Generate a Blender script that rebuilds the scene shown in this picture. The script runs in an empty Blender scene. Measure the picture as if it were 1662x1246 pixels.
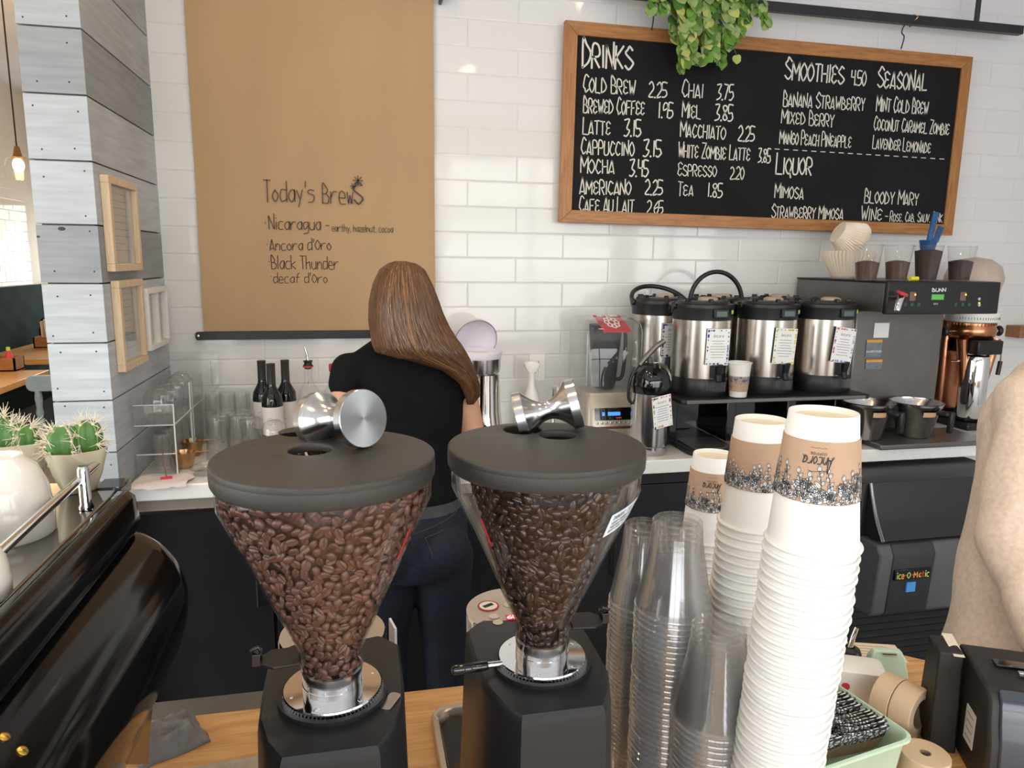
import bpy, bmesh, math, random
from mathutils import Vector, Matrix, Euler, noise
PI = math.pi
random.seed(7)
SC = bpy.context.scene
COL = SC.collection
# ------------------------------------------------------------------ camera
CAMH = 1.62
FPX = 1164.5
FW = Vector((0.21060, 0.96257, -0.17041)).normalized()
RT = Vector((0.97683, -0.21174, 0.01199))
RT = (RT - FW * RT.dot(FW)).normalized()
UP = RT.cross(FW)
CAM = Vector((0, 0, CAMH))
cd = bpy.data.cameras.new('camera'); cam = bpy.data.objects.new('camera', cd); COL.objects.link(cam)
cd.sensor_width = 36; cd.lens = FPX / 1662 * 36; cd.clip_start = .02; cd.clip_end = 200
M3 = Matrix((RT, UP, -FW)).transposed()
cam.matrix_world = Matrix.Translation(CAM) @ M3.to_4x4()
SC.camera = cam
def ray(x, y): return FW * FPX + RT * (x - 831) - UP * (y - 623)
def at(x, y, Y): d = ray(x, y); return CAM + d * (Y / d.y)          # pixel -> point on the plane Y
def atx(x, y, X): d = ray(x, y); return CAM + d * (X / d.x)
def atz(x, y, z): d = ray(x, y); return CAM + d * ((z - CAMH) / d.z)
def atd(x, y, d): return CAM + ray(x, y) * (d / FPX)
# ------------------------------------------------------------------ world, light, exposure
SC.view_settings.view_transform = 'Standard'; SC.view_settings.look = 'None'
SC.view_settings.exposure = 0.0; SC.view_settings.gamma = 1.0
SC.view_settings.use_curve_mapping = False
SC.cycles.max_bounces = 10; SC.cycles.diffuse_bounces = 4; SC.cycles.glossy_bounces = 4
SC.cycles.transmission_bounces = 8; SC.cycles.transparent_max_bounces = 64
SC.cycles.sample_clamp_indirect = 6.0; SC.cycles.caustics_reflective = False; SC.cycles.caustics_refractive = False
W = bpy.data.worlds.new('sky'); SC.world = W; W.use_nodes = True
nt = W.node_tree; nt.nodes.clear()
wo = nt.nodes.new('ShaderNodeOutputWorld'); bg = nt.nodes.new('ShaderNodeBackground')
tc = nt.nodes.new('ShaderNodeTexCoord'); sx = nt.nodes.new('ShaderNodeSeparateXYZ'); cr = nt.nodes.new('ShaderNodeValToRGB')
mp = nt.nodes.new('ShaderNodeMapRange'); mp.inputs[1].default_value = -.3; mp.inputs[2].default_value = .7
nt.links.new(tc.outputs['Generated'], sx.inputs[0]); nt.links.new(sx.outputs[2], mp.inputs[0]); nt.links.new(mp.outputs[0], cr.inputs[0])
els = cr.color_ramp.elements
els[0].position = 0; els[0].color = (.5, .5, .51, 1)
els[1].position = 1; els[1].color = (.86, .93, 1.0, 1)
for pos, c in ((.285, (.6, .6, .62)), (.305, (.8, .82, .85)), (.33, (.54, .57, .50)), (.42, (.66, .68, .62)), (.5, (.95, .98, 1.0))):
    e = els.new(pos); e.color = (*c, 1)
nt.links.new(cr.outputs[0], bg.inputs[0]); bg.inputs[1].default_value = 7.4
nt.links.new(bg.outputs[0], wo.inputs[0])
def area(name, loc, rot, sx, sy, power, color=(1, 1, 1), portal=False):
    l = bpy.data.lights.new(name, 'AREA'); l.shape = 'RECTANGLE'; l.size = sx; l.size_y = sy; l.energy = power; l.color = color
    o = bpy.data.objects.new(name, l); COL.objects.link(o); o.location = loc; o.rotation_euler = rot
    if portal: l.cycles.is_portal = True
    return o
# sky light enters through the storefront windows behind the camera and through the dining windows
area('window_portal', (.35, -3.28, 1.53), (PI / 2, 0, 0), 6.2, 2.8, 10, portal=True)
area('window_portal', (3.58, -2.15, 1.77), (PI / 2, 0, PI / 2), 2.3, 2.1, 10, portal=True)
area('window_portal', (-3.34, -.55, 1.75), (PI / 2, 0, -PI / 2), 4.0, 2.2, 10, portal=True)
area('dining_portal', (-2.15, 9.08, 1.55), (-PI / 2, 0, 0), 2.0, 1.3, 10, portal=True)
# ------------------------------------------------------------------ helpers
def tag(o, label=None, cat=None, group=None, kind=None):
    if label: o['label'] = label
    if cat: o['category'] = cat
    if group: o['group'] = group
    if kind: o['kind'] = kind
    return o
ORG = {}
def thing(name, label, cat, loc, group=None):
    o = bpy.data.objects.new(name, None); COL.objects.link(o); o.empty_display_size = .02
    o.location = loc; ORG[o.name] = Vector(loc)
    return tag(o, label, cat, group)
def dup(root, loc, label=None, rz=0, group=None):
    r = root.copy(); COL.objects.link(r); r.location = loc
    r.rotation_euler = (root.rotation_euler.x, root.rotation_euler.y, rz)
    if label: r['label'] = label
    if group: r['group'] = group
    for ch in list(root.children):
        c = ch.copy(); COL.objects.link(c); c.parent = r
        for g in list(ch.children):
            d = g.copy(); COL.objects.link(d); d.parent = c
    return r
def link_mesh(name, me, mat, parent=None, loc=None):
    o = bpy.data.objects.new(name, me); COL.objects.link(o)
    if not me.materials:
        for m in (mat if isinstance(mat, (list, tuple)) else [mat]): me.materials.append(m)
    if parent is not None:
        o.parent = parent; ORG[o.name] = ORG[parent.name]
    elif loc is not None:
        o.location = loc; ORG[o.name] = Vector(loc)
    else: ORG[o.name] = Vector((0, 0, 0))
    return o
def frame_z(d, up=None):
    """rotation whose z axis is d"""
    d = Vector(d).normalized()
    a = Vector(up) if up is not None else (Vector((0, 0, 1)) if abs(d.z) < .95 else Vector((1, 0, 0)))
    x = a.cross(d).normalized(); y = d.cross(x)
    return Matrix((x, y, d)).transposed()
def T(loc=(0, 0, 0), rot=(0, 0, 0), s=1):
    sm = Matrix.Diagonal((s, s, s, 1)) if not isinstance(s, (tuple, list)) else Matrix.Diagonal((*s, 1))
    return Matrix.Translation(loc) @ Euler(rot).to_matrix().to_4x4() @ sm
class MB:
    def __init__(s): s.v = []; s.f = []; s.m = []; s.mi = 0
    def add(s, vs, fs, M=None):
        n = len(s.v)
        s.v += [tuple(M @ Vector(v)) if M is not None else tuple(v) for v in vs]
        s.f += [tuple(i + n for i in f) for f in fs]; s.m += [s.mi] * len(fs)
        return s
    def box(s, c, d, M=None, rz=0, rot=None):
        x, y, z = d[0] / 2, d[1] / 2, d[2] / 2
        vs = [(a * x, b * y, e * z) for e in (-1, 1) for a, b in ((-1, -1), (1, -1), (1, 1), (-1, 1))]
        fs = [(3, 2, 1, 0), (4, 5, 6, 7), (0, 1, 5, 4), (1, 2, 6, 5), (2, 3, 7, 6), (3, 0, 4, 7)]
        L = T(c, rot if rot else (0, 0, rz))
        return s.add(vs, fs, (M @ L) if M is not None else L)
    def bx(s, x0, x1, y0, y1, z0, z1): return s.box(((x0 + x1) / 2, (y0 + y1) / 2, (z0 + z1) / 2), (x1 - x0, y1 - y0, z1 - z0))
    def rings(s, rs, closed_ends=(True, True), M=None, loop=False):
        n = len(rs[0]); vs = [p for r in rs for p in r]; fs = []
        k = len(rs)
        for i in range(k if loop else k - 1):
            j = (i + 1) % k
            for q in range(n): fs.append((i * n + q, i * n + (q + 1) % n, j * n + (q + 1) % n, j * n + q))
        if not loop:
            if closed_ends[0]: fs.append(tuple(range(n - 1, -1, -1)))
            if closed_ends[1]: fs.append(tuple(range((k - 1) * n, k * n)))
        return s.add(vs, fs, M)
    def lathe(s, prof, seg=32, M=None, sxy=(1, 1), a0=0, a1=2 * PI):
        full = abs(a1 - a0 - 2 * PI) < 1e-6
        n = seg if full else seg + 1; vs = []; idx = []; fs = []
        for r, z in prof:
            if r < 1e-7: idx.append([len(vs)] * n); vs.append((0, 0, z))
            else:
                b = len(vs); idx.append(list(range(b, b + n)))
                for q in range(n):
                    a = a0 + (a1 - a0) * q / seg; vs.append((r * math.cos(a) * sxy[0], r * math.sin(a) * sxy[1], z))
        for i in range(len(prof) - 1):
            for q in range(seg):
                q2 = (q + 1) % n
                f = [idx[i][q], idx[i][q2], idx[i + 1][q2], idx[i + 1][q]]
                g = []
                for t in f:
                    if t not in g: g.append(t)
                if len(g) > 2: fs.append(tuple(g))
        return s.add(vs, fs, M)
    def tube(s, pts, r, seg=8, closed=False, caps=True, M=None):
        pts = [Vector(p) for p in pts]; n = len(pts); rs = []; prev = None
        for i, p in enumerate(pts):
            if closed: d = pts[(i + 1) % n] - pts[i - 1]
            else: d = pts[min(i + 1, n - 1)] - pts[max(i - 1, 0)]
            if d.length < 1e-9: d = Vector((0, 0, 1))
            d.normalize()
            if prev is None:
                a = Vector((0, 0, 1)) if abs(d.z) < .9 else Vector((1, 0, 0))
                x = a.cross(d).normalized()
            else:
                x = (prev - d * prev.dot(d))
                x = x.normalized() if x.length > 1e-6 else Vector((1, 0, 0))
            prev = x; y = d.cross(x)
            rr = r[i] if isinstance(r, (list, tuple)) else r
            rs.append([p + (x * math.cos(2 * PI * q / seg) + y * math.sin(2 * PI * q / seg)) * rr for q in range(seg)])
        return s.rings(rs, (caps, caps), M, loop=closed)
    def prism(s, poly, z0, z1, M=None):
        n = len(poly)
        return s.rings([[(x, y, z0) for x, y in poly], [(x, y, z1) for x, y in poly]], (True, True), M)
    def sphere(s, c, r, seg=16, rows=10, M=None):
        rr = r if isinstance(r, (tuple, list)) else (r, r, r)
        prof = [(math.sin(PI * i / rows), -math.cos(PI * i / rows)) for i in range(rows + 1)]
        L = Matrix.Translation(c) @ Matrix.Diagonal((*rr, 1))
        return s.lathe(prof, seg, (M @ L) if M is not None else L)
    def mesh(s, name, org=Vector((0, 0, 0)), smooth=40, mats=None, fixn=True):
        me = bpy.data.meshes.new(name)
        me.from_pydata([(v[0] - org[0], v[1] - org[1], v[2] - org[2]) for v in s.v], [], s.f)
        if any(s.m): me.polygons.foreach_set('material_index', s.m)
        if fixn:
            b = bmesh.new(); b.from_mesh(me); bmesh.ops.recalc_face_normals(b, faces=b.faces); b.to_mesh(me); b.free()
        if smooth:
            me.shade_smooth()
            me.set_sharp_from_angle(angle=math.radians(smooth))
        me.update()
        return me
    def build(s, name, mat, parent=None, loc=None, smooth=40, bevel=0, seg=2, local=False, fixn=True):
        org = Vector((0, 0, 0))
        if not local:
            if parent is not None: org = ORG[parent.name]
            elif loc is not None: org = Vector(loc)
        me = s.mesh(name, org, smooth, fixn=fixn)
        o = link_mesh(name, me, mat, parent, loc)
        if bevel:
            b = o.modifiers.new('bevel', 'BEVEL'); b.width = bevel; b.segments = seg; b.limit_method = 'ANGLE'; b.angle_limit = math.radians(35)
            b.harden_normals = False
        return o
def rrect(w, h, r, n=5):
    out = []
    for cx, cy, a in ((w / 2 - r, h / 2 - r, 0), (-w / 2 + r, h / 2 - r, 90), (-w / 2 + r, -h / 2 + r, 180), (w / 2 - r, -h / 2 + r, 270)):
        for i in range(n + 1):
            t = math.radians(a + 90 * i / n); out.append((cx + r * math.cos(t), cy + r * math.sin(t)))
    return out
def circ(r, n=32, c=(0, 0), ry=None): return [(c[0] + r * math.cos(2 * PI * i / n), c[1] + (ry or r) * math.sin(2 * PI * i / n)) for i in range(n)]
def plate(name, outlines, t, bevel=0):
    """flat plate with holes: outlines[0] is the edge; from z=0 to z=t"""
    cu = bpy.data.curves.new(name, 'CURVE'); cu.dimensions = '2D'; cu.fill_mode = 'BOTH'; cu.extrude = t / 2 - bevel; cu.bevel_depth = bevel; cu.bevel_resolution = 2
    if bevel: cu.offset = -bevel
    for ol in outlines:
        sp = cu.splines.new('POLY'); sp.points.add(len(ol) - 1); sp.use_cyclic_u = True
        for p, (x, y) in zip(sp.points, ol): p.co = (x, y, 0, 1)
    o = bpy.data.objects.new(name, cu); COL.objects.link(o)
    dg = bpy.context.evaluated_depsgraph_get(); dg.update()
    me = bpy.data.meshes.new_from_object(o.evaluated_get(dg))
    bpy.data.objects.remove(o); bpy.data.curves.remove(cu)
    b = bmesh.new(); b.from_mesh(me); bmesh.ops.remove_doubles(b, verts=b.verts, dist=1e-6)
    bmesh.ops.translate(b, verts=b.verts, vec=(0, 0, t / 2)); bmesh.ops.recalc_face_normals(b, faces=b.faces); b.to_mesh(me); b.free()
    me.shade_smooth(); me.set_sharp_from_angle(angle=math.radians(35)); me.materials.clear()
    return me
def spline(pts, n=6, closed=False):
    P = [Vector(p) for p in pts]; k = len(P); out = []
    for i in range(k if closed else k - 1):
        p0 = P[(i - 1) % k] if closed or i > 0 else P[0]; p1 = P[i]; p2 = P[(i + 1) % k]
        p3 = P[(i + 2) % k] if closed or i + 2 < k else P[-1]
        for j in range(n):
            t = j / n
            out.append(.5 * ((2 * p1) + (p2 - p0) * t + (2 * p0 - 5 * p1 + 4 * p2 - p3) * t * t + (3 * p1 - p0 - 3 * p2 + p3) * t ** 3))
    if not closed: out.append(P[-1])
    return out
# ------------------------------------------------------------------ materials
MATS = {}
def pm(name, col, rough=.5, metal=0., var=0., vscale=20, bump=0., bscale=200, spec=.5, coat=0., trans=0., ior=1.45, emit=None, estr=0, stretch=None, col2=None, aniso=0., sheen=0., sss=0.):
    if name in MATS: return MATS[name]
    m = bpy.data.materials.new(name); m.use_nodes = True; t = m.node_tree; b = t.nodes['Principled BSDF']; MATS[name] = m
    b.inputs['Base Color'].default_value = (*col, 1); b.inputs['Roughness'].default_value = rough; b.inputs['Metallic'].default_value = metal
    b.inputs['Specular IOR Level'].default_value = spec; b.inputs['Coat Weight'].default_value = coat; b.inputs['Coat Roughness'].default_value = .05
    b.inputs['Transmission Weight'].default_value = trans; b.inputs['IOR'].default_value = ior; b.inputs['Anisotropic'].default_value = aniso
    b.inputs['Sheen Weight'].default_value = sheen
    if sss: b.inputs['Subsurface Weight'].default_value = sss; b.inputs['Subsurface Scale'].default_value = .01
    if emit: b.inputs['Emission Color'].default_value = (*emit, 1); b.inputs['Emission Strength'].default_value = estr
    if var or bump or col2:
        tc = t.nodes.new('ShaderNodeTexCoord'); mpg = t.nodes.new('ShaderNodeMapping'); t.links.new(tc.outputs['Object'], mpg.inputs[0])
        if stretch: mpg.inputs['Scale'].default_value = stretch
    if var or col2:
        nz = t.nodes.new('ShaderNodeTexNoise'); nz.inputs['Scale'].default_value = vscale; nz.inputs['Detail'].default_value = 5
        t.links.new(mpg.outputs[0], nz.inputs['Vector'])
        r = t.nodes.new('ShaderNodeValToRGB'); r.color_ramp.elements[0].position = .3; r.color_ramp.elements[1].position = .7
        c0 = col if col2 else tuple(max(0, c * (1 - var)) for c in col); c1 = col2 if col2 else tuple(min(1, c * (1 + var)) for c in col)
        r.color_ramp.elements[0].color = (*c0, 1); r.color_ramp.elements[1].color = (*c1, 1)
        t.links.new(nz.outputs['Fac'], r.inputs[0]); t.links.new(r.outputs[0], b.inputs['Base Color'])
    if bump:
        n2 = t.nodes.new('ShaderNodeTexNoise'); n2.inputs['Scale'].default_value = bscale; n2.inputs['Detail'].default_value = 3
        t.links.new(mpg.outputs[0], n2.inputs['Vector'])
        bp = t.nodes.new('ShaderNodeBump'); bp.inputs['Strength'].default_value = bump; bp.inputs['Distance'].default_value = .002
        t.links.new(n2.outputs['Fac'], bp.inputs['Height']); t.links.new(bp.outputs[0], b.inputs['Normal'])
    return m
def clear_mat(name, tint=(1, 1, 1), f0=.06, grazing=.75, rough=.02, haze=0.0, hazecol=(1, 1, 1)):
    """thin clear plastic or glass sheet: clear with a fresnel reflection, plus a little milky scatter"""
    if name in MATS: return MATS[name]
    m = bpy.data.materials.new(name); m.use_nodes = True; t = m.node_tree; t.nodes.clear(); MATS[name] = m
    out = t.nodes.new('ShaderNodeOutputMaterial'); tr = t.nodes.new('ShaderNodeBsdfTransparent'); gl = t.nodes.new('ShaderNodeBsdfGlossy')
    lw = t.nodes.new('ShaderNodeLayerWeight'); lw.inputs[0].default_value = .5
    pw = t.nodes.new('ShaderNodeMath'); pw.operation = 'POWER'; pw.inputs[1].default_value = 3.0
    mr = t.nodes.new('ShaderNodeMapRange'); mr.inputs[3].default_value = f0; mr.inputs[4].default_value = grazing
    mx = t.nodes.new('ShaderNodeMixShader'); tr.inputs[0].default_value = (*tint, 1); gl.inputs['Roughness'].default_value = rough
    t.links.new(lw.outputs['Facing'], pw.inputs[0]); t.links.new(pw.outputs[0], mr.inputs[0]); t.links.new(mr.outputs[0], mx.inputs[0])
    t.links.new(tr.outputs[0], mx.inputs[1]); t.links.new(gl.outputs[0], mx.inputs[2])
    last = mx
    if haze:
        df = t.nodes.new('ShaderNodeBsdfTranslucent'); df.inputs[0].default_value = (*hazecol, 1)
        d2 = t.nodes.new('ShaderNodeBsdfDiffuse'); d2.inputs[0].default_value = (*hazecol, 1)
        a = t.nodes.new('ShaderNodeMixShader'); a.inputs[0].default_value = .5; t.links.new(d2.outputs[0], a.inputs[1]); t.links.new(df.outputs[0], a.inputs[2])
        m2 = t.nodes.new('ShaderNodeMixShader'); m2.inputs[0].default_value = haze
        t.links.new(mx.outputs[0], m2.inputs[1]); t.links.new(a.outputs[0], m2.inputs[2]); last = m2
    t.links.new(last.outputs[0], out.inputs[0])
    return m
def wood_mat(name, c1, c2, scale=1.0, axis=0, rough=.45, ring=6):
    if name in MATS: return MATS[name]
    m = bpy.data.materials.new(name); m.use_nodes = True; t = m.node_tree; b = t.nodes['Principled BSDF']; MATS[name] = m
    tc = t.nodes.new('ShaderNodeTexCoord'); mpg = t.nodes.new('ShaderNodeMapping'); s = [14 * scale] * 3; s[axis] = 1.2 * scale
    mpg.inputs['Scale'].default_value = s; t.links.new(tc.outputs['Object'], mpg.inputs[0])
    n1 = t.nodes.new('ShaderNodeTexNoise'); n1.inputs['Scale'].default_value = ring; n1.inputs['Detail'].default_value = 8; n1.inputs['Distortion'].default_value = 1.2
    t.links.new(mpg.outputs[0], n1.inputs['Vector'])
    r = t.nodes.new('ShaderNodeValToRGB'); r.color_ramp.elements[0].position = .32; r.color_ramp.elements[1].position = .68
    r.color_ramp.elements[0].color = (*c1, 1); r.color_ramp.elements[1].color = (*c2, 1)
    t.links.new(n1.outputs['Fac'], r.inputs[0]); t.links.new(r.outputs[0], b.inputs['Base Color']); b.inputs['Roughness'].default_value = rough
    bp = t.nodes.new('ShaderNodeBump'); bp.inputs['Strength'].default_value = .15; bp.inputs['Distance'].default_value = .002
    t.links.new(n1.outputs['Fac'], bp.inputs['Height']); t.links.new(bp.outputs[0], b.inputs['Normal'])
    return m
def tile_mat(name, col, grout, bw, rh, ox, oz, u='X', rough=.07, offset=.5):
    m = bpy.data.materials.new(name); m.use_nodes = True; t = m.node_tree; b = t.nodes['Principled BSDF']
    tc = t.nodes.new('ShaderNodeTexCoord'); sp = t.nodes.new('ShaderNodeSeparateXYZ'); cb = t.nodes.new('ShaderNodeCombineXYZ')
    t.links.new(tc.outputs['Object'], sp.inputs[0])
    for src, dst, o in ((u, 0, ox), ('Z', 1, oz)):
        ad = t.nodes.new('ShaderNodeMath'); ad.operation = 'SUBTRACT'; ad.inputs[1].default_value = o
        t.links.new(sp.outputs[src], ad.inputs[0]); t.links.new(ad.outputs[0], cb.inputs[dst])
    br = t.nodes.new('ShaderNodeTexBrick'); br.inputs['Scale'].default_value = 1; br.inputs['Brick Width'].default_value = bw; br.inputs['Row Height'].default_value = rh
    br.inputs['Mortar Size'].default_value = .0022; br.inputs['Mortar Smooth'].default_value = .3; br.offset = offset
    c2 = tuple(c * .975 for c in col)
    br.inputs['Color1'].default_value = (*col, 1); br.inputs['Color2'].default_value = (*c2, 1); br.inputs['Mortar'].default_value = (*grout, 1)
    t.links.new(cb.outputs[0], br.inputs['Vector']); t.links.new(br.outputs['Color'], b.inputs['Base Color'])
    nz = t.nodes.new('ShaderNodeTexNoise'); nz.inputs['Scale'].default_value = 5; t.links.new(tc.outputs['Object'], nz.inputs['Vector'])
    br2 = t.nodes.new('ShaderNodeTexBrick'); br2.offset = offset
    for k in ('Scale', 'Brick Width', 'Row Height'): br2.inputs[k].default_value = br.inputs[k].default_value
    br2.inputs['Mortar Size'].default_value = .006; br2.inputs['Mortar Smooth'].default_value = 1.0
    t.links.new(cb.outputs[0], br2.inputs['Vector'])
    b1 = t.nodes.new('ShaderNodeBump'); b1.inputs['Strength'].default_value = .5; b1.inputs['Distance'].default_value = .0025; b1.invert = True
    t.links.new(br2.outputs['Fac'], b1.inputs['Height'])
    b2 = t.nodes.new('ShaderNodeBump'); b2.inputs['Strength'].default_value = .12; b2.inputs['Distance'].default_value = .01
    t.links.new(nz.outputs['Fac'], b2.inputs['Height']); t.links.new(b1.outputs[0], b2.inputs['Normal']); t.links.new(b2.outputs[0], b.inputs['Normal'])
    rr = t.nodes.new('ShaderNodeMapRange'); rr.inputs[3].default_value = rough; rr.inputs[4].default_value = .7
    t.links.new(br.outputs['Fac'], rr.inputs[0]); t.links.new(rr.outputs[0], b.inputs['Roughness'])
    return m
BLACKP = pm('black_plastic', (.012, .012, .013), .38, bump=.1, bscale=900)
BLACKG = pm('black_gloss', (.006, .006, .007), .06, coat=.5)
BLACKM = pm('black_steel', (.018, .019, .022), .42, var=.3, vscale=12)
STEEL = pm('brushed_steel', (.56, .56, .57), .20, 1, var=.06, vscale=30, stretch=(1, 1, 30))
CHROME = pm('chrome', (.82, .82, .83), .07, 1, var=.02)
STEELD = pm('satin_steel', (.175, .166, .158), .40, .75, var=.1, vscale=8)
WHITEP = pm('white_plastic', (.82, .82, .80), .35, var=.02)
PAPERW = pm('white_paper', (.86, .86, .86), .7, var=.02)
GLASS = clear_mat('clear_glass', (.985, .99, .985), .05, .8)
ACRYL = clear_mat('clear_acrylic', (.97, .98, .985), .05, .8, haze=.04)
PETRIM = clear_mat('clear_cup_rim', (.96, .96, .96), .16, .7, .06, haze=.15)
PET = clear_mat('clear_cup_plastic', (.985, .985, .985), .07, .6, .05, haze=.03)
INK = pm('black_ink', (.02, .02, .02), .6, var=.2)
# ================================================================== THE SETTING
ZC = .915                     # back counter top
ZF = .870                     # front counter top
YW = 2.96                     # tiled back wall
XP = -.7047                   # face of the plank wing wall
WALLT = tile_mat('white_subway_tile', (.735, .735, .735), (.66, .655, .64), .4064, .1016, .4554, CAMH - .0947)
DINET = tile_mat('cream_subway_tile', (.80, .74, .62), (.70, .66, .58), .2032, .1016, .1, .02, 'Y')
m = MB(); m.bx(XP - .12, 3.6, YW, YW + .12, 0, 3.3); tag(m.build('wall_back', WALLT), kind='structure')
m = MB(); m.bx(-3.47, -3.35, 1.5, 9.2, 0, 3.3); m.bx(-3.47, -3.35, -3.3, 1.5, 0, .6); m.bx(-3.47, -3.35, -3.3, 1.5, 2.9, 3.3); m.bx(-3.47, -3.35, -3.3, -2.6, .6, 2.9)
tag(m.build('wall_left', DINET), kind='structure')
m = MB()
for y in (-2.6, -1.25, .1, 1.45): m.bx(-3.45, -3.37, y, y + .05, .6, 2.9)
m.bx(-3.45, -3.37, -2.6, 1.5, .6, .66); m.bx(-3.45, -3.37, -2.6, 1.5, 2.84, 2.9)
tag(m.build('window_6', BLACKM), kind='structure')
PAINT = pm('grey_white_paint', (.62, .62, .63), .6, var=.04, vscale=3)
WARMW = wood_mat('warm_wall_wood', (.42, .25, .12), (.58, .38, .2), .5, 0)
m = MB(); m.bx(3.6, 3.72, -1.0, YW + .12, 0, 3.3); m.bx(3.6, 3.72, -3.3, -1.0, 0, .7); m.bx(3.6, 3.72, -3.3, -1.0, 2.85, 3.3)
tag(m.build('wall_right', PAINT), kind='structure')
m = MB(); m.bx(-3.47, .3, -3.42, -3.3, 0, .5); m.bx(1.1, 3.72, -3.42, -3.3, 0, .5); m.bx(-3.47, 3.72, -3.42, -3.3, 2.95, 3.3); m.bx(-3.47, -2.75, -3.42, -3.3, .5, 2.95); m.bx(3.45, 3.72, -3.42, -3.3, .5, 2.95)
tag(m.build('wall_front', WARMW), kind='structure')
for i, (x0, x1, zs) in enumerate(((-2.75, .3, .5), (.3, 1.1, .02), (1.1, 3.45, .5))):
    m = MB()
    m.bx(x0, x0 + .06, -3.4, -3.32, zs, 2.95); m.bx(x1 - .06, x1, -3.4, -3.32, zs, 2.95); m.bx(x0, x1, -3.4, -3.32, zs, zs + .08); m.bx(x0, x1, -3.4, -3.32, 2.88, 2.95)
    if i != 1: m.bx((x0 + x1) / 2 - .02, (x0 + x1) / 2 + .02, -3.4, -3.32, zs, 2.88)
    m.bx(x0, x1, -3.4, -3.32, 2.2, 2.24)
    tag(m.build('window_%d' % (i + 1) if i != 1 else 'door_1', BLACKM), kind='structure')
m = MB()
for y in (-3.3, -2.15, -1.05): m.bx(3.62, 3.7, y, y + .05, .7, 2.85)
m.bx(3.62, 3.7, -3.3, -1.0, .7, .76); m.bx(3.62, 3.7, -3.3, -1.0, 2.79, 2.85)
tag(m.build('window_4', BLACKM), kind='structure')
m = MB(); m.bx(-3.47, -3.2, 9.1, 9.22, 0, 3.3); m.bx(-1.1, -.3, 9.1, 9.22, 0, 3.3); m.bx(-3.2, -1.1, 9.1, 9.22, 0, .9); m.bx(-3.2, -1.1, 9.1, 9.22, 2.2, 3.3)
tag(m.build('wall_dining', PAINT), kind='structure')
m = MB(); m.bx(-.42, -.3, YW + .12, 9.1, 0, 3.3); tag(m.build('wall_inner', PAINT), kind='structure')
m = MB()
for x in (-3.2, -2.2, -1.15): m.bx(x, x + .05, 9.12, 9.2, .9, 2.2)
m.bx(-3.2, -1.1, 9.12, 9.2, .9, .95); m.bx(-3.2, -1.1, 9.12, 9.2, 2.15, 2.2)
tag(m.build('window_5', BLACKM), kind='structure')
FLOORM = pm('polished_concrete_floor', (.27, .255, .235), .5, var=.2, vscale=2.5)
m = MB(); m.bx(-3.47, 3.72, -3.42, 9.22, -.1, 0); tag(m.build('floor', FLOORM), kind='structure')
CEILM = pm('ceiling_paint', (.74, .75, .77), .8, var=.05, vscale=2)
m = MB(); m.bx(-3.47, 3.72, -3.42, 9.22, 3.3, 3.4); tag(m.build('ceiling', CEILM), kind='structure')
# ---- plank wing wall on the left of the bar
def plank_mat():
    m = bpy.data.materials.new('whitewashed_plank'); m.use_nodes = True; t = m.node_tree; b = t.nodes['Principled BSDF']
    tc = t.nodes.new('ShaderNodeTexCoord'); mpg = t.nodes.new('ShaderNodeMapping'); mpg.inputs['Scale'].default_value = (2, 2, 22)
    t.links.new(tc.outputs['Object'], mpg.inputs[0])
    nz = t.nodes.new('ShaderNodeTexNoise'); nz.inputs['Scale'].default_value = 3; nz.inputs['Detail'].default_value = 7; t.links.new(mpg.outputs[0], nz.inputs['Vector'])
    r = t.nodes.new('ShaderNodeValToRGB'); r.color_ramp.elements[0].position = .25; r.color_ramp.elements[1].position = .7
    r.color_ramp.elements[0].color = (.345, .375, .40, 1); r.color_ramp.elements[1].color = (.455, .49, .515, 1)
    t.links.new(nz.outputs['Fac'], r.inputs[0])
    at_ = t.nodes.new('ShaderNodeAttribute'); at_.attribute_name = 'tone'
    mx = t.nodes.new('ShaderNodeMix'); mx.data_type = 'RGBA'; mx.blend_type = 'MULTIPLY'; mx.inputs[0].default_value = 1
    t.links.new(r.outputs[0], mx.inputs[6]); t.links.new(at_.outputs['Color'], mx.inputs[7])
    n3 = t.nodes.new('ShaderNodeTexNoise'); n3.inputs['Scale'].default_value = 2.4; n3.inputs['Detail'].default_value = 3; t.links.new(tc.outputs['Object'], n3.inputs['Vector'])
    r3 = t.nodes.new('ShaderNodeValToRGB'); r3.color_ramp.elements[0].position = .3; r3.color_ramp.elements[0].color = (.86, .84, .82, 1); r3.color_ramp.elements[1].position = .6; r3.color_ramp.elements[1].color = (1, 1, 1, 1)
    m2 = t.nodes.new('ShaderNodeMix'); m2.data_type = 'RGBA'; m2.blend_type = 'MULTIPLY'; m2.inputs[0].default_value = 1
    t.links.new(n3.outputs['Fac'], r3.inputs[0]); t.links.new(mx.outputs[2], m2.inputs[6]); t.links.new(r3.outputs[0], m2.inputs[7])
    t.links.new(m2.outputs[2], b.inputs['Base Color']); b.inputs['Roughness'].default_value = .75
    return m
PLANK = plank_mat()
m = MB(); tones = []
zj = [0, .18, .35, .52, .70, .87, 1.042, 1.199, 1.369, 1.539, 1.702, 1.875, 2.049, 2.22, 2.39, 2.56, 2.73, 2.9, 3.07, 3.3]
tv = {7: 1.28, 8: 1.22, 9: .74, 10: 1.16, 11: 1.12, 12: .72, 13: 1.0, 14: .9, 6: 1.2}
for i in range(len(zj) - 1):
    n0 = len(m.f); g = .0022; tn = tv.get(i, 1.0)
    m.bx(-.862, XP, 2.27, YW, zj[i] + g, zj[i + 1] - g); tones += [(tn, tn, tn * 1.01)] * (len(m.f) - n0)
n0 = len(m.f); m.bx(-.85, XP - .012, 2.282, YW, 0, 3.3); tones += [(.25, .25, .25)] * (len(m.f) - n0)
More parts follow.
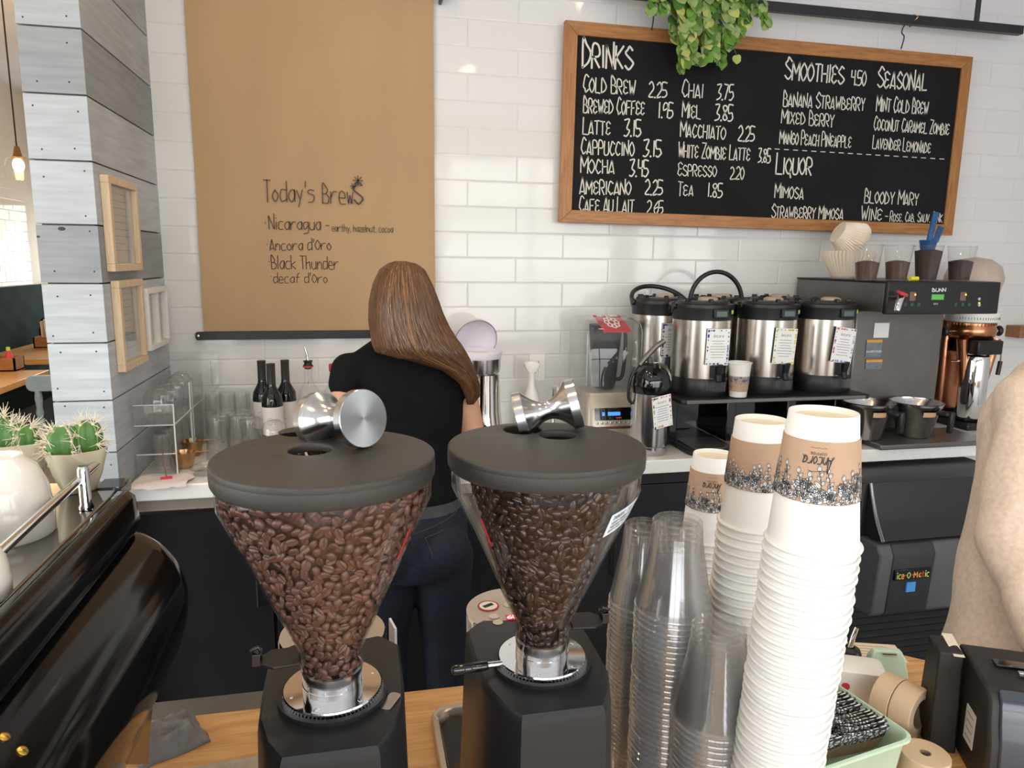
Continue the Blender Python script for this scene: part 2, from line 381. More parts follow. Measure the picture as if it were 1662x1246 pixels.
m.mi = 1; n0 = len(m.f); rn = random.Random(3)
for i in range(5, len(zj) - 4):
    for dx in (-.835, -.735):
        for dz in (.03, .135):
            if rn.random() < .9: m.lathe([(0, .0004), (.0028, .0004), (.0028, -.004)], 8, T((dx + rn.uniform(-.012, .012), 2.2697, zj[i] + dz + rn.uniform(-.012, .012)), (PI / 2, 0, 0)))
for px, py, r in ((100, 371, .010), (62, 384, .005)):          # knots
    q_ = at(px, py, 2.2695); m.lathe([(0, .0006), (r, .0004), (r, -.003)], 12, T(tuple(q_), (PI / 2, 0, 0), (1, .55, 1)))
tones += [(1, 1, 1)] * (len(m.f) - n0)
NAIL = pm('nail_head', (.05, .05, .055), .5, .6, var=.1)
w = m.build('wall_wing', [PLANK, NAIL], smooth=0, fixn=False); tag(w, kind='structure')
ca = w.data.color_attributes.new('tone', 'FLOAT_COLOR', 'CORNER')
k = 0
for p_, tn in zip(w.data.polygons, tones):
    for li in p_.loop_indices: ca.data[li].color = (*tn, 1)
bv = w.modifiers.new('bevel', 'BEVEL'); bv.width = .0015; bv.segments = 1
# ---- counters and cabinets (continuous worktops are things of their own)
WORKTOP = pm('white_solid_worktop', (.80, .79, .77), .25, var=.03, vscale=40)
t0 = thing('countertop', 'long white solid worktop along the tiled back wall', 'countertop', (1.2, 2.6, ZC))
m = MB(); m.bx(XP + .002, 3.58, 2.33, YW - .002, ZC - .05, ZC); m.build('top_slab', WORKTOP, t0, bevel=.004)
CABM = pm('black_cabinet_laminate', (.012, .012, .014), .35, var=.2, vscale=6)
xs = [XP + .01, .12, .95, 1.72]
labs = ['black base cabinet at the left end of the back counter, under the wine bottles', 'black base cabinet behind the barista with the long hair', 'black base cabinet under the black coffee server stand']
for i in range(3):
    t0 = thing('base_cabinet', labs[i], 'cabinet', ((xs[i] + xs[i + 1]) / 2, 2.6, 0), 'black base cabinets under the back counter')
    m = MB(); m.bx(xs[i], xs[i + 1] - .003, 2.385, 2.94, .1, ZC - .052); m.bx(xs[i], xs[i + 1] - .003, 2.43, 2.94, 0, .1); m.build('carcass', CABM, t0)
    n = 2
    for q in range(n):
        a = xs[i] + (xs[i + 1] - xs[i]) * q / n; b = xs[i] + (xs[i + 1] - xs[i]) * (q + 1) / n
        m = MB(); m.bx(a + .004, b - .006, 2.362, 2.383, .11, ZC - .10); d = m.build('door', CABM, t0, bevel=.002)
        m = MB(); m.tube([(b - .05, 2.362, .62), (b - .05, 2.335, .62), (b - .05, 2.335, .48), (b - .05, 2.362, .48)], .005); m.build('handle', BLACKM, d)
    m = MB(); m.bx(xs[i], xs[i + 1] - .003, 2.352, 2.384, ZC - .095, ZC - .053); m.build('steel_rail' if i < 2 else 'black_rail', pm('worn_steel_strip', (.27, .235, .20), .45, .3, var=.08) if i < 2 else CABM, t0, bevel=.003)
    if i < 2: m = MB(); m.bx(xs[i], xs[i + 1] - .003, 2.346, 2.352, ZC - .098, ZC - .088); m.build('bright_edge', CHROME, t0)
# front counter where the grinders stand
BUTCH = wood_mat('oak_worktop', (.46, .235, .082), (.66, .385, .16), 1.0, 0, .35)
t0 = thing('front_counter', 'light oak front counter carrying the grinders and cup stacks', 'counter', (.2, .7, 0))
m = MB(); m.prism([(-1.3, -.1), (1.75, -.1), (1.75, .70), (1.34, .86), (1.056, 1.075), (.955, 1.16), (-.38, 1.165), (-1.3, 1.165)], ZF - .04, ZF); m.build('worktop', BUTCH, t0, bevel=.003)
m = MB(); m.bx(-1.28, 1.0, -.05, 1.05, 0, ZF - .042); m.build('base', CABM, t0)
m = MB(); m.bx(-.36, -.1, 1.166, 1.235, ZF - .035, ZF - .012); m.build('back_ledge', STEELD, t0, bevel=.003)
# ================================================================== stroke lettering
GL = {}
for row in '''A 02 28 42|13 33;B 02 08 27 36 25 05|25 44 43 32 02;C 47 28 17 04 13 22 43;D 02 08 27 45 33 02;E 47 28 07 15 35|15 03 22 43;F 02 08 48|05 35;G 47 28 05 03 22 43 45 25;H 02 08|42 48|05 45;I 22 28;J 48 43 22 03;K 02 08|48 05 42;L 08 02 42;M 02 08 24 48 42;N 02 08 42 49;O 28 06 04 22 44 46 28;P 02 08 38 46 35 05;Q 28 06 04 22 44 46 28|33 41;R 02 08 38 46 35 05|15 42;S 47 28 17 06 44 43 22 03;T 08 48|28 22;U 08 03 22 43 48;V 08 22 48;W 08 12 26 32 48;X 02 48|08 42;Y 08 25 48|25 22;Z 08 48 02 42;0 28 06 04 22 44 46 28;1 22 28;2 07 28 47 45 02 42;3 08 48 25 44 43 22 02;4 08 05 45|48 42;5 48 08 05 35 44 43 22 02;6 48 05 03 22 43 45 04;7 08 48 12;8 25 07 28 47 25 03 22 43 25;9 46 05 07 28 47 42;. 22 22;, 22 11;- 05 45;' 29 27;* 25 25;! 29 24|22 22;a 46 26 04 22 44 46 42;b 09 02|05 36 44 32 02;c 46 16 04 12 42;d 46 16 04 12 43|49 42;e 04 44 36 16 04 12 42;f 49 28 12|06 46;g 46 16 04 12 44|46 41 20 00;h 09 02|05 36 42;i 26 22|28 28;k 09 02|46 04 42;l 29 22;n 06 02|04 26 45 42;m 06 02|04 16 25 22|24 36 45 42;o 26 04 22 44 26;p 06 00|06 36 44 22 02;r 06 02|04 26 46;s 46 16 05 44 32 02;t 28 22 42|06 46;u 06 03 22 43|46 42;v 06 22 46;w 06 12 25 32 46;y 06 23|46 10;z 06 46 02 42;x 06 42|46 02'''.split(';'):
    GL[row[0]] = [[(int(a[0]), int(a[1]) - 2) for a in st.split()] for st in row[2:].split('|')]
NARROW = set("I1.,'il!*")
ROUND = set('CDOQSUGJabcdegosuBPR0235689')
def strokes(txt, first=1.0, wob=.25, seed=1, smooth=True):
    """polylines of a line of text, cap height 6 units, and its length"""
    rn = random.Random(seed); x = 0; out = []; start = True
    for ch in txt:
        if ch == ' ': x += 3.2; start = True; continue
        sc = first if start else 1.0; start = False; nar = ch in NARROW
        for st in GL.get(ch, []):
            P = [Vector(((a * (1.3 if ch in 'MW' else 1) - (1.4 if nar else 0)) * (1 + (sc - 1) * .4) + x + rn.uniform(-wob, wob), b * sc + rn.uniform(-wob, wob), 0)) for a, b in st]
            if smooth and ch in ROUND and len(P) > 3: P = spline(P, 4)
            out.append([(p.x, p.y) for p in P])
        x += 2.3 if nar else (6.6 if ch in 'MW' else 5.3)
    return out, x - 1.0
def ink(mb, lines, fn, w):
    """flat pen strokes: fn maps (u, v) to a point, w is the pen width in the units of u, v"""
    L2 = []
    for st in lines:                                        # lift the pen at sharp corners
        cur = [st[0]]
        for i in range(1, len(st)):
            cur.append(st[i])
            if i < len(st) - 1:
                a, b, c = Vector(st[i - 1]), Vector(st[i]), Vector(st[i + 1])
                if (b - a).length > 1e-9 and (c - b).length > 1e-9 and (b - a).normalized().dot((c - b).normalized()) < .25: L2.append(cur); cur = [st[i]]
        L2.append(cur)
    for st in L2:
        if len(st) == 1 or (len(st) == 2 and (Vector(st[0]) - Vector(st[1])).length < .6 * w):
            x, y = st[0]; n = len(mb.v)
            mb.v += [tuple(fn(x + w * .75 * math.cos(a * PI / 4), y + w * .75 * math.sin(a * PI / 4))) for a in range(8)]
            mb.f.append(tuple(range(n, n + 8))); mb.m.append(mb.mi); continue
        k = len(st); L = []
        for i, (x, y) in enumerate(st):
            a = Vector(st[max(i - 1, 0)]); c = Vector(st[min(i + 1, k - 1)]); b = Vector((x, y))
            d1 = (b - a); d2 = (c - b); d1 = d1.normalized() if d1.length > 1e-9 else d2.normalized(); d2 = d2.normalized() if d2.length > 1e-9 else d1
            t = d1 + d2; t = t.normalized() if t.length > .3 else d2
            n_ = Vector((-t.y, t.x)); q = 1 / max(.6, n_.dot(Vector((-d2.y, d2.x))))
            ext = -t * w * .3 if i == 0 else (t * w * .3 if i == k - 1 else Vector((0, 0)))
            L.append((b + ext + n_ * w / 2 * q, b + ext - n_ * w / 2 * q))
        n = len(mb.v)
        for p, q in L: mb.v += [tuple(fn(p.x, p.y)), tuple(fn(q.x, q.y))]
        for i in range(k - 1): mb.f.append((n + 2 * i, n + 2 * i + 1, n + 2 * i + 3, n + 2 * i + 2)); mb.m.append(mb.mi)
def write(mb, txt, p0, p1, h, up=Vector((0, 0, 1)), first=1.0, pen=.11, off=Vector((0, 0, 0)), wob=.25, seed=None):
    """text from p0 to p1 on its baseline, cap height h"""
    ls, L = strokes(txt, first, wob, seed if seed is not None else hash_txt(txt))
    ex = (p1 - p0) / L; ey = up * (h / 6)
    k = pen * h
    # keep an even pen: work in metres
    u = (p1 - p0).normalized(); sx_ = (p1 - p0).length / L; sy_ = h / 6
    l2 = [[(x * sx_, y * sy_) for x, y in st] for st in ls]
    ink(mb, l2, lambda a, b: p0 + u * a + up * b + off, k)
def hash_txt(t): return sum((i + 1) * ord(c) for i, c in enumerate(t)) % 9973
# ================================================================== paper roll with today's brews
KRAFT = pm('kraft_paper', (.42, .275, .150), .75, var=.05, vscale=6, bump=.15, bscale=60, stretch=(1, 1, .4))
t0 = thing('paper_roll_sign', 'brown kraft paper roll hung on the tiles with handwritten brews', 'sign', (-.125, 2.95, 1.33))
m = MB(); n = 24; zt = 2.70; zb = 1.335
rs = []
for i in range(n + 1):
    z = zt + (zb - zt) * i / n; yy = 2.944 - .006 * math.sin(i / n * 9) * (i / n)
    rs.append([(-.571, yy, z), (.319, yy, z), (.319, yy + .0012, z), (-.571, yy + .0012, z)])
m.rings(rs); m.build('paper_sheet', KRAFT, t0)
m = MB(); m.tube([(-.575, 2.905, 2.74), (.323, 2.905, 2.74)], .042, 20); m.build('paper_core_roll', KRAFT, t0)
m = MB(); m.prism([(-.603, 1.309), (-.597, 1.302), (.347, 1.302), (.353, 1.309), (.353, 1.327), (.347, 1.333), (-.597, 1.333), (-.603, 1.327)], -2.948, -2.936, Matrix.Rotation(PI / 2, 4, 'X')); b = m.build('bottom_bar', BLACKM, t0)
m = MB()
for x in (-.592, .342): m.lathe([(0, .004), (.005, .003), (.006, 0)], 12, T((x, 2.936, 1.3175), (PI / 2, 0, 0)))
m.build('screw', STEEL, b)
for x in (-.585, .345):
    m = MB(); m.box((x - .004 if x < 0 else x, 2.92, 2.69), (.012, .07, .22)); m.build('bracket', BLACKM, t0, bevel=.002)
m = MB(); PY = 2.9375
def kw(txt, x0, y0, x1, y1, h, first=1.0, pen=.075):
    a = at(x0, y0, PY); b = at(x1, y1, PY); s_ = ((a - CAM).dot(FW) + (b - CAM).dot(FW)) / 2 / FPX
    write(m, txt, a, b, h * s_, first=first, pen=pen, wob=.2)
kw("Today's", 429, 327, 511, 327, 27, 1.25, .06); kw('Brew', 524, 329, 574, 331, 27, 1.1, .06); kw('S', 575, 331, 589, 331, 34, 1, .075)
kw('*', 429, 371, 433, 371, 20); kw('Nicaragua', 437, 372, 521, 373, 18, 1.2, .075); kw('-', 529, 373, 535, 373, 14, 1, .12); kw('earthy, hazelnut, cocoa', 539, 375, 638, 377, 10, 1, .09)
kw('*', 432, 404, 436, 404, 16); kw("Ancora d'Oro", 438, 406, 538, 405, 15, 1.1, .085)
kw('*', 435, 432, 439, 432, 16); kw('Black Thunder', 441, 436, 550, 437, 18, 1.15, .075)
kw('*', 438, 455, 442, 455, 14); kw("decaf d'Oro", 444, 459, 532, 459, 14, 1.0, .085)
c0 = at(581, 293, PY)
ink(m, [[(0, 0), (.018 * math.cos(a), .018 * math.sin(a))] for a in [i * PI / 4 for i in range(8)]], lambda a, b: c0 + Vector((a, 0, b)), .0035)
c1 = at(573, 302, PY)
ink(m, [[(0, 0), (.011 * math.cos(a), .011 * math.sin(a))] for a in [i * PI / 3 for i in range(6)]], lambda a, b: c1 + Vector((a, 0, b)), .003)
o = m.build('handwriting', pm('marker_ink', (.075, .05, .035), .7, var=.2, vscale=60), t0, smooth=0, fixn=False); 
# ================================================================== chalkboard menu
t0 = thing('menu_chalkboard', 'wood framed black chalkboard drinks menu hanging over the coffee servers', 'chalkboard', (1.78, 2.90, 1.77))
YB = 2.90
tl, tr, bl, br_ = at(918, 32, YB), at(1580, 92, YB), at(908, 360, YB), at(1546, 382, YB)
FRW = wood_mat('honey_wood', (.27, .105, .028), (.43, .195, .060), 1.0, 0, .4)
FRV = wood_mat('honey_wood_upright', (.27, .105, .028), (.43, .195, .060), 1.0, 2, .4)
ix = (tr - tl).normalized(); iz = Vector((0, 0, 1))
def inn(p, a, b): return p + ix * a + iz * b
fw = .052
o4 = [tl, tr, br_, bl]; i4 = [inn(tl, fw, -fw), inn(tr, -fw, -fw), inn(br_, -fw, fw * .95), inn(bl, fw, fw * .95)]
for a, b, mt in ((0, 1, FRW), (1, 2, FRV), (2, 3, FRW), (3, 0, FRV)):
    m = MB(); q = [o4[a], o4[b], i4[b], i4[a]]
    m.rings([[v for v in q], [v + Vector((0, .028, 0)) for v in q]]); m.build('frame_rail', mt, t0, bevel=.002)
SLATE = pm('chalkboard_slate', (.009, .0092, .010), .8, var=.25, vscale=3, spec=.25)
m = MB(); q = [inn(i4[0], -.004, .004), inn(i4[1], .004, .004), inn(i4[2], .004, -.004), inn(i4[3], -.004, -.004)]
m.rings([[v + Vector((0, .008, 0)) for v in q], [v + Vector((0, .022, 0)) for v in q]]); m.build('slate', SLATE, t0)
CHALK = pm('chalk_marker', (.66, .63, .57), .8, var=.06, vscale=80)
m = MB(); TY = YB + .0072
def cw(txt, x0, y0, x1, y1, h, first=1.25, pen=.10):
    a = at(x0, y0, TY); b = at(x1, y1, TY); s_ = ((a - CAM).dot(FW) + (b - CAM).dot(FW)) / 2 / FPX
    write(m, txt, a, b, h * s_ * .95, first=first, pen=pen, wob=.2)
for row in '''DRINKS 945 109 1027 112 36;COLD_BREW 947 149 1031 154 23;2.25 1053 157 1082 158 24;BREWED_COFFEE 947 183 1046 187 22;1.95 1069 190 1092 191 24;LATTE 946 218 991 219 22;3.15 1013 220 1040 221 26;CAPPUCCINO 943 250 1029 253 22;3.15 1044 253 1073 254 26;MOCHA 942 280 997 282 22;3.45 1022 285 1052 286 26;AMERICANO 941 315 1024 316 22;2.25 1047 315 1075 316 24;CAFE_AU_LAIT 940 343 1029 344 20;2.65 1050 346 1076 347 21;CHAI 1107 157 1141 159 22;3.75 1163 161 1190 162 24;MIEL 1107 190 1137 193 21;3.85 1160 195 1189 196 25;MACCHIATO 1104 221 1177 227 21;2.25 1198 228 1224 229 24;WHITE_ZOMBIE_LATTE 1101 255 1217 261 20;3.85 1230 263 1250 264 22;ESPRESSO 1100 285 1163 287 18;2.20 1185 290 1207 291 20;TEA 1100 317 1125 318 18;1.85 1149 319 1172 320 22;SMOOTHIES 1274 128 1369 136 28;4.50 1381 137 1405 139 23;SEASONAL 1424 142 1504 147 27;BANANA_STRAWBERRY 1271 172 1403 180 20;MIXED_BERRY 1268 200 1353 206 19;MANGO_PEACH_PINEAPPLE 1265 233 1381 240 18;MINT_COLD_BREW 1422 180 1506 186 20;COCONUT_CARAMEL_ZOMBIE 1418 211 1540 219 18;LAVENDER_LEMONADE 1416 241 1510 249 17;LIQUOR 1259 282 1317 284 27;MIMOSA 1257 320 1304 323 19;BLOODY_MARY 1403 329 1490 333 19;STRAWBERRY_MIMOSA 1252 353 1368 356 18;WINE 1397 357 1431 358 19;-_ROSE._CAB._SAUV._PINK 1436 359 1529 361 13'''.split(';'):
    a = row.split(); cw(a[0].replace('_', ' '), *map(float, a[1:]), first=1.25 if not a[0][0].isdigit() else 1.0, pen=.095)
for i in range(19):
    a = at(1256 + 282 * (i + .12) / 19, 241.5 + 17 * (i + .12) / 19, TY); b = at(1256 + 282 * (i + .62) / 19, 241.5 + 17 * (i + .62) / 19, TY)
    u_ = (b - a).length; d_ = (b - a).normalized(); ink(m, [[(0, 0), (u_, 0)]], lambda p, q: a + d_ * p + Vector((0, 0, q)), .0035)
m.build('chalk_lettering', CHALK, t0, smooth=0, fixn=False)
# hanging rail with two hooks
t0 = thing('hanging_rail', 'black steel bar hung from the ceiling above the chalkboard', 'rail', (2.0, 2.86, 2.63))
m = MB(); m.bx(.95, 2.925, 2.845, 2.875, 2.633, 2.669); m.build('bar', BLACKM, t0, bevel=.002)
for x in (1.0, 2.686): m = MB(); m.tube([(x, 2.86, 2.66), (x, 2.86, 3.3)], .011, 10); m.build('drop_rod', BLACKM, t0)
for px, zb_, topz in ((1060, 2.535, 2.64), (1466, 2.545, 2.62)):
    b = at(px, 75 if px > 1200 else 40, 2.885); x = b.x
    h = thing('hook', 'black wire hook holding the chalkboard %s' % ('beside the trailing plant' if px < 1200 else 'near its top right corner'), 'hook', (x, 2.885, zb_), 'wire hooks above the chalkboard')
    m = MB(); m.tube(spline([(x, 2.897, zb_), (x, 2.885, zb_ + .045), (x - .014, 2.885, zb_ + .062), (x - .012, 2.88, zb_ + .085), (x + .006, 2.876, zb_ + .10), (x + .018, 2.876, zb_ + .085)], 6), .0028, 8); m.build('wire', BLACKM, h)
    m = MB(); m.tube(spline([(x + .004, 2.876, zb_ + .092), (x + .012, 2.84, zb_ + .105), (x + .016, 2.835, 2.66), (x + .014, 2.858, 2.674)], 6), .0025, 8); m.build('link', pm('brass_link', (.75, .5, .2), .25, 1, var=.05), h)
# ================================================================== GRINDERS
LIDM = pm('dark_textured_lid', (.036, .033, .029), .42, var=.12, vscale=300, bump=.25, bscale=1500)
HOUS = pm('black_grinder_housing', (.016, .0165, .018), .36, bump=.08, bscale=1200)
HOPPER = clear_mat('clear_hopper_plastic', (.98, .975, .97), .022, .65, .015, haze=.004)
BEANL = pm('roasted_bean_medium', (.070, .030, .021), .36, col2=(.150, .068, .046), vscale=60, spec=.6)
BEAND = pm('roasted_bean_dark', (.018, .008, .006), .24, col2=(.048, .020, .014), vscale=60, spec=.7)
REDS = pm('red_sticker', (.55, .02, .03), .45, var=.05)
def turned_metal():
    m = pm('turned_steel', (.36, .375, .385), .28, 1, aniso=.75, var=.03, vscale=40)
    t = m.node_tree; b = t.nodes['Principled BSDF']; tg = t.nodes.new('ShaderNodeTangent'); tg.direction_type = 'RADIAL'; tg.axis = 'Z'
    t.links.new(tg.outputs[0], b.inputs['Tangent']); return m
TURN = turned_metal()
RLID = .102
def cone_r(z):
    """hopper radius at height z below the lid top (z <= 0)"""
    if z > -.041: return .0985
    if z > -.195: return .0985 + (.030 - .0985) * ((-.041 - z) / .154) ** 1.0
    return .030
def bean_mesh(s=1.0):
    m = MB(); vs = []; n, k = 12, 8; a, b, c = .0056 * s, .0042 * s, .0034 * s; rs = []
    for i in range(1, k):
        th = PI * i / k; x = -a * math.cos(th); r = math.sin(th); ring = []
        for q in range(n):
            p = 2 * PI * q / n; y = b * r * math.cos(p); z = c * r * math.sin(p)
            if z < 0: z *= .55
            if math.sin(p) < -.9: z += .0016 * s * r                    # crease on the flat side
            ring.append((x, y, z))
        rs.append(ring)
    m.rings(rs, (True, True))
    return m
def bean_sites(seed, cx, cy, zt, shrink, zmax, zmin=-.214, dmin=.0070):
    rn = random.Random(seed); pts = []; cell = {}
    for _ in range(26000):
        z = zmin + (zmax - zmin) * rn.random() ** .75; a = rn.uniform(0, 2 * PI)
        R = cone_r(z) * shrink(z) - .0048 - (rn.random() < .25) * .003
        if R < .004: continue
        p = Vector((R * math.cos(a), R * math.sin(a), z)); key = tuple(int(math.floor(c / dmin)) for c in p); ok = True
        for i in (-1, 0, 1):
            for j in (-1, 0, 1):
                for k in (-1, 0, 1):
                    for q in cell.get((key[0] + i, key[1] + j, key[2] + k), ()):
                        if (q - p).length < dmin: ok = False; break
                    if not ok: break
                if not ok: break
            if not ok: break
        if ok: pts.append((p, a)); cell.setdefault(key, []).append(p)
    return pts
def make_grinder(X, Y, zt, side, labels, beans, shrink, zmax, seed):
    H = zt - ZF                                     # lid top above the counter
    t = thing('coffee_grinder', labels[0], 'grinder', (X, Y, ZF), 'pair of black coffee grinders')
    zc = H - .236                                   # top of the adjustment collar
    # housing
    def plan(s, fr=0.0):
        P = [(-.043, -.088 + fr), (.043, -.088 + fr), (.058, -.062), (.069, -.025), (.071, .02), (.071, .09), (.05, .115), (-.05, .115), (-.071, .09), (-.071, .02), (-.069, -.025), (-.058, -.062)]
        return [(x * s, y * s) for x, y in P]
    zb = zc - .012
    m = MB(); rs = []
    for s, z in ((1.12, 0), (1.13, .012), (1.09, .10), (1.0, zb - .012), (.985, zb - .004), (.95, zb), (.70, zb + .001)):
        rs.append([(X + x, Y + y, ZF + z) for x, y in plan(s)])
    m.rings(rs); m.build('housing', HOUS, t, smooth=28)
    m = MB(); m.lathe([(.052, zb), (.0535, zb + .004), (.0535, zb + .007), (.048, zb + .007)], 48, T((X, Y, ZF))); m.build('base_ring', BLACKP, t)
    # adjustment collar
    m = MB(); prof = []
    n = 76; r0, r1 = .0460, .049
    top, bot = [], []
    for q in range(n * 2):
        a = PI * q / n; r = r1 if q % 2 else r0
        top.append((X + r * math.cos(a), Y + r * math.sin(a), ZF + zc - .0015)); bot.append((X + r * math.cos(a), Y + r * math.sin(a), ZF + zc - .009))
    m.rings([bot, top], (True, False)); c = m.build('adjustment_collar', CHROME, t, smooth=15)
    m = MB(); m.lathe([(.0475, zc - .0015), (.047, zc), (.029, zc + .0005)], 64, T((X, Y, ZF)))
    for a in (20, 75, 140, 200, 250, 310):
        m.lathe([(0, .0008), (.0022, .0006), (.0026, 0)], 10, T((X + .041 * math.cos(math.radians(a)), Y + .041 * math.sin(math.radians(a)), ZF + zc)))
    m.build('collar_plate', CHROME, c)
    m = MB(); m.lathe([(.0292, zc), (.0292, zc + .006), (.0287, zc + .0065), (.0287, zc + .013), (.0292, zc + .0135), (.0292, zc + .021), (.027, zc + .022)], 48, T((X, Y, ZF))); m.build('steel_neck', pm('polished_neck', (.62, .62, .63), .13, 1, var=.05, vscale=60, stretch=(1, 1, 20)), t)
    # shutter plate with its finger tab
    m = MB(); zs = zc + .034; sg = side
    poly = [(.030 * sg, -.016), (.055 * sg, -.017), (.066 * sg, -.008), (.066 * sg, .008), (.055 * sg, .017), (.030 * sg, .016)]
    m.prism(poly if sg > 0 else poly[::-1], zs, zs + .003, T((X, Y + .002, ZF), (0, 0, -.1 * sg))); s_ = m.build('shutter_plate', BLACKP, t, bevel=.001)
    m = MB(); m.box((X + .070 * sg, Y + .001, ZF + zs + .003), (.008, .014, .012)); m.tube([(X + .066 * sg, Y, ZF + zs + .008), (X + .068 * sg, Y, ZF + zs + .014), (X + .076 * sg, Y, ZF + zs + .010)], .002); m.build('shutter_tab', BLACKG, s_, bevel=.001)
    # dosing head behind, with its keypad
    hx, hy, hr, hz = X - .004, Y + .128, .061, zc - .012
    m = MB(); m.lathe([(hr * .96, hz - .12), (hr, hz - .11), (hr, hz - .003), (hr * .975, hz)], 48, T((hx, hy, ZF))); h = m.build('dosing_head', CHROME, t)
    m = MB(); m.lathe([(0, hz + .0006), (hr * .975, hz)], 48, T((hx, hy, ZF))); k = m.build('keypad_top', pm('keypad_film', (.50, .43, .36), .35, .3, var=.03), t)
    zk = ZF + hz + .0012
    m = MB(); m.lathe([(.0115, 0), (.0135, 0), (.0135, .0006), (.0115, .0006)], 32, T((hx - .030, hy + .012, zk))); m.build('warning_ring', REDS, k)
    m = MB(); m.lathe([(0, .0004), (.0115, .0004), (.0115, 0)], 24, T((hx - .030, hy + .012, zk))); m.build('warning_disc', WHITEP, k)
    m = MB(); m.box((hx - .033, hy + .011, zk + .0006), (.008, .006, .0004), rz=.4); m.box((hx - .027, hy + .014, zk + .0006), (.007, .006, .0004), rz=.4); m.build('warning_symbol', INK, k)
    for bx_, by_ in ((-.028, -.016), (-.026, -.031), (-.004, .010)):
        m = MB(); m.lathe([(0, .0006), (.0058, .0006), (.0064, 0)], 20, T((hx + bx_, hy + by_, zk))); m.build('key', pm('key_button', (.62, .55, .45), .4, var=.03), k)
    m = MB(); m.box((hx - .004, hy - .022, zk), (.020, .012, .0006)); m.build('display', pm('red_display', (.15, .0, .01), .3, emit=(1, .03, .08), estr=.5, var=.05), k)
    if side > 0:
        m = MB(); write(m, '61', Vector((hx - .012, hy - .026, zk + .0005)), Vector((hx - .004, hy - .026, zk + .0005)), .008, up=Vector((0, 1, 0)), pen=.14, wob=0); m.build('display_digits', pm('lit_digits', (1, .5, .5), .4, emit=(1, .5, .55), estr=2.0, var=.01), k, smooth=0, fixn=False)
        m = MB(); m.tube([(X - .046, Y - .006, ZF + zc - .003), (X - .062, Y - .008, ZF + zc - .002)], .0035, 12); l = m.build('lever_pin', CHROME, t)
        m = MB(); m.tube([(X - .062, Y - .008, ZF + zc - .002), (X - .066, Y - .0085, ZF + zc - .002), (X - .098, Y - .013, ZF + zc), (X - .101, Y - .0134, ZF + zc)], [.0045, .0052, .0052, .003], 14); m.build('lever_grip', BLACKG, l)
    else:
        m = MB(); m.box((X + .068, Y + .20, ZF + hz - .105), (.003, .03, .14), rz=.2); m.build('white_card', PAPERW, t)
        m = MB(); m.prism(rrect(.012, .028, .004), 0, .001, T((X + .055, Y - .022, ZF + zb + .0008), (0, .0, -.5))); m.build('silver_badge', STEEL, t)
    # hopper: thick clear cone with a straight band and a neck
    P = [(.0985, -.018), (.0985, -.041), (.030, -.195), (.030, -.216), (.0285, -.216), (.0285, -.196), (.0958, -.041), (.0958, -.018)]
    m = MB(); m.lathe(P, 72, T((X, Y, zt))); hp = m.build('hopper', HOPPER, t, smooth=30)
    m = MB(); m.lathe([(.0995, -.0185), (.1005, -.0195), (.1005, -.021), (.0995, -.022)], 72, T((X, Y, zt))); m.build('hopper_rim', HOPPER, hp)
    # lid with two finger holes
    holes = labels[1]; ol = [circ(RLID, 96)] + [[(x, y) for x, y in reversed(circ(.0205, 28, hc))] for hc in holes]
    me = plate('lid', ol, .0085, .0022)
    me.transform(Matrix.Translation((0, 0, H - .0085))); lid = link_mesh('lid', me, LIDM, t)
    m = MB(); m.lathe([(RLID, H - .0065), (RLID + .0003, H - .009), (RLID, H - .018), (RLID - .0015, H - .021), (RLID - .004, H - .021), (RLID - .004, H - .0084)], 96, T((X, Y, ZF))); m.build('lid_skirt', LIDM, lid)
    # stickers on the cone
    def cone_pt(a, z, o=.0006):
        r = cone_r(z) + o; return Vector((X + r * math.sin(a), Y - r * math.cos(a), zt + z))
    def patch(name, mat, a0, a1, z0, z1, skew, n=10, o=.0006):
        m = MB(); rows = []
        for i in range(n + 1):
            u = i / n; a = a0 + (a1 - a0) * u
            rows.append([cone_pt(a, z0 + skew * u, o), cone_pt(a, z1 + skew * u, o)])
        vs = [p for r in rows for p in r]; m.add(vs, [(2 * i, 2 * i + 2, 2 * i + 3, 2 * i + 1) for i in range(n)]); return m.build(name, mat, hp, smooth=60)
    if side > 0:
        patch('warning_label', pm('pale_blue_label', (.72, .80, .88), .45, var=.02), .47, 1.08, -.076, -.050, .012)
        m = MB()
        def fn(u, v): return cone_pt(.49 + u / .055 * .57, -.076 + .012 * u / .055 + v, .0011)
        for k_, (tx, h_, vv) in enumerate((('DANGER - HOT SURFACE', .0046, .0185), ('KEEP HANDS CLEAR OF', .0026, .0135), ('MOVING PARTS, UNPLUG', .0026, .0088), ('BEFORE CLEANING', .0026, .0041))):
            ls, L = strokes(tx, 1, 0, 1); s_u = (.050 if k_ == 0 else .044) / L
            ink(m, [[(.003 + x * s_u + k_ * .0, vv + y * h_ / 6) for x, y in st] for st in ls], fn, .0005)
        m.build('warning_text', INK, hp, smooth=0, fixn=False)
        a_ = -1.0
    else: a_ = .95
    patch('red_sticker', REDS, a_ - .018, a_ + .018, -.090, -.058, 0, 4)
    # beans: the nearest ones are things of their own, the rest a mass
    sites = bean_sites(seed, X, Y, zt, shrink, zmax)
    rn = random.Random(seed + 5); ctr = Vector((X, Y, zt))
    def mat_of(p, a):
        out = Vector((math.cos(a), math.sin(a), -.35)).normalized()
        R = frame_z(out, up=(0, 0, 1)).to_4x4() @ Euler((0, 0, rn.uniform(0, 2 * PI))).to_matrix().to_4x4()
        fl = PI if rn.random() < .55 else 0
        R = R @ Euler((fl + rn.uniform(-.5, .5), rn.uniform(-.4, .4), 0)).to_matrix().to_4x4()
        return Matrix.Translation(p) @ R @ Matrix.Scale(rn.uniform(.86, 1.08), 4)
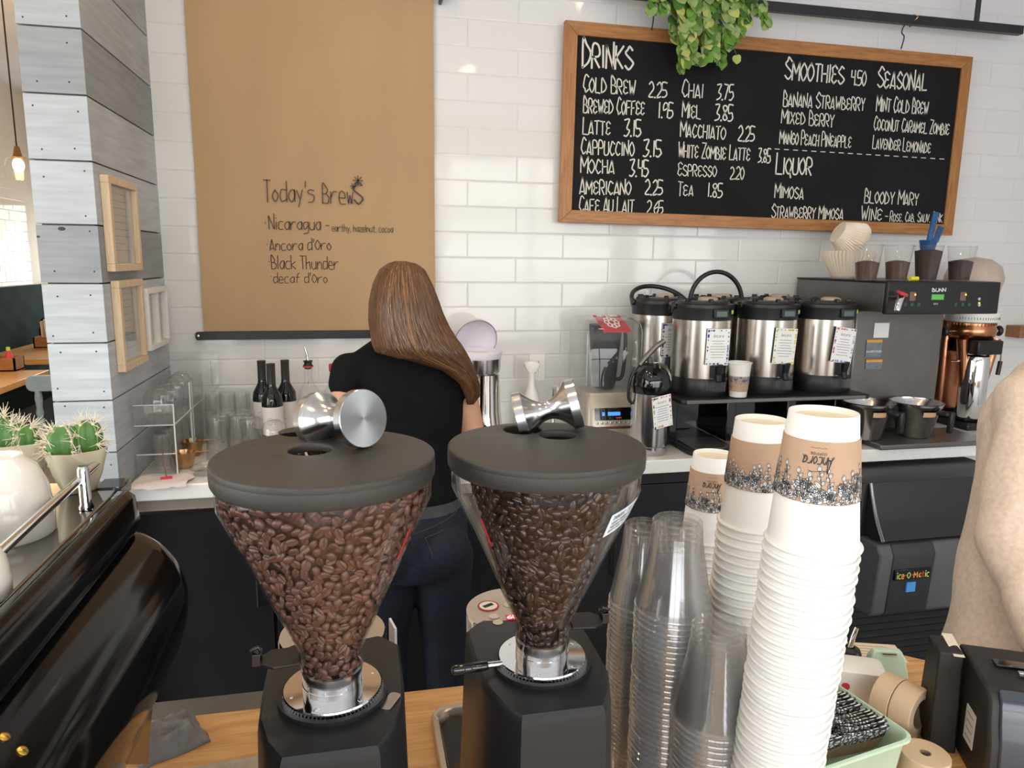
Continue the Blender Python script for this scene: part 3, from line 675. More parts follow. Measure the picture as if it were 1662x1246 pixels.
    sites.sort(key=lambda s: (ctr + s[0] - CAM).length - .25 * (Vector((s[0].x, s[0].y, 0)).normalized().dot(Vector((CAM - ctr).to_2d().normalized().to_3d()))))
    bm_ = bean_mesh(); me = bm_.mesh('coffee_bean', smooth=60); me.materials.append(beans[0])
    for i, (p, a) in enumerate(sites[:150]):
        o = bpy.data.objects.new('coffee_bean', me); COL.objects.link(o); o.matrix_world = Matrix.Translation(ctr) @ mat_of(p, a)
        tag(o, beans[1], 'coffee bean', beans[2])
    m = MB()
    for p, a in sites[150:]: m.add(bm_.v, bm_.f, mat_of(p, a))
    for k_ in range(500):                                   # second layer behind the first
        z = -.21 + (zmax + .21) * rn.random() ** .7; a = rn.uniform(0, 2 * PI); R = cone_r(z) * shrink(z) - .011 - rn.random() * .004
        if R > .006: m.add(bm_.v, bm_.f, mat_of(Vector((R * math.cos(a), R * math.sin(a), z)), a))
    core = [(0, -.2155)] + [(max(.004, cone_r(z) * shrink(z) - .011), z) for z in (-.215, -.195, -.15, -.1, -.06, -.041)]
    core += [(max(.004, cone_r(zmax) * shrink(zmax) - .012), zmax - .003), (0, zmax)]
    m.lathe(core, 32)
    o = m.build('coffee_beans', beans[0], None, (0, 0, 0), smooth=60, fixn=False); o.location = ctr
    tag(o, beans[3], 'coffee beans', kind='stuff')
    return t
ZTL, ZTR = 1.439, 1.4325
hl = atz(503, 729, ZTL); hl2 = atz(487, 703, ZTL); hr1 = atz(905, 705, ZTR); hr2 = atz(848, 697, ZTR)
GL_ = (-.031, .672); GR_ = (.190, .698)
make_grinder(*GL_, ZTL, -1, ('black coffee grinder full of medium brown beans, beside the espresso machine', [(hl.x - GL_[0], hl.y - GL_[1]), (hl2.x - GL_[0], hl2.y - GL_[1] + .008)]),
             (BEANL, 'medium brown roasted coffee bean against the clear wall of the left grinder hopper', 'brown beans in the hopper beside the espresso machine', 'mass of medium brown coffee beans filling the left grinder hopper'), lambda z: 1.0, -.022, 11)
make_grinder(*GR_, ZTR, 1, ('black coffee grinder holding dark glossy beans, beside the cup stacks', [(hr1.x - GR_[0], hr1.y - GR_[1]), (hr2.x - GR_[0], hr2.y - GR_[1])]),
             (BEAND, 'dark glossy roasted coffee bean against the clear wall of the right grinder hopper', 'dark beans in the hopper beside the cup stacks', 'mass of dark glossy coffee beans in the right grinder hopper'), lambda z: 1.0 if z < -.16 else 1.0 - .17 * min(1, (z + .16) / .09), -.026, 23)
# ---- steel dumbbell tampers lying on the lids
def make_tamper(label, a, b, r=.0282):
    t = thing('coffee_tamper', label, 'tamper', (a + b) / 2, 'steel double ended tampers')
    d = (b - a); L = d.length / 2; t.rotation_euler = frame_z(d, up=(0, 0, 1)).to_euler()
    m = MB(); pr = []
    for i in range(25):
        u = -1 + 2 * i / 24; pr.append((.0105 + (r - .0004 - .0105) * abs(u) ** 2.0, u * (L - .005)))
    m.lathe(pr, 48); m.build('waist', STEEL, t, local=True, smooth=50)
    for s in (-1, 1):
        m = MB(); z = s * L
        m.lathe([(r - .0035, z - s * .0055), (r - .0006, z - s * .0055), (r, z - s * .0049), (r, z + s * .0049), (r - .0006, z + s * .0055)], 64)
        m.mi = 1; m.lathe([(r - .0006, z + s * .0055), (0, z + s * .0055)], 64)
        m.build('tamping_disc', [STEEL, TURN], t, local=True, smooth=30)
    return t
F = atz(585, 679, ZTL + .0284); B = F + Vector((-math.sin(math.radians(38)), math.cos(math.radians(38)), -.17)) * .066
make_tamper('brushed steel double ended tamper facing out on the lid of the grinder with brown beans', B, F)
Rr = atz(931, 655, ZTR + .0290); Ll = Rr + Vector((-.057, .013, -.0160))
make_tamper('brushed steel double ended tamper seen side on, sunk in a lid hole', Ll, Rr)
# ================================================================== CUP STACKS
PCUP = pm('white_paper_cup', (.79, .775, .745), .55, var=.015, vscale=15)
CREAM = pm('cup_base_inside', (.74, .66, .50), .6, var=.03)
SLEEVE = pm('kraft_sleeve', (.44, .29, .195), .75, var=.05, vscale=40, bump=.1, bscale=300)
ORDI = 'first second third fourth fifth sixth seventh eighth ninth tenth eleventh twelfth thirteenth fourteenth fifteenth sixteenth seventeenth eighteenth nineteenth'.split()
TENS = {2: 'twenty', 3: 'thirty', 4: 'forty', 5: 'fifty', 6: 'sixty'}
def ordinal(n):
    if n < 20: return ORDI[n - 1]
    t, u = divmod(n, 10)
    return TENS[t][:-1] + 'ieth' if u == 0 else TENS[t] + '-' + ORDI[u - 1]
RB, RR, HC = .0308, .0424, .131                  # paper cup: base radius, rim radius, height
cup_prof = [(.0288, HC - .006), (.0292, HC - .0005), (.0298, HC), (RB - .0003, HC), (RB, HC - .0006), (RR - .0012, .006)]
cup_prof += [(RR + .0004 + .0019 * math.cos(a), .0038 + .0022 * math.sin(a)) for a in [PI * .6 - i * PI / 5 for i in range(8)]]
cup_prof += [(RR - .0018, .006), (.0284, HC - .008), (0, HC - .0075)]
def make_cup_mesh():
    m = MB(); m.lathe(cup_prof, 40)
    return m
def cup_rad(z): return RB + (RR - .0012 - RB) * (HC - z) / (HC - .006)
def sleeve_parts(root, rot, logo=True):
    """printed kraft sleeve round an upturned cup; v runs up from the sleeve's lower edge"""
    z0, z1, o = .052, .109, .0011
    def pt(a, v, e=0): z = z0 + v; r = cup_rad(z) + o + e; return Vector((r * math.sin(a + rot), -r * math.cos(a + rot), z))
    m = MB(); n = 48; vs = []
    for i in range(n):
        a = 2 * PI * i / n
        vs += [pt(a, 0), pt(a, z1 - z0), pt(a, z1 - z0, -.0009), pt(a, 0, -.0009)]
    fs = []
    for i in range(n):
        j = (i + 1) % n
        for q in range(4): fs.append((4 * i + q, 4 * j + q, 4 * j + (q + 1) % 4, 4 * i + (q + 1) % 4))
    m.add(vs, fs); s = m.build('sleeve', SLEEVE, root, local=True)
    rn = random.Random(4); R0 = .041
    fw_ = lambda u, v: pt(u / R0, v, .00035)
    fk = lambda u, v: pt(u / R0, v, .0006)
    wm, km = MB(), MB()
    def leaf(x, y, l, w_, ang, fill=True, vein=True):
        c, s2 = math.cos(ang), math.sin(ang); out = []
        for i in range(11):
            t_ = i / 10; out.append((t_ * l, w_ * math.sin(PI * t_ ** .8)))
        for i in range(9, 0, -1):
            t_ = i / 10; out.append((t_ * l, -w_ * math.sin(PI * t_ ** .8)))
        P = [(x + a * c - b * s2, min(.0565, max(.0004, y + a * s2 + b * c))) for a, b in out]
        if fill:
            k0 = len(wm.v); wm.v += [tuple(fw_(*p)) for p in P]; wm.f.append(tuple(range(k0, k0 + len(P)))); wm.m.append(0)
        lines = [P + [P[0]]]
        if vein: lines.append([(x, max(.0004, y)), (x + .8 * l * c, min(.056, max(.0004, y + .8 * l * s2)))])
        ink(km, lines, fk, .00042)
    u = -R0 * PI
    while u < R0 * PI:
        for _ in range(5):
            ang = rn.uniform(.15, PI - .15)
            leaf(u + rn.uniform(0, .004), .016 * rn.random() ** 1.2, rn.uniform(.005, .010), rn.uniform(.0014, .0028), ang)
        u += .0036
    for k in range(26):                                     # taller sprigs with buds
        x0 = -R0 * PI + (k + rn.random() * .7) * 2 * R0 * PI / 26; hh = rn.uniform(.013, .026); lean = rn.uniform(-.006, .006)
        st = [(x0 + lean * (t_ / 6) ** 2, .006 + hh * t_ / 6) for t_ in range(7)]; ink(km, [st], fk, .0004)
        for t_ in (3, 4, 5): leaf(st[t_][0], st[t_][1], .0055, .0014, .9 if t_ % 2 else PI - .9)
        leaf(st[6][0], st[6][1], .006, .0018, PI / 2)
    for k in range(5):                                      # open roses
        x0 = -R0 * PI + (k + .3) * 2 * R0 * PI / 5 + rn.uniform(-.004, .004); y0 = rn.uniform(.018, .027)
        for q in range(6): leaf(x0, y0, .0052, .0023, q * PI / 3 + .3, vein=False)
        for r_ in (.0012, .0024): ink(km, [[(x0 + r_ * math.cos(i * .6), y0 + r_ * math.sin(i * .6)) for i in range(11)]], fk, .0004)
        ink(km, [[(x0, y0 - .004), (x0 - .002, .004)]], fk, .0005)
    for k in range(8):                                      # curled tendrils
        x0 = rn.uniform(-R0 * PI, R0 * PI); y0 = rn.uniform(.016, .026)
        ink(km, [[(x0 + (.0032 - .00022 * i) * math.cos(i * .7), y0 + (.0032 - .00022 * i) * math.sin(i * .7)) for i in range(13)]], fk, .00035)
    if logo:                                                # lettering stands upside down on an upturned cup
        for off in (0, PI * R0):
            def put(txt, cx, cy, wdt, h, pen, seed=3):
                ls, L = strokes(txt, 1.5 if h > .006 else 1.0, .15, seed); sx_ = wdt / L; sy_ = h / 6
                ink(km, [[(off + cx + wdt / 2 - x * sx_ - y * sy_ * .18, cy - y * sy_) for x, y in st] for st in ls], fk, pen)
            put('Ancora', 0, .0435, .028, .0095, .00095); put('COFFEE', 0, .0475, .016, .0022, .00035)
            ink(km, [[(off - .008 + .016 * i / 8, .0515 + .0004 * math.sin(i * 2)) for i in range(9)]], fk, .0003)
            for sgn in (-1, 1):
                ink(km, [[(off + sgn * (.010 + .004 * (i / 12)) + sgn * .0016 * math.cos(i * .55), .0415 + (-.004 + .0065 * i / 12) + .0013 * math.sin(i * .55)) for i in range(13)]], fk, .0005)
            ink(km, [[(off - .009 + .018 * i / 10, .0305 - .0008 * math.sin(i * .6)) for i in range(11)]], fk, .0005)
    wm.build('flower_print_fill', PAPERW, s, local=True, smooth=0, fixn=False)
    km.build('flower_print_ink', INK, s, local=True, smooth=0, fixn=False)
def paper_stack(X, Y, ztop, pitch, stackname, srot, group, jit=1, lean=(0, 0)):
    cm = make_cup_mesh(); me = None; rn = random.Random(jit)
    n = int((ztop - HC - ZF) / pitch) + 1
    for i in range(n):
        z = ztop - HC - i * pitch
        dx, dy = (rn.uniform(-.0007, .0007), rn.uniform(-.0007, .0007)) if i else (0, 0)
        if i == 0:
            t = thing('paper_cup', 'upturned white paper cup in a flower printed kraft sleeve topping %s' % stackname, 'cup', (X, Y, z), 'sleeved paper cups topping the stacks')
            b = cm.build('cup_body', PCUP, t, local=True, smooth=35); me = b.data
            m = MB(); m.lathe([(.0291, HC - .0059), (0, HC - .0058)], 32); m.build('recessed_base', CREAM, t, local=True)
            sleeve_parts(t, srot)
        else:
            o = bpy.data.objects.new('paper_cup', me); COL.objects.link(o); o.location = (X + dx + lean[0] * i, Y + dy + lean[1] * i, z); o.rotation_euler = (0, 0, rn.uniform(0, 6))
            tag(o, 'white paper cup, %s below the sleeved cup of %s' % (ordinal(i), stackname), 'cup', group)
PSR = (.424, .578); PSM = (.470, .750); PSL = (.530, .940)
zr = at(1337, 667, PSR[1]); zm = at(1237, 680, PSM[1]); zl = at(1160, 736, PSL[1])
PSR = (zr.x, PSR[1]); PSM = (zm.x, PSM[1]); PSL = (zl.x, PSL[1])
paper_stack(*PSR, zr.z, .0106, 'the tallest paper stack', -.66, 'cups of the tallest paper stack', 1, (-.0002, .0008))
paper_stack(*PSM, zm.z, .0106, 'the middle paper stack', .9, 'cups of the middle paper stack', 2, (-.0002, .0004))
paper_stack(*PSL, zl.z, .0106, 'the shortest paper stack', -.52, 'cups of the short paper stack', 3)
# clear plastic cups
PB, PR, PH = .0292, .0445, .112
def clear_cup():
    m = MB()
    pr = [(0, PH - .004), (.010, PH - .0038), (.0105, PH - .003), (.022, PH - .003), (.0225, PH - .004), (PB - .004, PH - .0035), (PB - .002, PH), (PB, PH - .002), (PB + .0006, PH - .012), (PB + .0011, PH - .0125), (PB + .0012, PH - .016), (PB + .0009, PH - .0165)]
    pr += [(PB + (PR - PB) * u, PH - .0165 - (PH - .027) * u) for u in (.25, .5, .75, .97)]
    pr += [(PR + .0004, .0085), (PR + .0004, .0035), (PR + .0022, .0028), (PR + .0026, .0014), (PR + .0018, .0002), (PR + .0004, .0008)]
    k = len(pr) - 6; m.lathe(pr[:k + 1], 40); m.mi = 1; m.lathe(pr[k:], 40); return m
def clear_stack(X, Y, ztop, pitch, stackname, group, jit):
    global PETME
    rn = random.Random(jit); n = int((ztop - PH - ZF) / pitch) + 1
    if PETME is None: PETME = clear_cup().mesh('clear_cup', smooth=35); PETME.materials.append(PET); PETME.materials.append(PETRIM)
    for i in range(n):
        o = bpy.data.objects.new('plastic_cup', PETME); COL.objects.link(o)
        o.location = (X + rn.uniform(-.0006, .0006), Y + rn.uniform(-.0006, .0006), ztop - PH - i * pitch); o.rotation_euler = (0, 0, rn.uniform(0, 6))
        tag(o, ('clear plastic cup upturned on top of %s' if i == 0 else 'clear plastic cup, ' + ordinal(i) + ' below the top of %s') % stackname, 'cup', group)
PETME = None
f_ = atd(1168, 1012, .785); m_ = atd(1100, 842, .850); l_ = atd(1048, 850, .98)
clear_stack(f_.x, f_.y, f_.z, .0072, 'the short front stack', 'cups of the short front plastic stack', 4)
clear_stack(m_.x, m_.y, m_.z, .0072, 'the tallest plastic stack', 'cups of the tall plastic stack', 5)
clear_stack(l_.x, l_.y, l_.z, .0072, 'the plastic stack behind it', 'cups of the plastic stack behind', 6)
print('STACKS', PSR, PSM, PSL, f_, m_, l_)
# ================================================================== PEOPLE
from mathutils.bvhtree import BVHTree
def capsule(m, p0, p1, r0, r1, fl=1.0, side=None, seg=16):
    p0, p1 = Vector(p0), Vector(p1); d = p1 - p0; L = d.length
    R = frame_z(d if L > 1e-6 else Vector((0, 0, 1)), up=side)
    pr = [(0, -r0)] + [(r0 * math.cos(a), r0 * math.sin(a)) for a in (-1.2, -.8, -.4, 0)] + [(r0 + (r1 - r0) * u, L * u) for u in (.33, .66)] + [(r1 * math.cos(a), L + r1 * math.sin(a)) for a in (0, .4, .8, 1.2)] + [(0, L + r1)]
    m.lathe(pr, seg, Matrix.Translation(p0) @ R.to_4x4(), (1, fl))
def limb(m, pts, rs, **k):
    for i in range(len(pts) - 1): capsule(m, pts[i], pts[i + 1], rs[i], rs[i + 1], **k)
def ellrings(m, rows, n=28, rot=0):
    """rows of (cx, cy, z, rx, ry)"""
    rs = []
    for cx, cy, z, rx, ry in rows:
        rs.append([(cx + rx * math.cos(2 * PI * i / n) * math.cos(rot) - ry * math.sin(2 * PI * i / n) * math.sin(rot), cy + rx * math.cos(2 * PI * i / n) * math.sin(rot) + ry * math.sin(2 * PI * i / n) * math.cos(rot), z) for i in range(n)])
    m.rings(rs)
def fuse(m, name, mat, parent, voxel=.007, smooth=6, disp=None):
    """one continuous skin over overlapping volumes"""
    me = m.mesh(name, ORG[parent.name], smooth=0); o = bpy.data.objects.new(name, me); COL.objects.link(o)
    r = o.modifiers.new('r', 'REMESH'); r.mode = 'VOXEL'; r.voxel_size = voxel
    s = o.modifiers.new('s', 'SMOOTH'); s.factor = .5; s.iterations = smooth
    dg = bpy.context.evaluated_depsgraph_get(); dg.update()
    me2 = bpy.data.meshes.new_from_object(o.evaluated_get(dg)); bpy.data.objects.remove(o)
    if disp:
        for v in me2.vertices: v.co += Vector(disp(v.co + ORG[parent.name]))
    me2.materials.clear(); me2.shade_smooth()
    return link_mesh(name, me2, mat, parent)
def head(m, c, s, face):
    """skull, jaw, nose and ears; face is the way it looks"""
    f = Vector(face).normalized(); R = Matrix((Vector((0, 0, 1)).cross(f) * -1, f, Vector((0, 0, 1)))).transposed().to_4x4()
    M = Matrix.Translation(c) @ R @ Matrix.Scale(s, 4)
    m.sphere((0, -.008, .02), (.073, .092, .095), 20, 14, M); m.sphere((0, .022, -.055), (.052, .062, .058), 16, 10, M)
    m.sphere((0, .094, -.018), (.011, .016, .016), 10, 8, M); m.sphere((0, .086, .002), (.009, .012, .022), 10, 8, M)
    for sx_ in (-1, 1): m.sphere((sx_ * .074, -.004, -.012), (.008, .018, .028), 10, 8, M)
    m.sphere((0, .080, -.052), (.022, .010, .005), 10, 6, M); m.sphere((0, .079, -.061), (.019, .010, .006), 10, 6, M)
    return M
def eyes(M, parent):
    m = MB()
    for sx_ in (-1, 1): m.sphere((sx_ * .028, .0735, .006), .0105, 14, 10, M)
    e = m.build('eyes', pm('eye_white', (.8, .78, .75), .2, var=.02), parent)
    m = MB()
    for sx_ in (-1, 1): m.sphere((sx_ * .028, .0805, .006), (.0055, .0045, .0055), 10, 8, M)
    m.build('irises', pm('brown_iris', (.05, .025, .01), .2, var=.1), e)
def hand(m, w, d, palm_n, thumb_s, curl=.5, s=1.0):
    """palm plus five bent fingers; w wrist, d the way the hand points, palm_n out of the palm"""
    d = Vector(d).normalized(); n = Vector(palm_n); n = (n - d * n.dot(d)).normalized(); x = d.cross(n)
    P = lambda a, b, c: Vector(w) + (x * a + d * b + n * c) * s
    for a in (-.026, -.009, .009, .026): capsule(m, P(a * .7, .005, 0), P(a, .085, 0), .013 * s, .0115 * s)
    for a, l in ((-.028, .058), (-.010, .073), (.009, .078), (.027, .068)):
        b0 = .088; c0 = 0; ang = 0; r = .0088
        for seg_, k in ((.45, curl), (.32, curl * 1.2), (.26, curl)):
            ang += k; b1 = b0 + l * seg_ * math.cos(ang); c1 = c0 + l * seg_ * math.sin(ang)
            capsule(m, P(a, b0, c0), P(a * 1.02, b1, c1), r * s, (r - .0007) * s, seg=10); b0, c0 = b1, c1; r -= .0007
    t = thumb_s; capsule(m, P(.02 * t, .022, .004), P(.043 * t, .052, .014), .0135 * s, .011 * s); capsule(m, P(.043 * t, .052, .014), P(.050 * t, .080, .026), .0105 * s, .0088 * s)
SKIN = pm('warm_skin', (.56, .30, .19), .5, var=.05, vscale=30, sss=.08)
# ---- barista seen from behind
t = thing('person', 'person with long straight brown hair in black t-shirt and jeans, seen from behind', 'person', (.17, 2.07, 0))
Yt = 2.06
def wp(x, y, Y=Yt): return at(x, y, Y)
shL, shR = wp(566, 600), wp(742, 602); elL = wp(556, 712, 2.04); elR = wp(772, 728, 2.07); wrL = wp(628, 728, 2.28); wrR = wp(742, 748, 2.27)
def row(y, xl, xr, Y, ry):
    a, b = at(xl, y, Y), at(xr, y, Y); return ((a.x + b.x) / 2, Y, (a.z + b.z) / 2, (b.x - a.x) / 2, ry)
hipc = row(890, 586, 756, 2.05, .115)
torso = [row(900, 588, 754, 2.05, .11), row(850, 592, 754, 2.05, .112), row(790, 606, 741, 2.055, .095), row(745, 612, 734, 2.06, .088), row(690, 604, 744, 2.065, .095), row(640, 590, 752, 2.07, .10), row(602, 572, 742, 2.075, .088), row(575, 588, 724, 2.08, .066), row(556, 628, 690, 2.085, .05)]
m = MB(); ellrings(m, torso)
hc = at(655, 497, 2.10)
capsule(m, at(655, 575, 2.08), at(655, 530, 2.09), .052, .050)
HM = head(m, hc, 1.0, (.05, .92, -.30))
limb(m, [shL, (shL + elL) / 2, elL], [.047, .042, .036]); limb(m, [elL, wrL], [.036, .024]); limb(m, [shR, (shR + elR) / 2, elR], [.047, .042, .036]); limb(m, [elR, wrR], [.036, .024])
hand(m, wrL, Vector((.25, .8, -.3)), (.1, .2, -1), 1, .4, .92); hand(m, wrR, Vector((-.35, .8, -.25)), (-.3, .2, -1), -1, .5, .92)
hx, hz_ = hipc[0], hipc[2]
legs = []
for s in (-1, 1):
    hp = Vector((hx + s * .085, 2.05, hz_ - .03)); kn = Vector((hx + s * .085, 2.06, .47)); an = Vector((hx + s * .09, 2.04, .09)); legs.append((hp, kn, an))
    limb(m, [hp, (hp + kn) / 2, kn, kn * .6 + an * .4, an], [.088, .074, .055, .05, .036]); capsule(m, an + Vector((0, -.02, -.045)), an + Vector((0, .13, -.06)), .036, .026)
body = fuse(m, 'body', SKIN, t, .0062, 4)
eyes(HM, t)
def fabric_fold(k, amp):
    def f(c):
        n = noise.noise(Vector((c.x * k, c.y * k, c.z * k * .7))); n2 = noise.noise(Vector((c.x * k * 2.3 + 5, c.y * k * 2.3, c.z * k * 2)))
        return (amp * n * .6, -amp * (n + .5 * n2), 0)
    return f
m = MB(); e = .011
ellrings(m, [(a, b, z, rx + e, ry + e) for a, b, z, rx, ry in [row(808, 603, 742, 2.055, .10)] + torso[2:8]])
capsule(m, at(655, 580, 2.08), at(652, 545, 2.085), .072, .060); capsule(m, at(620, 578, 2.08), shL + Vector((.03, 0, .0)), .055, .05); capsule(m, at(690, 578, 2.08), shR + Vector((-.03, 0, .0)), .055, .05)
for sh, el, o in ((shL, elL, -1), (shR, elR, 1)):
    a = sh + (el - sh) * .20; limb(m, [sh + Vector((-o * .03, 0, -.01)), sh, a], [.050, .050, .052])
TSH = pm('black_cotton', (.0045, .0045, .005), .9, var=.25, vscale=40, spec=.2)
fuse(m, 'tshirt', TSH, t, .0075, 7, fabric_fold(9, .006))
DENIM = pm('dark_denim', (.007, .010, .022), .8, var=.45, vscale=120, bump=.2, bscale=800)
m = MB(); e = .010
ellrings(m, [(a, b, z, rx + e, ry + e) for a, b, z, rx, ry in [row(925, 590, 750, 2.05, .10)] + torso[:2] + [row(806, 604, 742, 2.055, .098)]])
for hp, kn, an in legs: limb(m, [hp, (hp + kn) / 2, kn, kn * .5 + an * .5, an], [.096, .084, .066, .06, .05])
for s in (-1, 1): m.sphere((hx + s * .075, 2.05 - .07, hz_ + .02), (.085, .065, .085), 18, 12)
jn = fuse(m, 'jeans', DENIM, t, .008, 5, fabric_fold(14, .003))
bv = BVHTree.FromPolygons([v.co + ORG[t.name] for v in jn.data.vertices], [tuple(p.vertices) for p in jn.data.polygons])
def cast(px, py, off=.0015):
    d = ray(px, py).normalized(); h = bv.ray_cast(CAM, d)
    return (h[0] - d * off) if h[0] is not None else None
m = MB()
for line in ([(668, 868), (700, 856), (725, 843), (742, 829)], [(690, 873), (715, 862), (746, 838)], [(690, 873), (697, 888), (703, 905)], [(640, 858), (668, 868)]):
    P = [cast(*p) for p in line]; P = [p for p in P if p is not None]
    if len(P) > 1: m.tube(spline(P, 5), .0011, 6)
if m.v: m.build('pocket_stitching', pm('copper_thread', (.06, .04, .028), .7, var=.1), jn)
m = MB(); a, b, z, rx, ry = row(812, 603, 743, 2.055, .102)
ell = lambda k, zz: [(a + (rx + k) * math.cos(2 * PI * i / 40), b + (ry + k) * math.sin(2 * PI * i / 40), zz) for i in range(40)]
m.rings([ell(.010, z - .018), ell(.014, z - .017), ell(.014, z + .015), ell(.010, z + .016)], (False, False)); m.build('belt', pm('grey_belt', (.06, .06, .065), .5, var=.1), t)
for s, (hp, kn, an) in zip((-1, 1), legs):
    m = MB(); ellrings(m, [(an.x, an.y + .05, .0, .044, .135), (an.x, an.y + .05, .03, .046, .137), (an.x, an.y + .035, .06, .042, .115), (an.x, an.y, .10, .040, .05)]); m.build('shoe', BLACKP, t)
# hair: a solid fall of hair with strands lying on it
HR = [(424, 643, 657, 2.08, .03), (428, 630, 676, 2.077, .066), (438, 616, 689, 2.072, .095), (462, 605, 701, 2.06, .105), (490, 599, 712, 2.05, .112), (520, 598, 722, 2.035, .105), (545, 602, 737, 2.005, .085), (558, 604, 747, 1.985, .075), (569, 609, 754, 1.975, .066), (581, 650, 761, 1.98, .055), (600, 715, 770, 1.99, .04), (622, 745, 778, 2.0, .033), (642, 754, 778, 2.005, .024), (656, 758, 768, 2.005, .008)]
HRW = [row(*r) for r in HR]
def hair_pt(u, a, k=1.0):
    """u 0..1 down the fall, a the angle across the back"""
    f = u * (len(HRW) - 1); i = min(int(f), len(HRW) - 2); w_ = f - i
    q = [HRW[i][j] * (1 - w_) + HRW[i + 1][j] * w_ for j in range(5)]
    return Vector((q[0] + q[3] * k * math.sin(a), q[1] - q[4] * k * math.cos(a), q[2]))
HAIRD = pm('brown_hair', (.060, .026, .011), .42, col2=(.115, .055, .024), vscale=30, stretch=(6, 6, .6), spec=.6)
HAIRM = pm('chestnut_strand', (.125, .056, .024), .38, var=.2, vscale=20, spec=.6)
HAIRG = pm('golden_strand', (.23, .118, .052), .38, var=.2, vscale=20, spec=.6)
m = MB(); rs = []
for i in range(49):
    rs.append([hair_pt(i / 48, 2 * PI * q / 40, .95 + .03 * math.sin(q * 2.9 + i * .12)) for q in range(40)])
m.rings(rs); rn = random.Random(8)
for s in range(900):
    a0 = rn.uniform(-1.75, 1.75); u0 = max(0.0, rn.gauss(.02, .06)); big = rn.random()
    u1 = min(1.0, (.52 + .16 * rn.random()) if a0 < -.2 else (.58 + .42 * rn.random())); da = rn.uniform(-.25, .25); off = rn.uniform(.0, .005)
    ph = rn.uniform(0, 6); P = []
    for k in range(15):
        u = u0 + (u1 - u0) * k / 14; p = hair_pt(u, a0 + da * u + .07 * math.sin(u * 7 + ph), 1.0)
        if p.z > 0: P.append(p + Vector((0, -off * min(1, k / 4), 0)))
    g = math.exp(-((a0 + .1) / .8) ** 2)
    m.mi = 2 if rn.random() < .04 + .16 * g * (1 - u0) else (1 if rn.random() < .30 + .25 * g else 0)
    w0 = rn.uniform(.0006, .0015); m.tube(P, [w0 * (.35 + .65 * math.sin(PI * min(1, .12 + k / 14 * .88))) + .0003 for k in range(15)], 5)
m.mi = 0
m.build('hair', [HAIRD, HAIRM, HAIRG], t, smooth=70, fixn=False)
# ---- person in the beige sweater at the register
t = thing('person', 'person in a loose beige knit sweater standing at the register, mostly out of frame', 'person', (1.62, 1.52, 0))
pel = atd(1662, 1060, 1.66); sc = atd(1735, 600, 1.72); shr = atd(1670, 645, 1.66); elr = atd(1640, 868, 1.60); wrr = atd(1684, 1052, 1.44)
shl = atd(1780, 620, 1.80); ell_ = atd(1760, 880, 1.66); wrl = atd(1740, 1040, 1.46); hd = atd(1800, 440, 1.68)
m = MB()
def trow(c, rx, ry): return (c.x, c.y, c.z, rx, ry)
mid = (pel + sc) / 2 + Vector((0, .02, 0))
tz = [trow(pel + Vector((0, 0, -.08)), .16, .115), trow(pel, .165, .12), trow(pel * .7 + mid * .3, .15, .11), trow(mid, .135, .105), trow(mid * .4 + sc * .6, .155, .115), trow(sc + Vector((0, 0, -.06)), .15, .10), trow(sc, .10, .07), trow(sc + Vector((0, 0, .03)), .06, .055)]
ellrings(m, tz); capsule(m, sc, sc * .5 + hd * .5, .055, .052); HM = head(m, hd, 1.0, (.25, -.9, -.3))
for a, b, c in ((shr, elr, wrr), (shl, ell_, wrl)):
    limb(m, [a, (a + b) / 2, b], [.048, .043, .037]); limb(m, [b, c], [.037, .025])
hand(m, wrr, Vector((.3, -.5, -.75)), (.6, .1, -.3), -1, .45); hand(m, wrl, Vector((.05, -.6, -.7)), (-.5, 0, -.4), 1, .45)
legs = []
for s in (-1, 1):
    hp = Vector((pel.x + s * .09, pel.y + .01, pel.z - .12)); kn = Vector((pel.x + s * .09, pel.y, .47)); an = Vector((pel.x + s * .095, pel.y + .03, .09)); legs.append((hp, kn, an))
    limb(m, [hp, (hp + kn) / 2, kn, an], [.09, .076, .056, .037]); capsule(m, an + Vector((0, .02, -.045)), an + Vector((0, -.12, -.06)), .036, .026)
fuse(m, 'body', SKIN, t, .0065, 4); eyes(HM, t)
KNIT = pm('oatmeal_knit', (.56, .44, .355), .9, col2=(.68, .56, .46), vscale=90, bump=.5, bscale=500, sheen=.2)
m = MB(); e = .02
ellrings(m, [(a, b, z, rx + e, ry + e) for a, b, z, rx, ry in tz[1:]])
low = atd(1625, 1010, 1.66); capsule(m, low, low + Vector((.10, 0, -.02)), .085, .10); capsule(m, pel + Vector((-.03, 0, -.05)), pel + Vector((-.01, 0, .1)), .165, .15, fl=.8)
capsule(m, sc + Vector((0, 0, .0)), sc + Vector((0, 0, .03)), .075, .07)
for a, b, c in ((shr, elr, wrr), (shl, ell_, wrl)):
    limb(m, [a + (sc - a) * .35, a, a * .5 + b * .5, b + Vector((-.012, 0, 0))], [.075, .066, .06, .058]); limb(m, [b + Vector((-.012, 0, 0)), b * .5 + c * .5, c * .92 + b * .08], [.058, .05, .038])
def knit_fold(c):
    n = noise.noise(Vector((c.x * 16, c.y * 16, c.z * 6))); n2 = noise.noise(Vector((c.x * 30, c.y * 30, c.z * 11 + 3)))
    return (.010 * n, -.008 * n - .004 * n2, 0)
fuse(m, 'sweater', KNIT, t, .0085, 6, knit_fold)
m = MB()
for hp, kn, an in legs: limb(m, [hp, (hp + kn) / 2, kn, an], [.1, .086, .068, .052])
fuse(m, 'trousers', BLACKM, t, .01, 4)
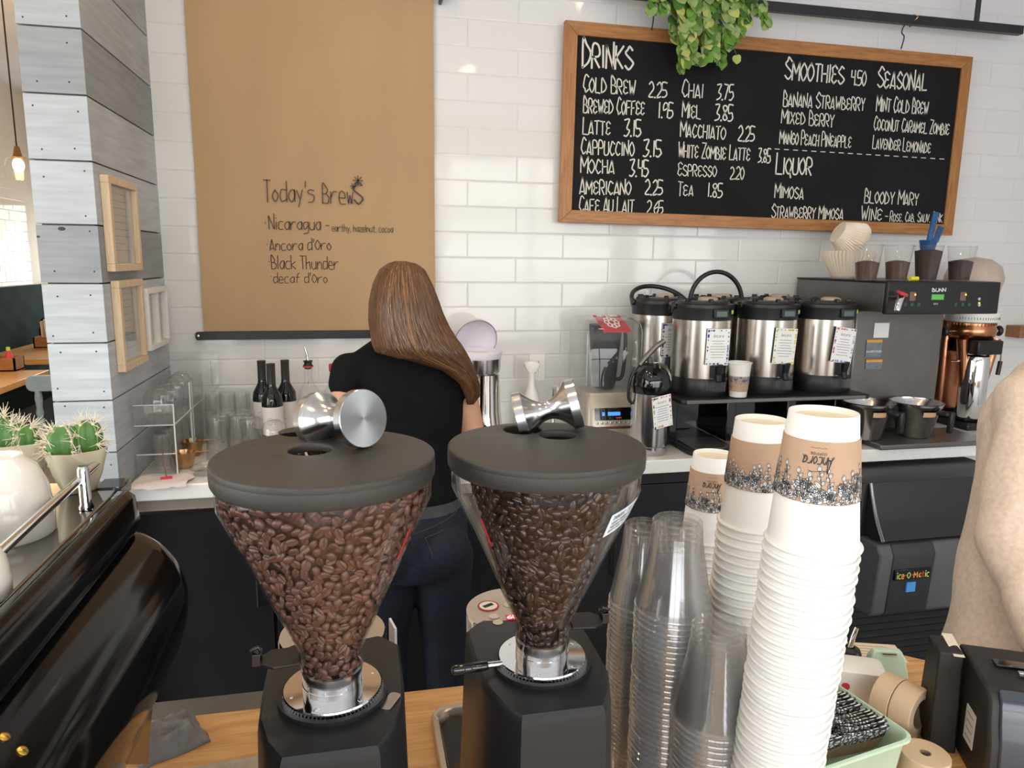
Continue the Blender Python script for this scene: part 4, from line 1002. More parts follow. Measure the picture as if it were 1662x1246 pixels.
for s, (hp, kn, an) in zip((-1, 1), legs):
    m = MB(); ellrings(m, [(an.x, an.y - .05, .0, .044, .135), (an.x, an.y - .05, .03, .046, .137), (an.x, an.y - .035, .06, .042, .115), (an.x, an.y, .10, .040, .05)]); m.build('shoe', BLACKP, t)
m = MB(); ellrings(m, [(hd.x, hd.y + .01, hd.z + .133, .012, .012), (hd.x, hd.y + .01, hd.z + .128, .038, .042), (hd.x, hd.y + .012, hd.z + .112, .064, .072), (hd.x, hd.y + .022, hd.z + .07, .085, .090), (hd.x, hd.y + .045, hd.z, .085, .075), (hd.x, hd.y + .06, hd.z - .09, .075, .055), (hd.x, hd.y + .07, hd.z - .16, .05, .03)]); m.build('hair', HAIRD, t)
# ================================================================== BACK COUNTER
def rot_z(p, c, a): return (c[0] + (p[0] - c[0]) * math.cos(a) - (p[1] - c[1]) * math.sin(a), c[1] + (p[0] - c[0]) * math.sin(a) + (p[1] - c[1]) * math.cos(a))
GREYP = pm('grey_print', (.25, .25, .27), .7, var=.1)
def card(name, parent, c, w, h, nrm_yaw, tilt, border, seed, lean=0):
    """small printed info card with a patterned border"""
    M = T(c, (0, 0, nrm_yaw)) @ T((0, 0, 0), (lean, 0, 0)) @ T((0, 0, 0), (0, tilt, 0))
    m = MB(); m.box((0, 0, 0), (w, .0012, h), M); cd_ = m.build(name, PAPERW, parent)
    m = MB(); rn = random.Random(seed); t_ = .0085
    for k in range(46):
        s = rn.random(); side = rn.randrange(4)
        x, z = ((s - .5) * w, (h - t_) / 2 * (1 if side == 0 else -1)) if side < 2 else ((w - t_) / 2 * (1 if side == 2 else -1), (s - .5) * h)
        m.mi = rn.randrange(len(border)); m.box((x * .96, -.0008, z * .97), (t_ * rn.uniform(.35, .9), .0006, t_ * rn.uniform(.35, .9)), M, rot=(0, rn.uniform(0, 3), 0))
    m.build('border_pattern', border, cd_, smooth=0)
    m = MB(); a = M @ Vector((-w * .22, -.0009, h * .27)); b = M @ Vector((w * .22, -.0009, h * .27)); up = (M.to_3x3() @ Vector((0, 0, 1))).normalized()
    write(m, 'Ancora', a, b, h * .075, up=up, pen=.14, wob=.1)
    for k in range(7):
        z = h * (.17 - k * .075); ln = w * rn.uniform(.22, .36)
        m.box((0, -.0009, z), (2 * ln, .0003, .0018), M)
    m.build('card_print', GREYP, cd_, smooth=0)
    return cd_
NAVY = pm('navy_print', (.05, .06, .22), .6, var=.1); LIME = pm('lime_print', (.45, .62, .12), .6, var=.1); YELLOW = pm('yellow_print', (.75, .6, .08), .6, var=.1)
PINK = pm('pink_print', (.75, .12, .3), .6, var=.1); TEALB = pm('blue_print', (.12, .3, .6), .6, var=.1); REDP = pm('red_print', (.6, .05, .07), .6, var=.1)
LCD = pm('lcd_screen', (.07, .10, .08), .3, emit=(.3, .5, .35), estr=.06, var=.05)
SERVST = pm('server_steel', (.60, .555, .50), .22, 1, var=.05, vscale=8, stretch=(8, 8, .5), aniso=.5)
# ---- stand for the coffee servers
SY = 2.52; SR = .112
zt_ = at(1140, 643, SY - SR).z
xA, xB, xC = at(1137, 560, SY).x, at(1242, 560, SY).x, at(1334, 560, SY).x
t = thing('server_stand', 'long black stand holding the steel coffee servers on the back counter', 'stand', ((xA + xC) / 2, SY, ZC))
x0, x1 = xA - .14, xC + .118
m = MB(); m.bx(x0, x1, SY - .155, SY + .36, zt_ - .022, zt_ - .004); m.build('tray', BLACKP, t, bevel=.006)
m = MB(); m.bx(x0 + .02, x1 - .02, SY - .157, SY - .145, zt_ - .02, zt_ - .006); m.build('tray_front_trim', STEELD, t, bevel=.002)
for xx in (x0 + .03, xA * .5 + xB * .5, xB * .5 + xC * .5, x1 - .03):
    m = MB(); m.bx(xx - .02, xx + .02, SY - .02, SY + .33, ZC + .012, zt_ - .022); m.build('leg_panel', BLACKG, t, bevel=.004)
m = MB(); m.bx(x0 + .01, x1 - .01, SY + .10, SY + .12, ZC + .012, zt_ - .022); m.build('back_panel', BLACKG, t)
for xx in (xA, xB, xC):
    m = MB(); m.prism([(xx + x, SY - .02 + y) for x, y in rrect(.20, .32, .05)], ZC, ZC + .02); f = m.build('drip_base', BLACKP, t, bevel=.005)
    m = MB(); m.prism([(xx + x, SY - .06 + y) for x, y in rrect(.15, .17, .03)], ZC + .02, ZC + .023); m.build('drip_grid', STEELD, f)
z1, z2 = at(1140, 616, SY - SR).z, at(1140, 521, SY - SR).z
z3 = at(1140, 497, SY - SR).z
def server(X, Y, label, handle, border, tagw, seed, simple=False):
    t = thing('coffee_server', label, 'coffee server', (X, Y, zt_ - .004), 'steel coffee servers on the black stand')
    L = lambda pr: [(r, z) for r, z in pr]
    m = MB(); m.lathe([(SR * .98, zt_ - .004), (SR * 1.0, zt_), (SR * .99, z1), (SR * .97, z1 + .003)], 48, T((X, Y, 0))); m.build('base_skirt', BLACKP, t)
    m = MB(); m.lathe([(SR * .985, z1), (SR * .985, z2)], 64, T((X, Y, 0))); m.build('steel_body', SERVST, t)
    m = MB(); m.lathe([(SR * .98, z2 - .001), (SR * 1.0, z2), (SR * 1.03, z3 - .012), (SR * 1.045, z3 - .006), (SR * 1.02, z3 + .004), (SR * .9, z3 + .006)], 48, T((X, Y, 0))); u = m.build('top_collar', BLACKP, t)
    m = MB(); m.lathe([(SR * .9, z3 + .004), (SR * .86, z3 + .014), (SR * .6, z3 + .018), (SR * .55, z3 + .012), (0, z3 + .012)], 40, T((X, Y, 0))); l = m.build('lid', BLACKP, t)
    m = MB(); m.lathe([(SR * .34, z3 + .012), (SR * .33, z3 + .024), (SR * .22, z3 + .029), (0, z3 + .030)], 28, T((X + .015, Y - .01, 0))); m.build('brew_cap', pm('tan_cap', (.45, .36, .28), .5, var=.05), l)
    for a in range(6):
        an = a * PI / 3 + .4; m = MB(); m.box((X + SR * .74 * math.cos(an), Y + SR * .74 * math.sin(an), z3 + .018), (.022, .014, .014), rz=an); m.build('lid_clip', BLACKP, l, bevel=.003)
    m = MB(); R = SR * 1.05; hp = []
    for i in range(21):
        a = PI * i / 20; x = -R * math.cos(a); q = math.sin(a) * R * 1.05
        hp.append((X + x, Y + q * math.cos(handle), z3 - .004 + q * math.sin(handle)))
    m.tube(hp, .0095, 10); m.build('carry_handle', BLACKP, t)
    for s in (-1, 1):
        m = MB(); m.lathe([(0, .008), (.014, .007), (.015, 0)], 16, T((X + s * R, Y, z3 - .004), (0, s * PI / 2, 0))); m.build('handle_hub', BLACKP, t)
    if simple: return t
    yf = Y - SR * 1.02
    m = MB(); m.bx(X - .016, X + .044, yf - .010, yf + .03, z3 - .044, z3 - .010); d = m.build('display_box', BLACKP, t, bevel=.003)
    m = MB(); m.bx(X - .007, X + .035, yf - .0115, yf - .009, z3 - .037, z3 - .018); m.build('display', LCD, d)
    m = MB(); m.box((X + .068, yf + .012, z3 - .022), (.018, .002, .014), rz=.75); m.build('sticker', LIME, t)
    # tap, lever and clear guard below it
    xt = X + .004
    m = MB(); m.tube([(xt, yf + .03, z1 + .018), (xt, yf - .028, z1 + .018), (xt, yf - .036, z1 - .004)], .011, 10); m.box((xt, yf - .01, z1 + .03), (.034, .03, .05)); f = m.build('tap', BLACKP, t, bevel=.002)
    m = MB(); m.box((xt, yf - .036, z1 + .042), (.020, .008, .042), rot=(.3, 0, 0)); m.build('tap_lever', BLACKP, f, bevel=.003)
    m = MB(); m.lathe([(.036, 0), (.038, .035)], 24, T((xt, yf - .012, z1 - .038)), a0=PI, a1=2 * PI); m.build('tap_guard', ACRYL, t)
    card('info_card', t, (X + .010, Y - SR * 1.0 - .004, (z1 + z2) / 2 + .012), .098, .135, .10, tagw, border, seed)
    return t
server(xA, SY, 'left front coffee server, card bordered in navy, beside the pump airpot', .35 * 0 + .02, [NAVY, TEALB], .02, 1)
server(xB, SY, 'middle front coffee server with a lime and yellow bordered card', .02, [LIME, YELLOW], .06, 2)
server(xC, SY, 'right front coffee server touching the brewer, card bordered in red and blue', .02, [REDP, TEALB, PINK], .12, 3)
YB2 = SY + .245
server(at(1068, 560, YB2).x, YB2, 'back coffee server at the left end of the stand, nearest the blender', .50, [NAVY], 0, 4)
server(at(1158, 560, YB2).x, YB2, 'back coffee server with its carry handle standing upright', 1.52, [NAVY], 0, 5, True)
server(at(1252, 560, YB2).x, YB2, 'back coffee server behind the lime carded one, handle folded down', .05, [NAVY], 0, 6, True)
# upright paper cup on the stand
src = [o for o in COL.objects if o.name.startswith('paper_cup') and o.type == 'EMPTY'][0]
cpos = at(1197, 650, SY - .125)
o = dup(src, (cpos.x, cpos.y, zt_ + .130), 'single sleeved paper cup standing upright on the server stand'); o.rotation_euler = (PI, 0, .9); del o['group']
# ---- pump airpot
ap = atz(1066, 742, ZC); AX, AY = ap.x, ap.y + .075
t = thing('airpot', 'steel pump airpot with black lever top and a hanging info card', 'airpot', (AX, AY, ZC))
za = at(1064, 640, AY - .07).z; zb_ = at(1064, 588, AY).z
m = MB(); m.lathe([(0, ZC), (.062, ZC), (.064, ZC + .004), (.064, ZC + .03), (.071, ZC + .036), (.0725, ZC + .05), (.0725, za)], 48, T((AX, AY, 0))); m.build('steel_body', STEEL, t)
m = MB(); m.lathe([(.0725, za - .004), (.076, za), (.077, za + .03), (.070, za + .065), (.052, za + .095), (.03, za + .105), (0, za + .107)], 40, T((AX, AY, 0))); tp = m.build('black_top', BLACKG, t)
m = MB(); m.tube(spline([(AX + .01, AY - .02, za + .095), (AX - .01, AY - .06, za + .10), (AX - .02, AY - .085, za + .09)], 5), .014, 10); m.build('spout', BLACKG, tp)
lv = [at(1038, 592, AY), at(1050, 578, AY), at(1064, 563, AY), at(1078, 553, AY)]
m = MB(); m.tube(spline(lv, 5), .010, 10); m.tube([lv[1] + Vector((.01, 0, -.005)), (AX - .005, AY, za + .09)], .012, 8); m.build('pump_lever', STEELD, tp)
m = MB(); m.tube(spline([at(1030, 600, AY), at(1022, 620, AY), at(1020, 645, AY), at(1026, 655, AY)], 5), .006, 8); m.build('carry_handle', BLACKP, t)
card('info_card', t, at(1075, 668, AY - .082), .083, .118, .22, -.14, [pm('charcoal_print', (.08, .08, .09), .6, var=.1), PINK, LIME], 9)
# ---- blender under its clear sound cover
bc = at(982, 640, 2.72); BX, BY = bc.x, 2.72
t = thing('blender', 'commercial blender under a clear sound cover with a red sticker', 'blender', (BX, BY, ZC))
zk = at(985, 640, BY - .1).z; ztop = at(975, 515, BY).z
m = MB(); rs = []
for w_, d_, z, yo in ((.215, .23, ZC, 0), (.215, .23, ZC + .03, 0), (.205, .20, zk - .04, .01), (.19, .17, zk, .02)): rs.append([(BX + x, BY + yo + y, z) for x, y in rrect(w_, d_, .03)])
m.rings(rs); b = m.build('motor_base', pm('champagne_plastic', (.48, .43, .36), .35, .4, var=.03), t, smooth=50)
# control panel lies on the sloping front
def on_front(x, z, o=0): u = (z - (ZC + .03)) / (zk - .04 - ZC - .03); return Vector((BX + x, BY - .115 + u * .025 - .0008 - o, z))
def quad(mb, x0, x1, z0, z1, o=0): n = len(mb.v); mb.v += [tuple(on_front(*p, o)) for p in ((x0, z0), (x1, z0), (x1, z1), (x0, z1))]; mb.f.append((n, n + 1, n + 2, n + 3)); mb.m.append(mb.mi)
zp = zk - .115
m = MB(); quad(m, -.075, .075, zp + .012, zk - .055, .001); m.build('control_panel', BLACKG, b, smooth=0, fixn=False)
m = MB(); quad(m, -.022, .030, zp + .030, zp + .044, .002); quad(m, -.046, -.034, zp + .030, zp + .044, .002); m.build('blue_display', pm('blue_glow', (.05, .2, .6), .3, emit=(.1, .35, 1), estr=.8, var=.05), b, smooth=0, fixn=False)
m = MB(); quad(m, .012, .034, zp + .018, zp + .024, .002); m.build('red_key', REDP, b, smooth=0, fixn=False)
m = MB()
for k in range(8): m.sphere(on_front(-.066 + k * .019, zp + .001), (.006, .002, .005), 10, 6)
m.build('speed_keys', STEEL, b)
m = MB(); quad(m, -.078, .078, zp - .022, zp - .012, .001); m.build('dark_trim', pm('maroon_trim', (.12, .03, .03), .4, var=.1), b, smooth=0, fixn=False)
m = MB(); rs = []
for w_, d_, z in ((.075, .07, zk + .005), (.085, .08, zk + .03), (.122, .11, ztop - .045), (.122, .11, ztop - .03)): rs.append([(BX + x, BY + .02 + y, z) for x, y in rrect(w_, d_, w_ * .28)])
m.rings(rs); j = m.build('jug', pm('smoked_jug', (.016, .017, .020), .5, var=.1), t, smooth=50)
m = MB(); m.tube(spline([(BX + .05, BY + .02, ztop - .05), (BX + .085, BY + .02, ztop - .06), (BX + .08, BY + .02, zk + .06), (BX + .045, BY + .02, zk + .04)], 5), .008, 8); m.build('jug_handle', BLACKP, j)
m = MB(); rs = []
W2 = .122
def cov(sc_, o): return [[(BX + x * sc_ * k, BY + y * k2 + yo, z) for x, y in rrect(2 * W2, .24, .035)] for k, k2, z, yo in ((1, 1, zk - .01, .02), (1, 1, ztop - .05, .02), (.97, .9, ztop - .02, .025), (.80, .62, ztop - o, .045))]
m.rings(cov(1, 0), (False, True)); cv = m.build('sound_cover', ACRYL, t, smooth=50)
def top_pt(u, v): return Vector((BX - .065 + .13 * u, BY - .098 + .14 * v, ztop - .052 + .056 * v ** .8 + .0012))
m = MB(); rs = []
n = 8; vs = []
for i in range(n + 1): vs += [top_pt(.12, i / n) + Vector((-.02 * (1 - i / n) * 0, 0, 0)), top_pt(1.0, i / n)]
m.add(vs, [(2 * i, 2 * i + 1, 2 * i + 3, 2 * i + 2) for i in range(n)]); rd = m.build('red_label', pm('red_label', (.50, .03, .035), .4, var=.05), cv, smooth=60)
m = MB(); fn = lambda a, b: top_pt(.56 + a, .52 + b) + Vector((0, -.0006, .0012))
for k in range(8):
    an = k * PI / 4; cx_, cy_ = .155 * math.cos(an), .23 * math.sin(an); ink(m, [[(cx_ + .07 * math.cos(q * PI / 5), cy_ + .10 * math.sin(q * PI / 5)) for q in range(11)]], fn, .045)
ls, L = strokes('QUIET BLENDER', 1, .1, 3); ink(m, [[(-.33 + x * .66 / L, .36 + y * .02) for x, y in st] for st in ls], fn, .018)
m.build('label_print', PAPERW, rd, smooth=0, fixn=False)
# ---- twin coffee brewer
BXL, BXR, BYF, BYB = 1.955, 2.455, 2.36, 2.93
zh1 = at(1500, 459, BYF).z; zh0 = at(1500, 507, BYF).z
t = thing('coffee_brewer', 'twin automatic coffee brewer, grey steel trunk with black control panel', 'coffee brewer', (2.2, 2.62, ZC))
m = MB(); m.bx(BXL, BXR, BYF + .012, BYB, zh0, zh1); m.build('hood', STEELD, t, bevel=.004)
m = MB(); m.bx(BXL - .004, BXR + .004, BYF + .01, BYB, zh1, zh1 + .006); m.build('hood_top', BLACKP, t, bevel=.002)
m = MB(); m.bx(BXL - .003, BXR + .003, BYF - .01, BYF + .012, zh0 - .006, zh1 + .005); pn = m.build('control_panel', BLACKP, t, bevel=.004)
m = MB(); m.bx(BXL + .02, BXR - .06, 2.54, BYB, ZC + .02, zh0); m.build('trunk', STEELD, t, bevel=.008)
m = MB(); m.bx(BXL + .002, BXR + .02, 2.31, 2.54, ZC, ZC + .02); m.build('warmer_base', STEELD, t, bevel=.004)
yp = BYF - .0106
zc_ = (zh0 + zh1) / 2
def pbox(mb, px, py, w_, h_, d_=.002): c = at(px, py, yp); mb.box((c.x, yp, c.z), (w_, d_, h_))
m = MB(); pbox(m, 1522, 482, .054, .020); m.build('green_display', pm('green_lcd', (.06, .22, .05), .3, emit=(.12, .55, .1), estr=.5, var=.05), pn)
m = MB(); a, b = at(1513, 473, yp - .001), at(1535, 473, yp - .001); write(m, 'BUNN', Vector((a.x, yp - .001, a.z)), Vector((b.x, yp - .001, a.z)), .012, pen=.22, wob=.05)
a, b = at(1511, 493, yp - .001), at(1534, 493, yp - .001); write(m, 'ON', Vector((a.x + .012, yp - .001, a.z - .003)), Vector((a.x + .03, yp - .001, a.z - .003)), .006, pen=.16, wob=.05)
m.build('panel_lettering', PAPERW, pn, smooth=0, fixn=False)
for px in (1481, 1563):
    m = MB(); pbox(m, px, 481, .026, .034, .003); k = m.build('key_block', pm('brown_keys', (.16, .10, .09), .4, var=.1), pn, bevel=.001)
    m = MB(); pbox(m, px + 4, 478, .006, .007, .005); m.build('amber_light', pm('amber_lamp', (.9, .45, .05), .4, emit=(1, .5, .05), estr=1.5, var=.02), k)
    m = MB()
    for dx in (-12, -1, 10): pbox(m, px + dx, 494, .013, .013)
    m.build('green_keys', pm('dim_green_key', (.02, .09, .05), .5, var=.1), pn)
m = MB(); pbox(m, 1589, 492, .006, .008, .005); m.build('amber_light', MATS['amber_lamp'], pn)
m = MB()
for py in (485, 495): c = at(1588, py, yp); m.lathe([(0, .006), (.006, .005), (.007, 0)], 12, T((c.x, yp, c.z), (PI / 2, 0, 0)))
m.build('toggle', CHROME, pn)
c = at(1447, 485, yp)
m = MB(); m.tube([(c.x + .012, yp, c.z + .008), (c.x + .010, yp - .035, c.z + .010), (c.x - .006, yp - .045, c.z - .02), (c.x - .014, yp - .05, c.z - .042)], [.012, .014, .012, .010], 12); f = m.build('hot_water_tap', CHROME, t)
m = MB(); m.box((c.x + .006, yp - .045, c.z + .022), (.034, .03, .012), rot=(.3, .3, 0)); m.build('tap_lever', REDP, f, bevel=.004)
c = at(1424, 545, 2.54)
m = MB(); m.bx(c.x - .02, c.x + .05, 2.5375, 2.5395, at(1424, 548, 2.54).z, at(1424, 524, 2.54).z); m.build('rating_plate', PAPERW, t)
for (ya, yb) in ((551, 579), (583, 599)):
    a, b = at(1404, yb, 2.538), at(1432, ya, 2.538); m = MB(); m.bx(a.x, b.x, 2.537, 2.5395, a.z, b.z); wl = m.build('warning_label', pm('grey_blue_label', (.18, .22, .26), .5, var=.2, vscale=60), t)
    m = MB(); m.bx(a.x, b.x, 2.536, 2.5372, b.z - .011, b.z); m.build('orange_band', pm('orange_band', (.8, .38, .06), .5, var=.03), wl)
m = MB(); a, b = at(1406, 572, 2.5365), at(1430, 572, 2.5365); write(m, 'WARNING', Vector((a.x, 2.5362, a.z)), Vector((b.x, 2.5362, a.z)), .008, pen=.18, wob=.02); m.build('label_lettering', PAPERW, wl, smooth=0, fixn=False)
# brew funnels on the base
for (px, lab) in ((1408, 'steel brew funnel behind the sleeved paper cups, left of its twin'), (1487, 'steel brew funnel with black handle, nearest the copper grinder')):
    c = at(px, 660, 2.43); X, Y = c.x, 2.43; zr_ = at(px, 652, Y).z; t = thing('brew_funnel', lab, 'brew funnel', (X, Y, ZC + .02), 'steel brew funnels')
    m = MB(); m.lathe([(0, ZC + .022), (.055, ZC + .022), (.062, ZC + .03), (.088, zr_ - .02), (.096, zr_ - .012), (.098, zr_), (.101, zr_ + .002), (.096, zr_ + .003), (.094, zr_ - .008), (.085, zr_ - .02), (.05, ZC + .035), (0, ZC + .034)], 48, T((X, Y, 0))); m.build('bowl', STEEL, t)
    m = MB(); m.box((X + .035, Y - .105, zr_ - .028), (.034, .05, .018), rz=.25); m.box((X + .052, Y - .125, zr_ - .06), (.022, .02, .085), rz=.25); m.build('handle', BLACKP, t, bevel=.006)
    m = MB(); q = .0895; vs = []
    for i in range(7):
        a = -PI / 2 - .42 + .62 * i / 6; vs += [(X + (q - .004) * math.cos(a), Y + (q - .004) * math.sin(a), zr_ - .046), (X + (q + .002) * math.cos(a), Y + (q + .002) * math.sin(a), zr_ - .026)]
    m.add(vs, [(2 * i, 2 * i + 2, 2 * i + 3, 2 * i + 1) for i in range(6)]); m.build('orange_label', pm('orange_grey_label', (.55, .42, .32), .5, col2=(.75, .42, .15), vscale=60), t)
# ---- on top of the brewer
def filters(c, lab, M, n=5, r0=.055, r1=.105, h=.10):
    t = thing('coffee_filters', lab, 'coffee filters', c, 'fluted paper filter nests on the brewer')
    fm = pm('filter_paper', (.74, .65, .54), .85, var=.04, vscale=20, sss=.1)
    for k in range(n):
        m = MB(); rs = []
        for i in range(9):
            u = i / 8; r = r0 + (r1 - r0) * max(0, (u - .12) / .88) ** .9 if u > .12 else r0 * u / .12; z = h * max(0, (u - .12) / .88)
            amp = .0042 * max(0, u - .1)
            rs.append([((r - k * .0012 + amp * math.cos(44 * 2 * PI * q / 176)) * math.cos(2 * PI * q / 176), (r - k * .0012 + amp * math.cos(44 * 2 * PI * q / 176)) * math.sin(2 * PI * q / 176), z + k * .0035) for q in range(176)])
        m.rings(rs, (True, False), M); m.build('filter', fm, t, smooth=60, fixn=False, local=True)
    return t
ZB = zh1 + .006
c = at(1374, 455, 2.66); filters((c.x, 2.66, ZB), 'upright nest of fluted paper coffee filters on the brewer', Matrix.Identity(4), 5)
c = at(1386, 402, 2.74); fc = at(1360, 376, 2.76); filters((fc.x, 2.76, fc.z), 'tilted nest of paper coffee filters leaning over the upright nest', frame_z(Vector((.80, -.10, -.42)), up=(0, 1, 0)).to_4x4(), 6, .046, .082, .085)
GRD = [pm('ground_coffee_brown', (.085, .040, .030), .9, var=.3, vscale=400, bump=.4, bscale=900), pm('ground_coffee_dark', (.035, .018, .014), .9, var=.3, vscale=400, bump=.4, bscale=900)]
for px, lv_, g, lab in ((1405, .50, 0, 'clear cup of brown coffee grounds, first from the paper filters'), (1454, .52, 0, 'clear cup of brown coffee grounds, second from the paper filters'), (1502, .85, 1, 'clear cup of dark coffee grounds holding the blue scoop'), (1556, .56, 1, 'clear cup of blackish coffee grounds at the right end of the brewer top')):
    c = at(px, 455, 2.44); X, Y = c.x, 2.44; t = thing('grounds_cup', lab, 'cup', (X, Y, ZB), 'cups of coffee grounds on the brewer')
    h = .135; r0, r1 = .036, .052
    m = MB(); m.lathe([(0, ZB + .002), (r0 - .004, ZB + .002), (r0, ZB), (r1, ZB + h - .003), (r1 + .002, ZB + h - .001), (r1 + .001, ZB + h + .001), (r1 - .001, ZB + h - .002)], 40, T((X, Y, 0))); m.build('clear_cup', clear_mat('clear_grounds_cup', (.98, .98, .98), .06, .6, .04, haze=.04), t)
    m = MB(); q = lambda z: r0 + (r1 - r0) * z / h - .0012
    m.lathe([(0, ZB + .003), (q(.004), ZB + .004), (q(h * lv_), ZB + h * lv_), (q(h * lv_) * .5, ZB + h * lv_ + .006), (0, ZB + h * lv_ + .008)], 32, T((X, Y, 0))); m.build('coffee_grounds', GRD[g], t)
    if lv_ > .8: scx, scz = X, ZB + h * lv_ + .004
BLUEP = pm('translucent_blue_plastic', (.03, .16, .45), .15, trans=.6, var=.05)
t = thing('scoop', 'translucent blue plastic scoop standing in a cup of dark grounds', 'scoop', (scx, 2.44, scz))
e_ = at(1519, 345, 2.45); s_ = Vector((scx - .003, 2.44, scz + .03))
m = MB(); m.tube([s_, e_], .011, 12); m.build('handle', BLUEP, t)
m = MB(); m.lathe([(.024, -.03), (.030, .0), (.033, .014), (.031, .014), (.028, .0), (.022, -.028)], 24, T((scx - .006, 2.44, scz + .024))); m.build('bowl', BLUEP, t)
m = MB(); q = at(1523, 372, 2.45); m.box((q.x + .004, 2.452, q.z - .018), (.026, .003, .06), rot=(0, .35, 0)); m.build('leveller', BLUEP, t)
c = at(1487, 457, BYF + .035)
m = MB(); m.tube([(c.x - .03, BYF + .035, ZB + .009), (c.x + .005, BYF + .035, ZB + .009)], .0085, 12); t = m.build('highlighter', pm('highlighter_yellow', (.75, .68, .04), .4, var=.03), None, (c.x, BYF + .035, ZB)); tag(t, 'yellow highlighter pen lying on the front edge of the brewer', 'highlighter')
# ---- copper coffee grinder at the right end
COPPER = pm('copper', (.55, .24, .13), .25, 1, var=.08, vscale=10)
gx = at(1567, 600, 2.66).x; gy = 2.66; t = thing('shop_grinder', 'copper and chrome shop coffee grinder behind the brewer', 'grinder', (gx, gy, ZC))
Z = lambda py: at(1567, py, gy - .1).z
m = MB(); m.bx(gx - .085, gx + .095, gy - .13, gy + .12, ZC, ZC + .03); m.bx(gx - .06, gx + .05, gy - .09, gy + .1, ZC + .03, ZC + .055); m.build('base', BLACKP, t, bevel=.008)
m = MB(); m.lathe([(.052, ZC + .045), (.055, ZC + .05), (.055, Z(588)), (.048, Z(580))], 40, T((gx - .012, gy - .06, 0))); m.build('grounds_bin', CHROME, t)
m = MB(); m.bx(gx - .095, gx + .02, gy + .03, gy + .12, ZC + .05, Z(520)); m.build('column', COPPER, t, bevel=.02)
for s in (-1, 1):
    m = MB(); m.tube([(gx + s * .085, gy - .05, Z(552)), (gx + s * .05, gy - .05, Z(640))], [.024, .012], 12); m.build('spout_arm', COPPER, t)
m = MB(); m.bx(gx - .062, gx + .066, gy - .115, gy + .02, Z(576), Z(553)); m.build('chute_box', BLACKP, t, bevel=.006)
m = MB(); m.lathe([(.05, Z(556)), (.085, Z(552)), (.098, Z(546)), (.100, Z(536)), (.092, Z(531)), (.092, Z(526))], 48, T((gx, gy, 0))); m.build('burr_housing', COPPER, t)
m = MB()
for k in range(40):
    a = 2 * PI * k / 40; m.box((gx + .094 * math.cos(a), gy + .094 * math.sin(a), Z(528)), (.006, .006, .010), rz=a)
m.build('gear_teeth', COPPER, t)
m = MB(); m.lathe([(.088, Z(526)), (.103, Z(524)), (.103, Z(508)), (.09, Z(506))], 48, T((gx, gy, 0))); d = m.build('grind_dial', WHITEP, t)
m = MB()
for k in range(24):
    a = -PI / 2 - 1.2 + 2.4 * k / 23; m.box((gx + .1032 * math.cos(a), gy + .1032 * math.sin(a), Z(518)), (.0016, .0016, .010), rz=a)
m.build('dial_marks', INK, d)
m = MB(); m.lathe([(.088, Z(506)), (.10, Z(480)), (.115, Z(455)), (.115, Z(450)), (.10, Z(432)), (.06, Z(420)), (0, Z(416))], 48, T((gx + .015, gy + .03, 0))); m.build('bean_hopper', pm('tan_hopper', (.52, .42, .36), .4, var=.05), t)
for s in (-1, 1):
    m = MB(); m.tube([(gx + s * .09, gy, Z(541)), (gx + s * .135, gy - .01, Z(541))], [.010, .010], 10); k = m.build('clamp_stem', CHROME, t)
    m = MB(); m.sphere((gx + s * .142, gy - .01, Z(541)), (.015, .02, .024), 14, 10); m.build('clamp_knob', BLACKP, k)
m = MB(); m.tube([(gx + .08, gy - .04, Z(585)), (gx + .125, gy - .05, Z(570)), (gx + .128, gy - .05, Z(590))], .004, 8); l = m.build('release_lever', CHROME, t)
m = MB(); m.tube([(gx + .128, gy - .05, Z(590)), (gx + .122, gy - .05, Z(613))], .009, 10); m.build('lever_grip', BLACKP, l)
m = MB(); m.tube([(gx - .13, gy - .05, Z(588)), (gx + .09, gy - .05, Z(592))], .004, 8); m.build('bin_bar', CHROME, t)
# ---- juicer, soap bottle, outlet, faucet
jx = at(777, 600, 2.74).x; jy = 2.74; t = thing('juicer', 'chrome citrus juicer with open white dome lid beside the barista', 'juicer', (jx, jy, ZC))
Z = lambda py: at(777, py, jy - .08).z
m = MB(); m.lathe([(0, ZC), (.08, ZC), (.085, ZC + .01), (.075, ZC + .05), (.066, ZC + .12), (.062, Z(612)), (.05, Z(610))], 40, T((jx + .02, jy, 0))); m.build('motor_body', CHROME, t)
m = MB(); m.lathe([(.06, Z(611)), (.082, Z(608)), (.085, Z(600)), (.086, Z(584)), (.06, Z(584))], 40, T((jx, jy, 0))); m.build('steel_bowl', STEEL, t)
LAV = pm('white_lavender_plastic', (.72, .68, .74), .35, var=.02)
m = MB(); m.lathe([(.086, Z(585)), (.090, Z(582)), (.090, Z(575)), (.078, Z(572)), (.07, Z(578)), (.04, Z(580)), (0, Z(577))], 48, T((jx, jy, 0))); m.build('bowl_rim', LAV, t)
m = MB(); m.lathe([(.086, 0), (.084, .02), (.07, .045), (.04, .062), (0, .068), (0, .065), (.038, .059), (.067, .042), (.081, .02), (.083, 0)], 40, T((jx - .005, jy + .035, Z(560) + .005), (-1.25, 0, .1))); m.build('dome_lid', LAV, t)
m = MB(); m.lathe([(.02, 0), (.028, .004), (.028, .018), (.024, .022)], 20, T((jx - .045, jy - .055, Z(618)), (PI / 2 - .3, 0, -.6))); m.build('spout_ring', CHROME, t)
m = MB(); m.lathe([(.0, ZC), (.036, ZC), (.04, ZC + .06), (.041, ZC + .085), (.038, ZC + .085), (.034, ZC + .01), (0, ZC + .008)], 32, T((jx - .03, jy - .13, 0))); o = m.build('juice_cup', STEEL, None, (jx - .03, jy - .13, ZC)); tag(o, 'small steel cup under the spout of the chrome juicer', 'cup')
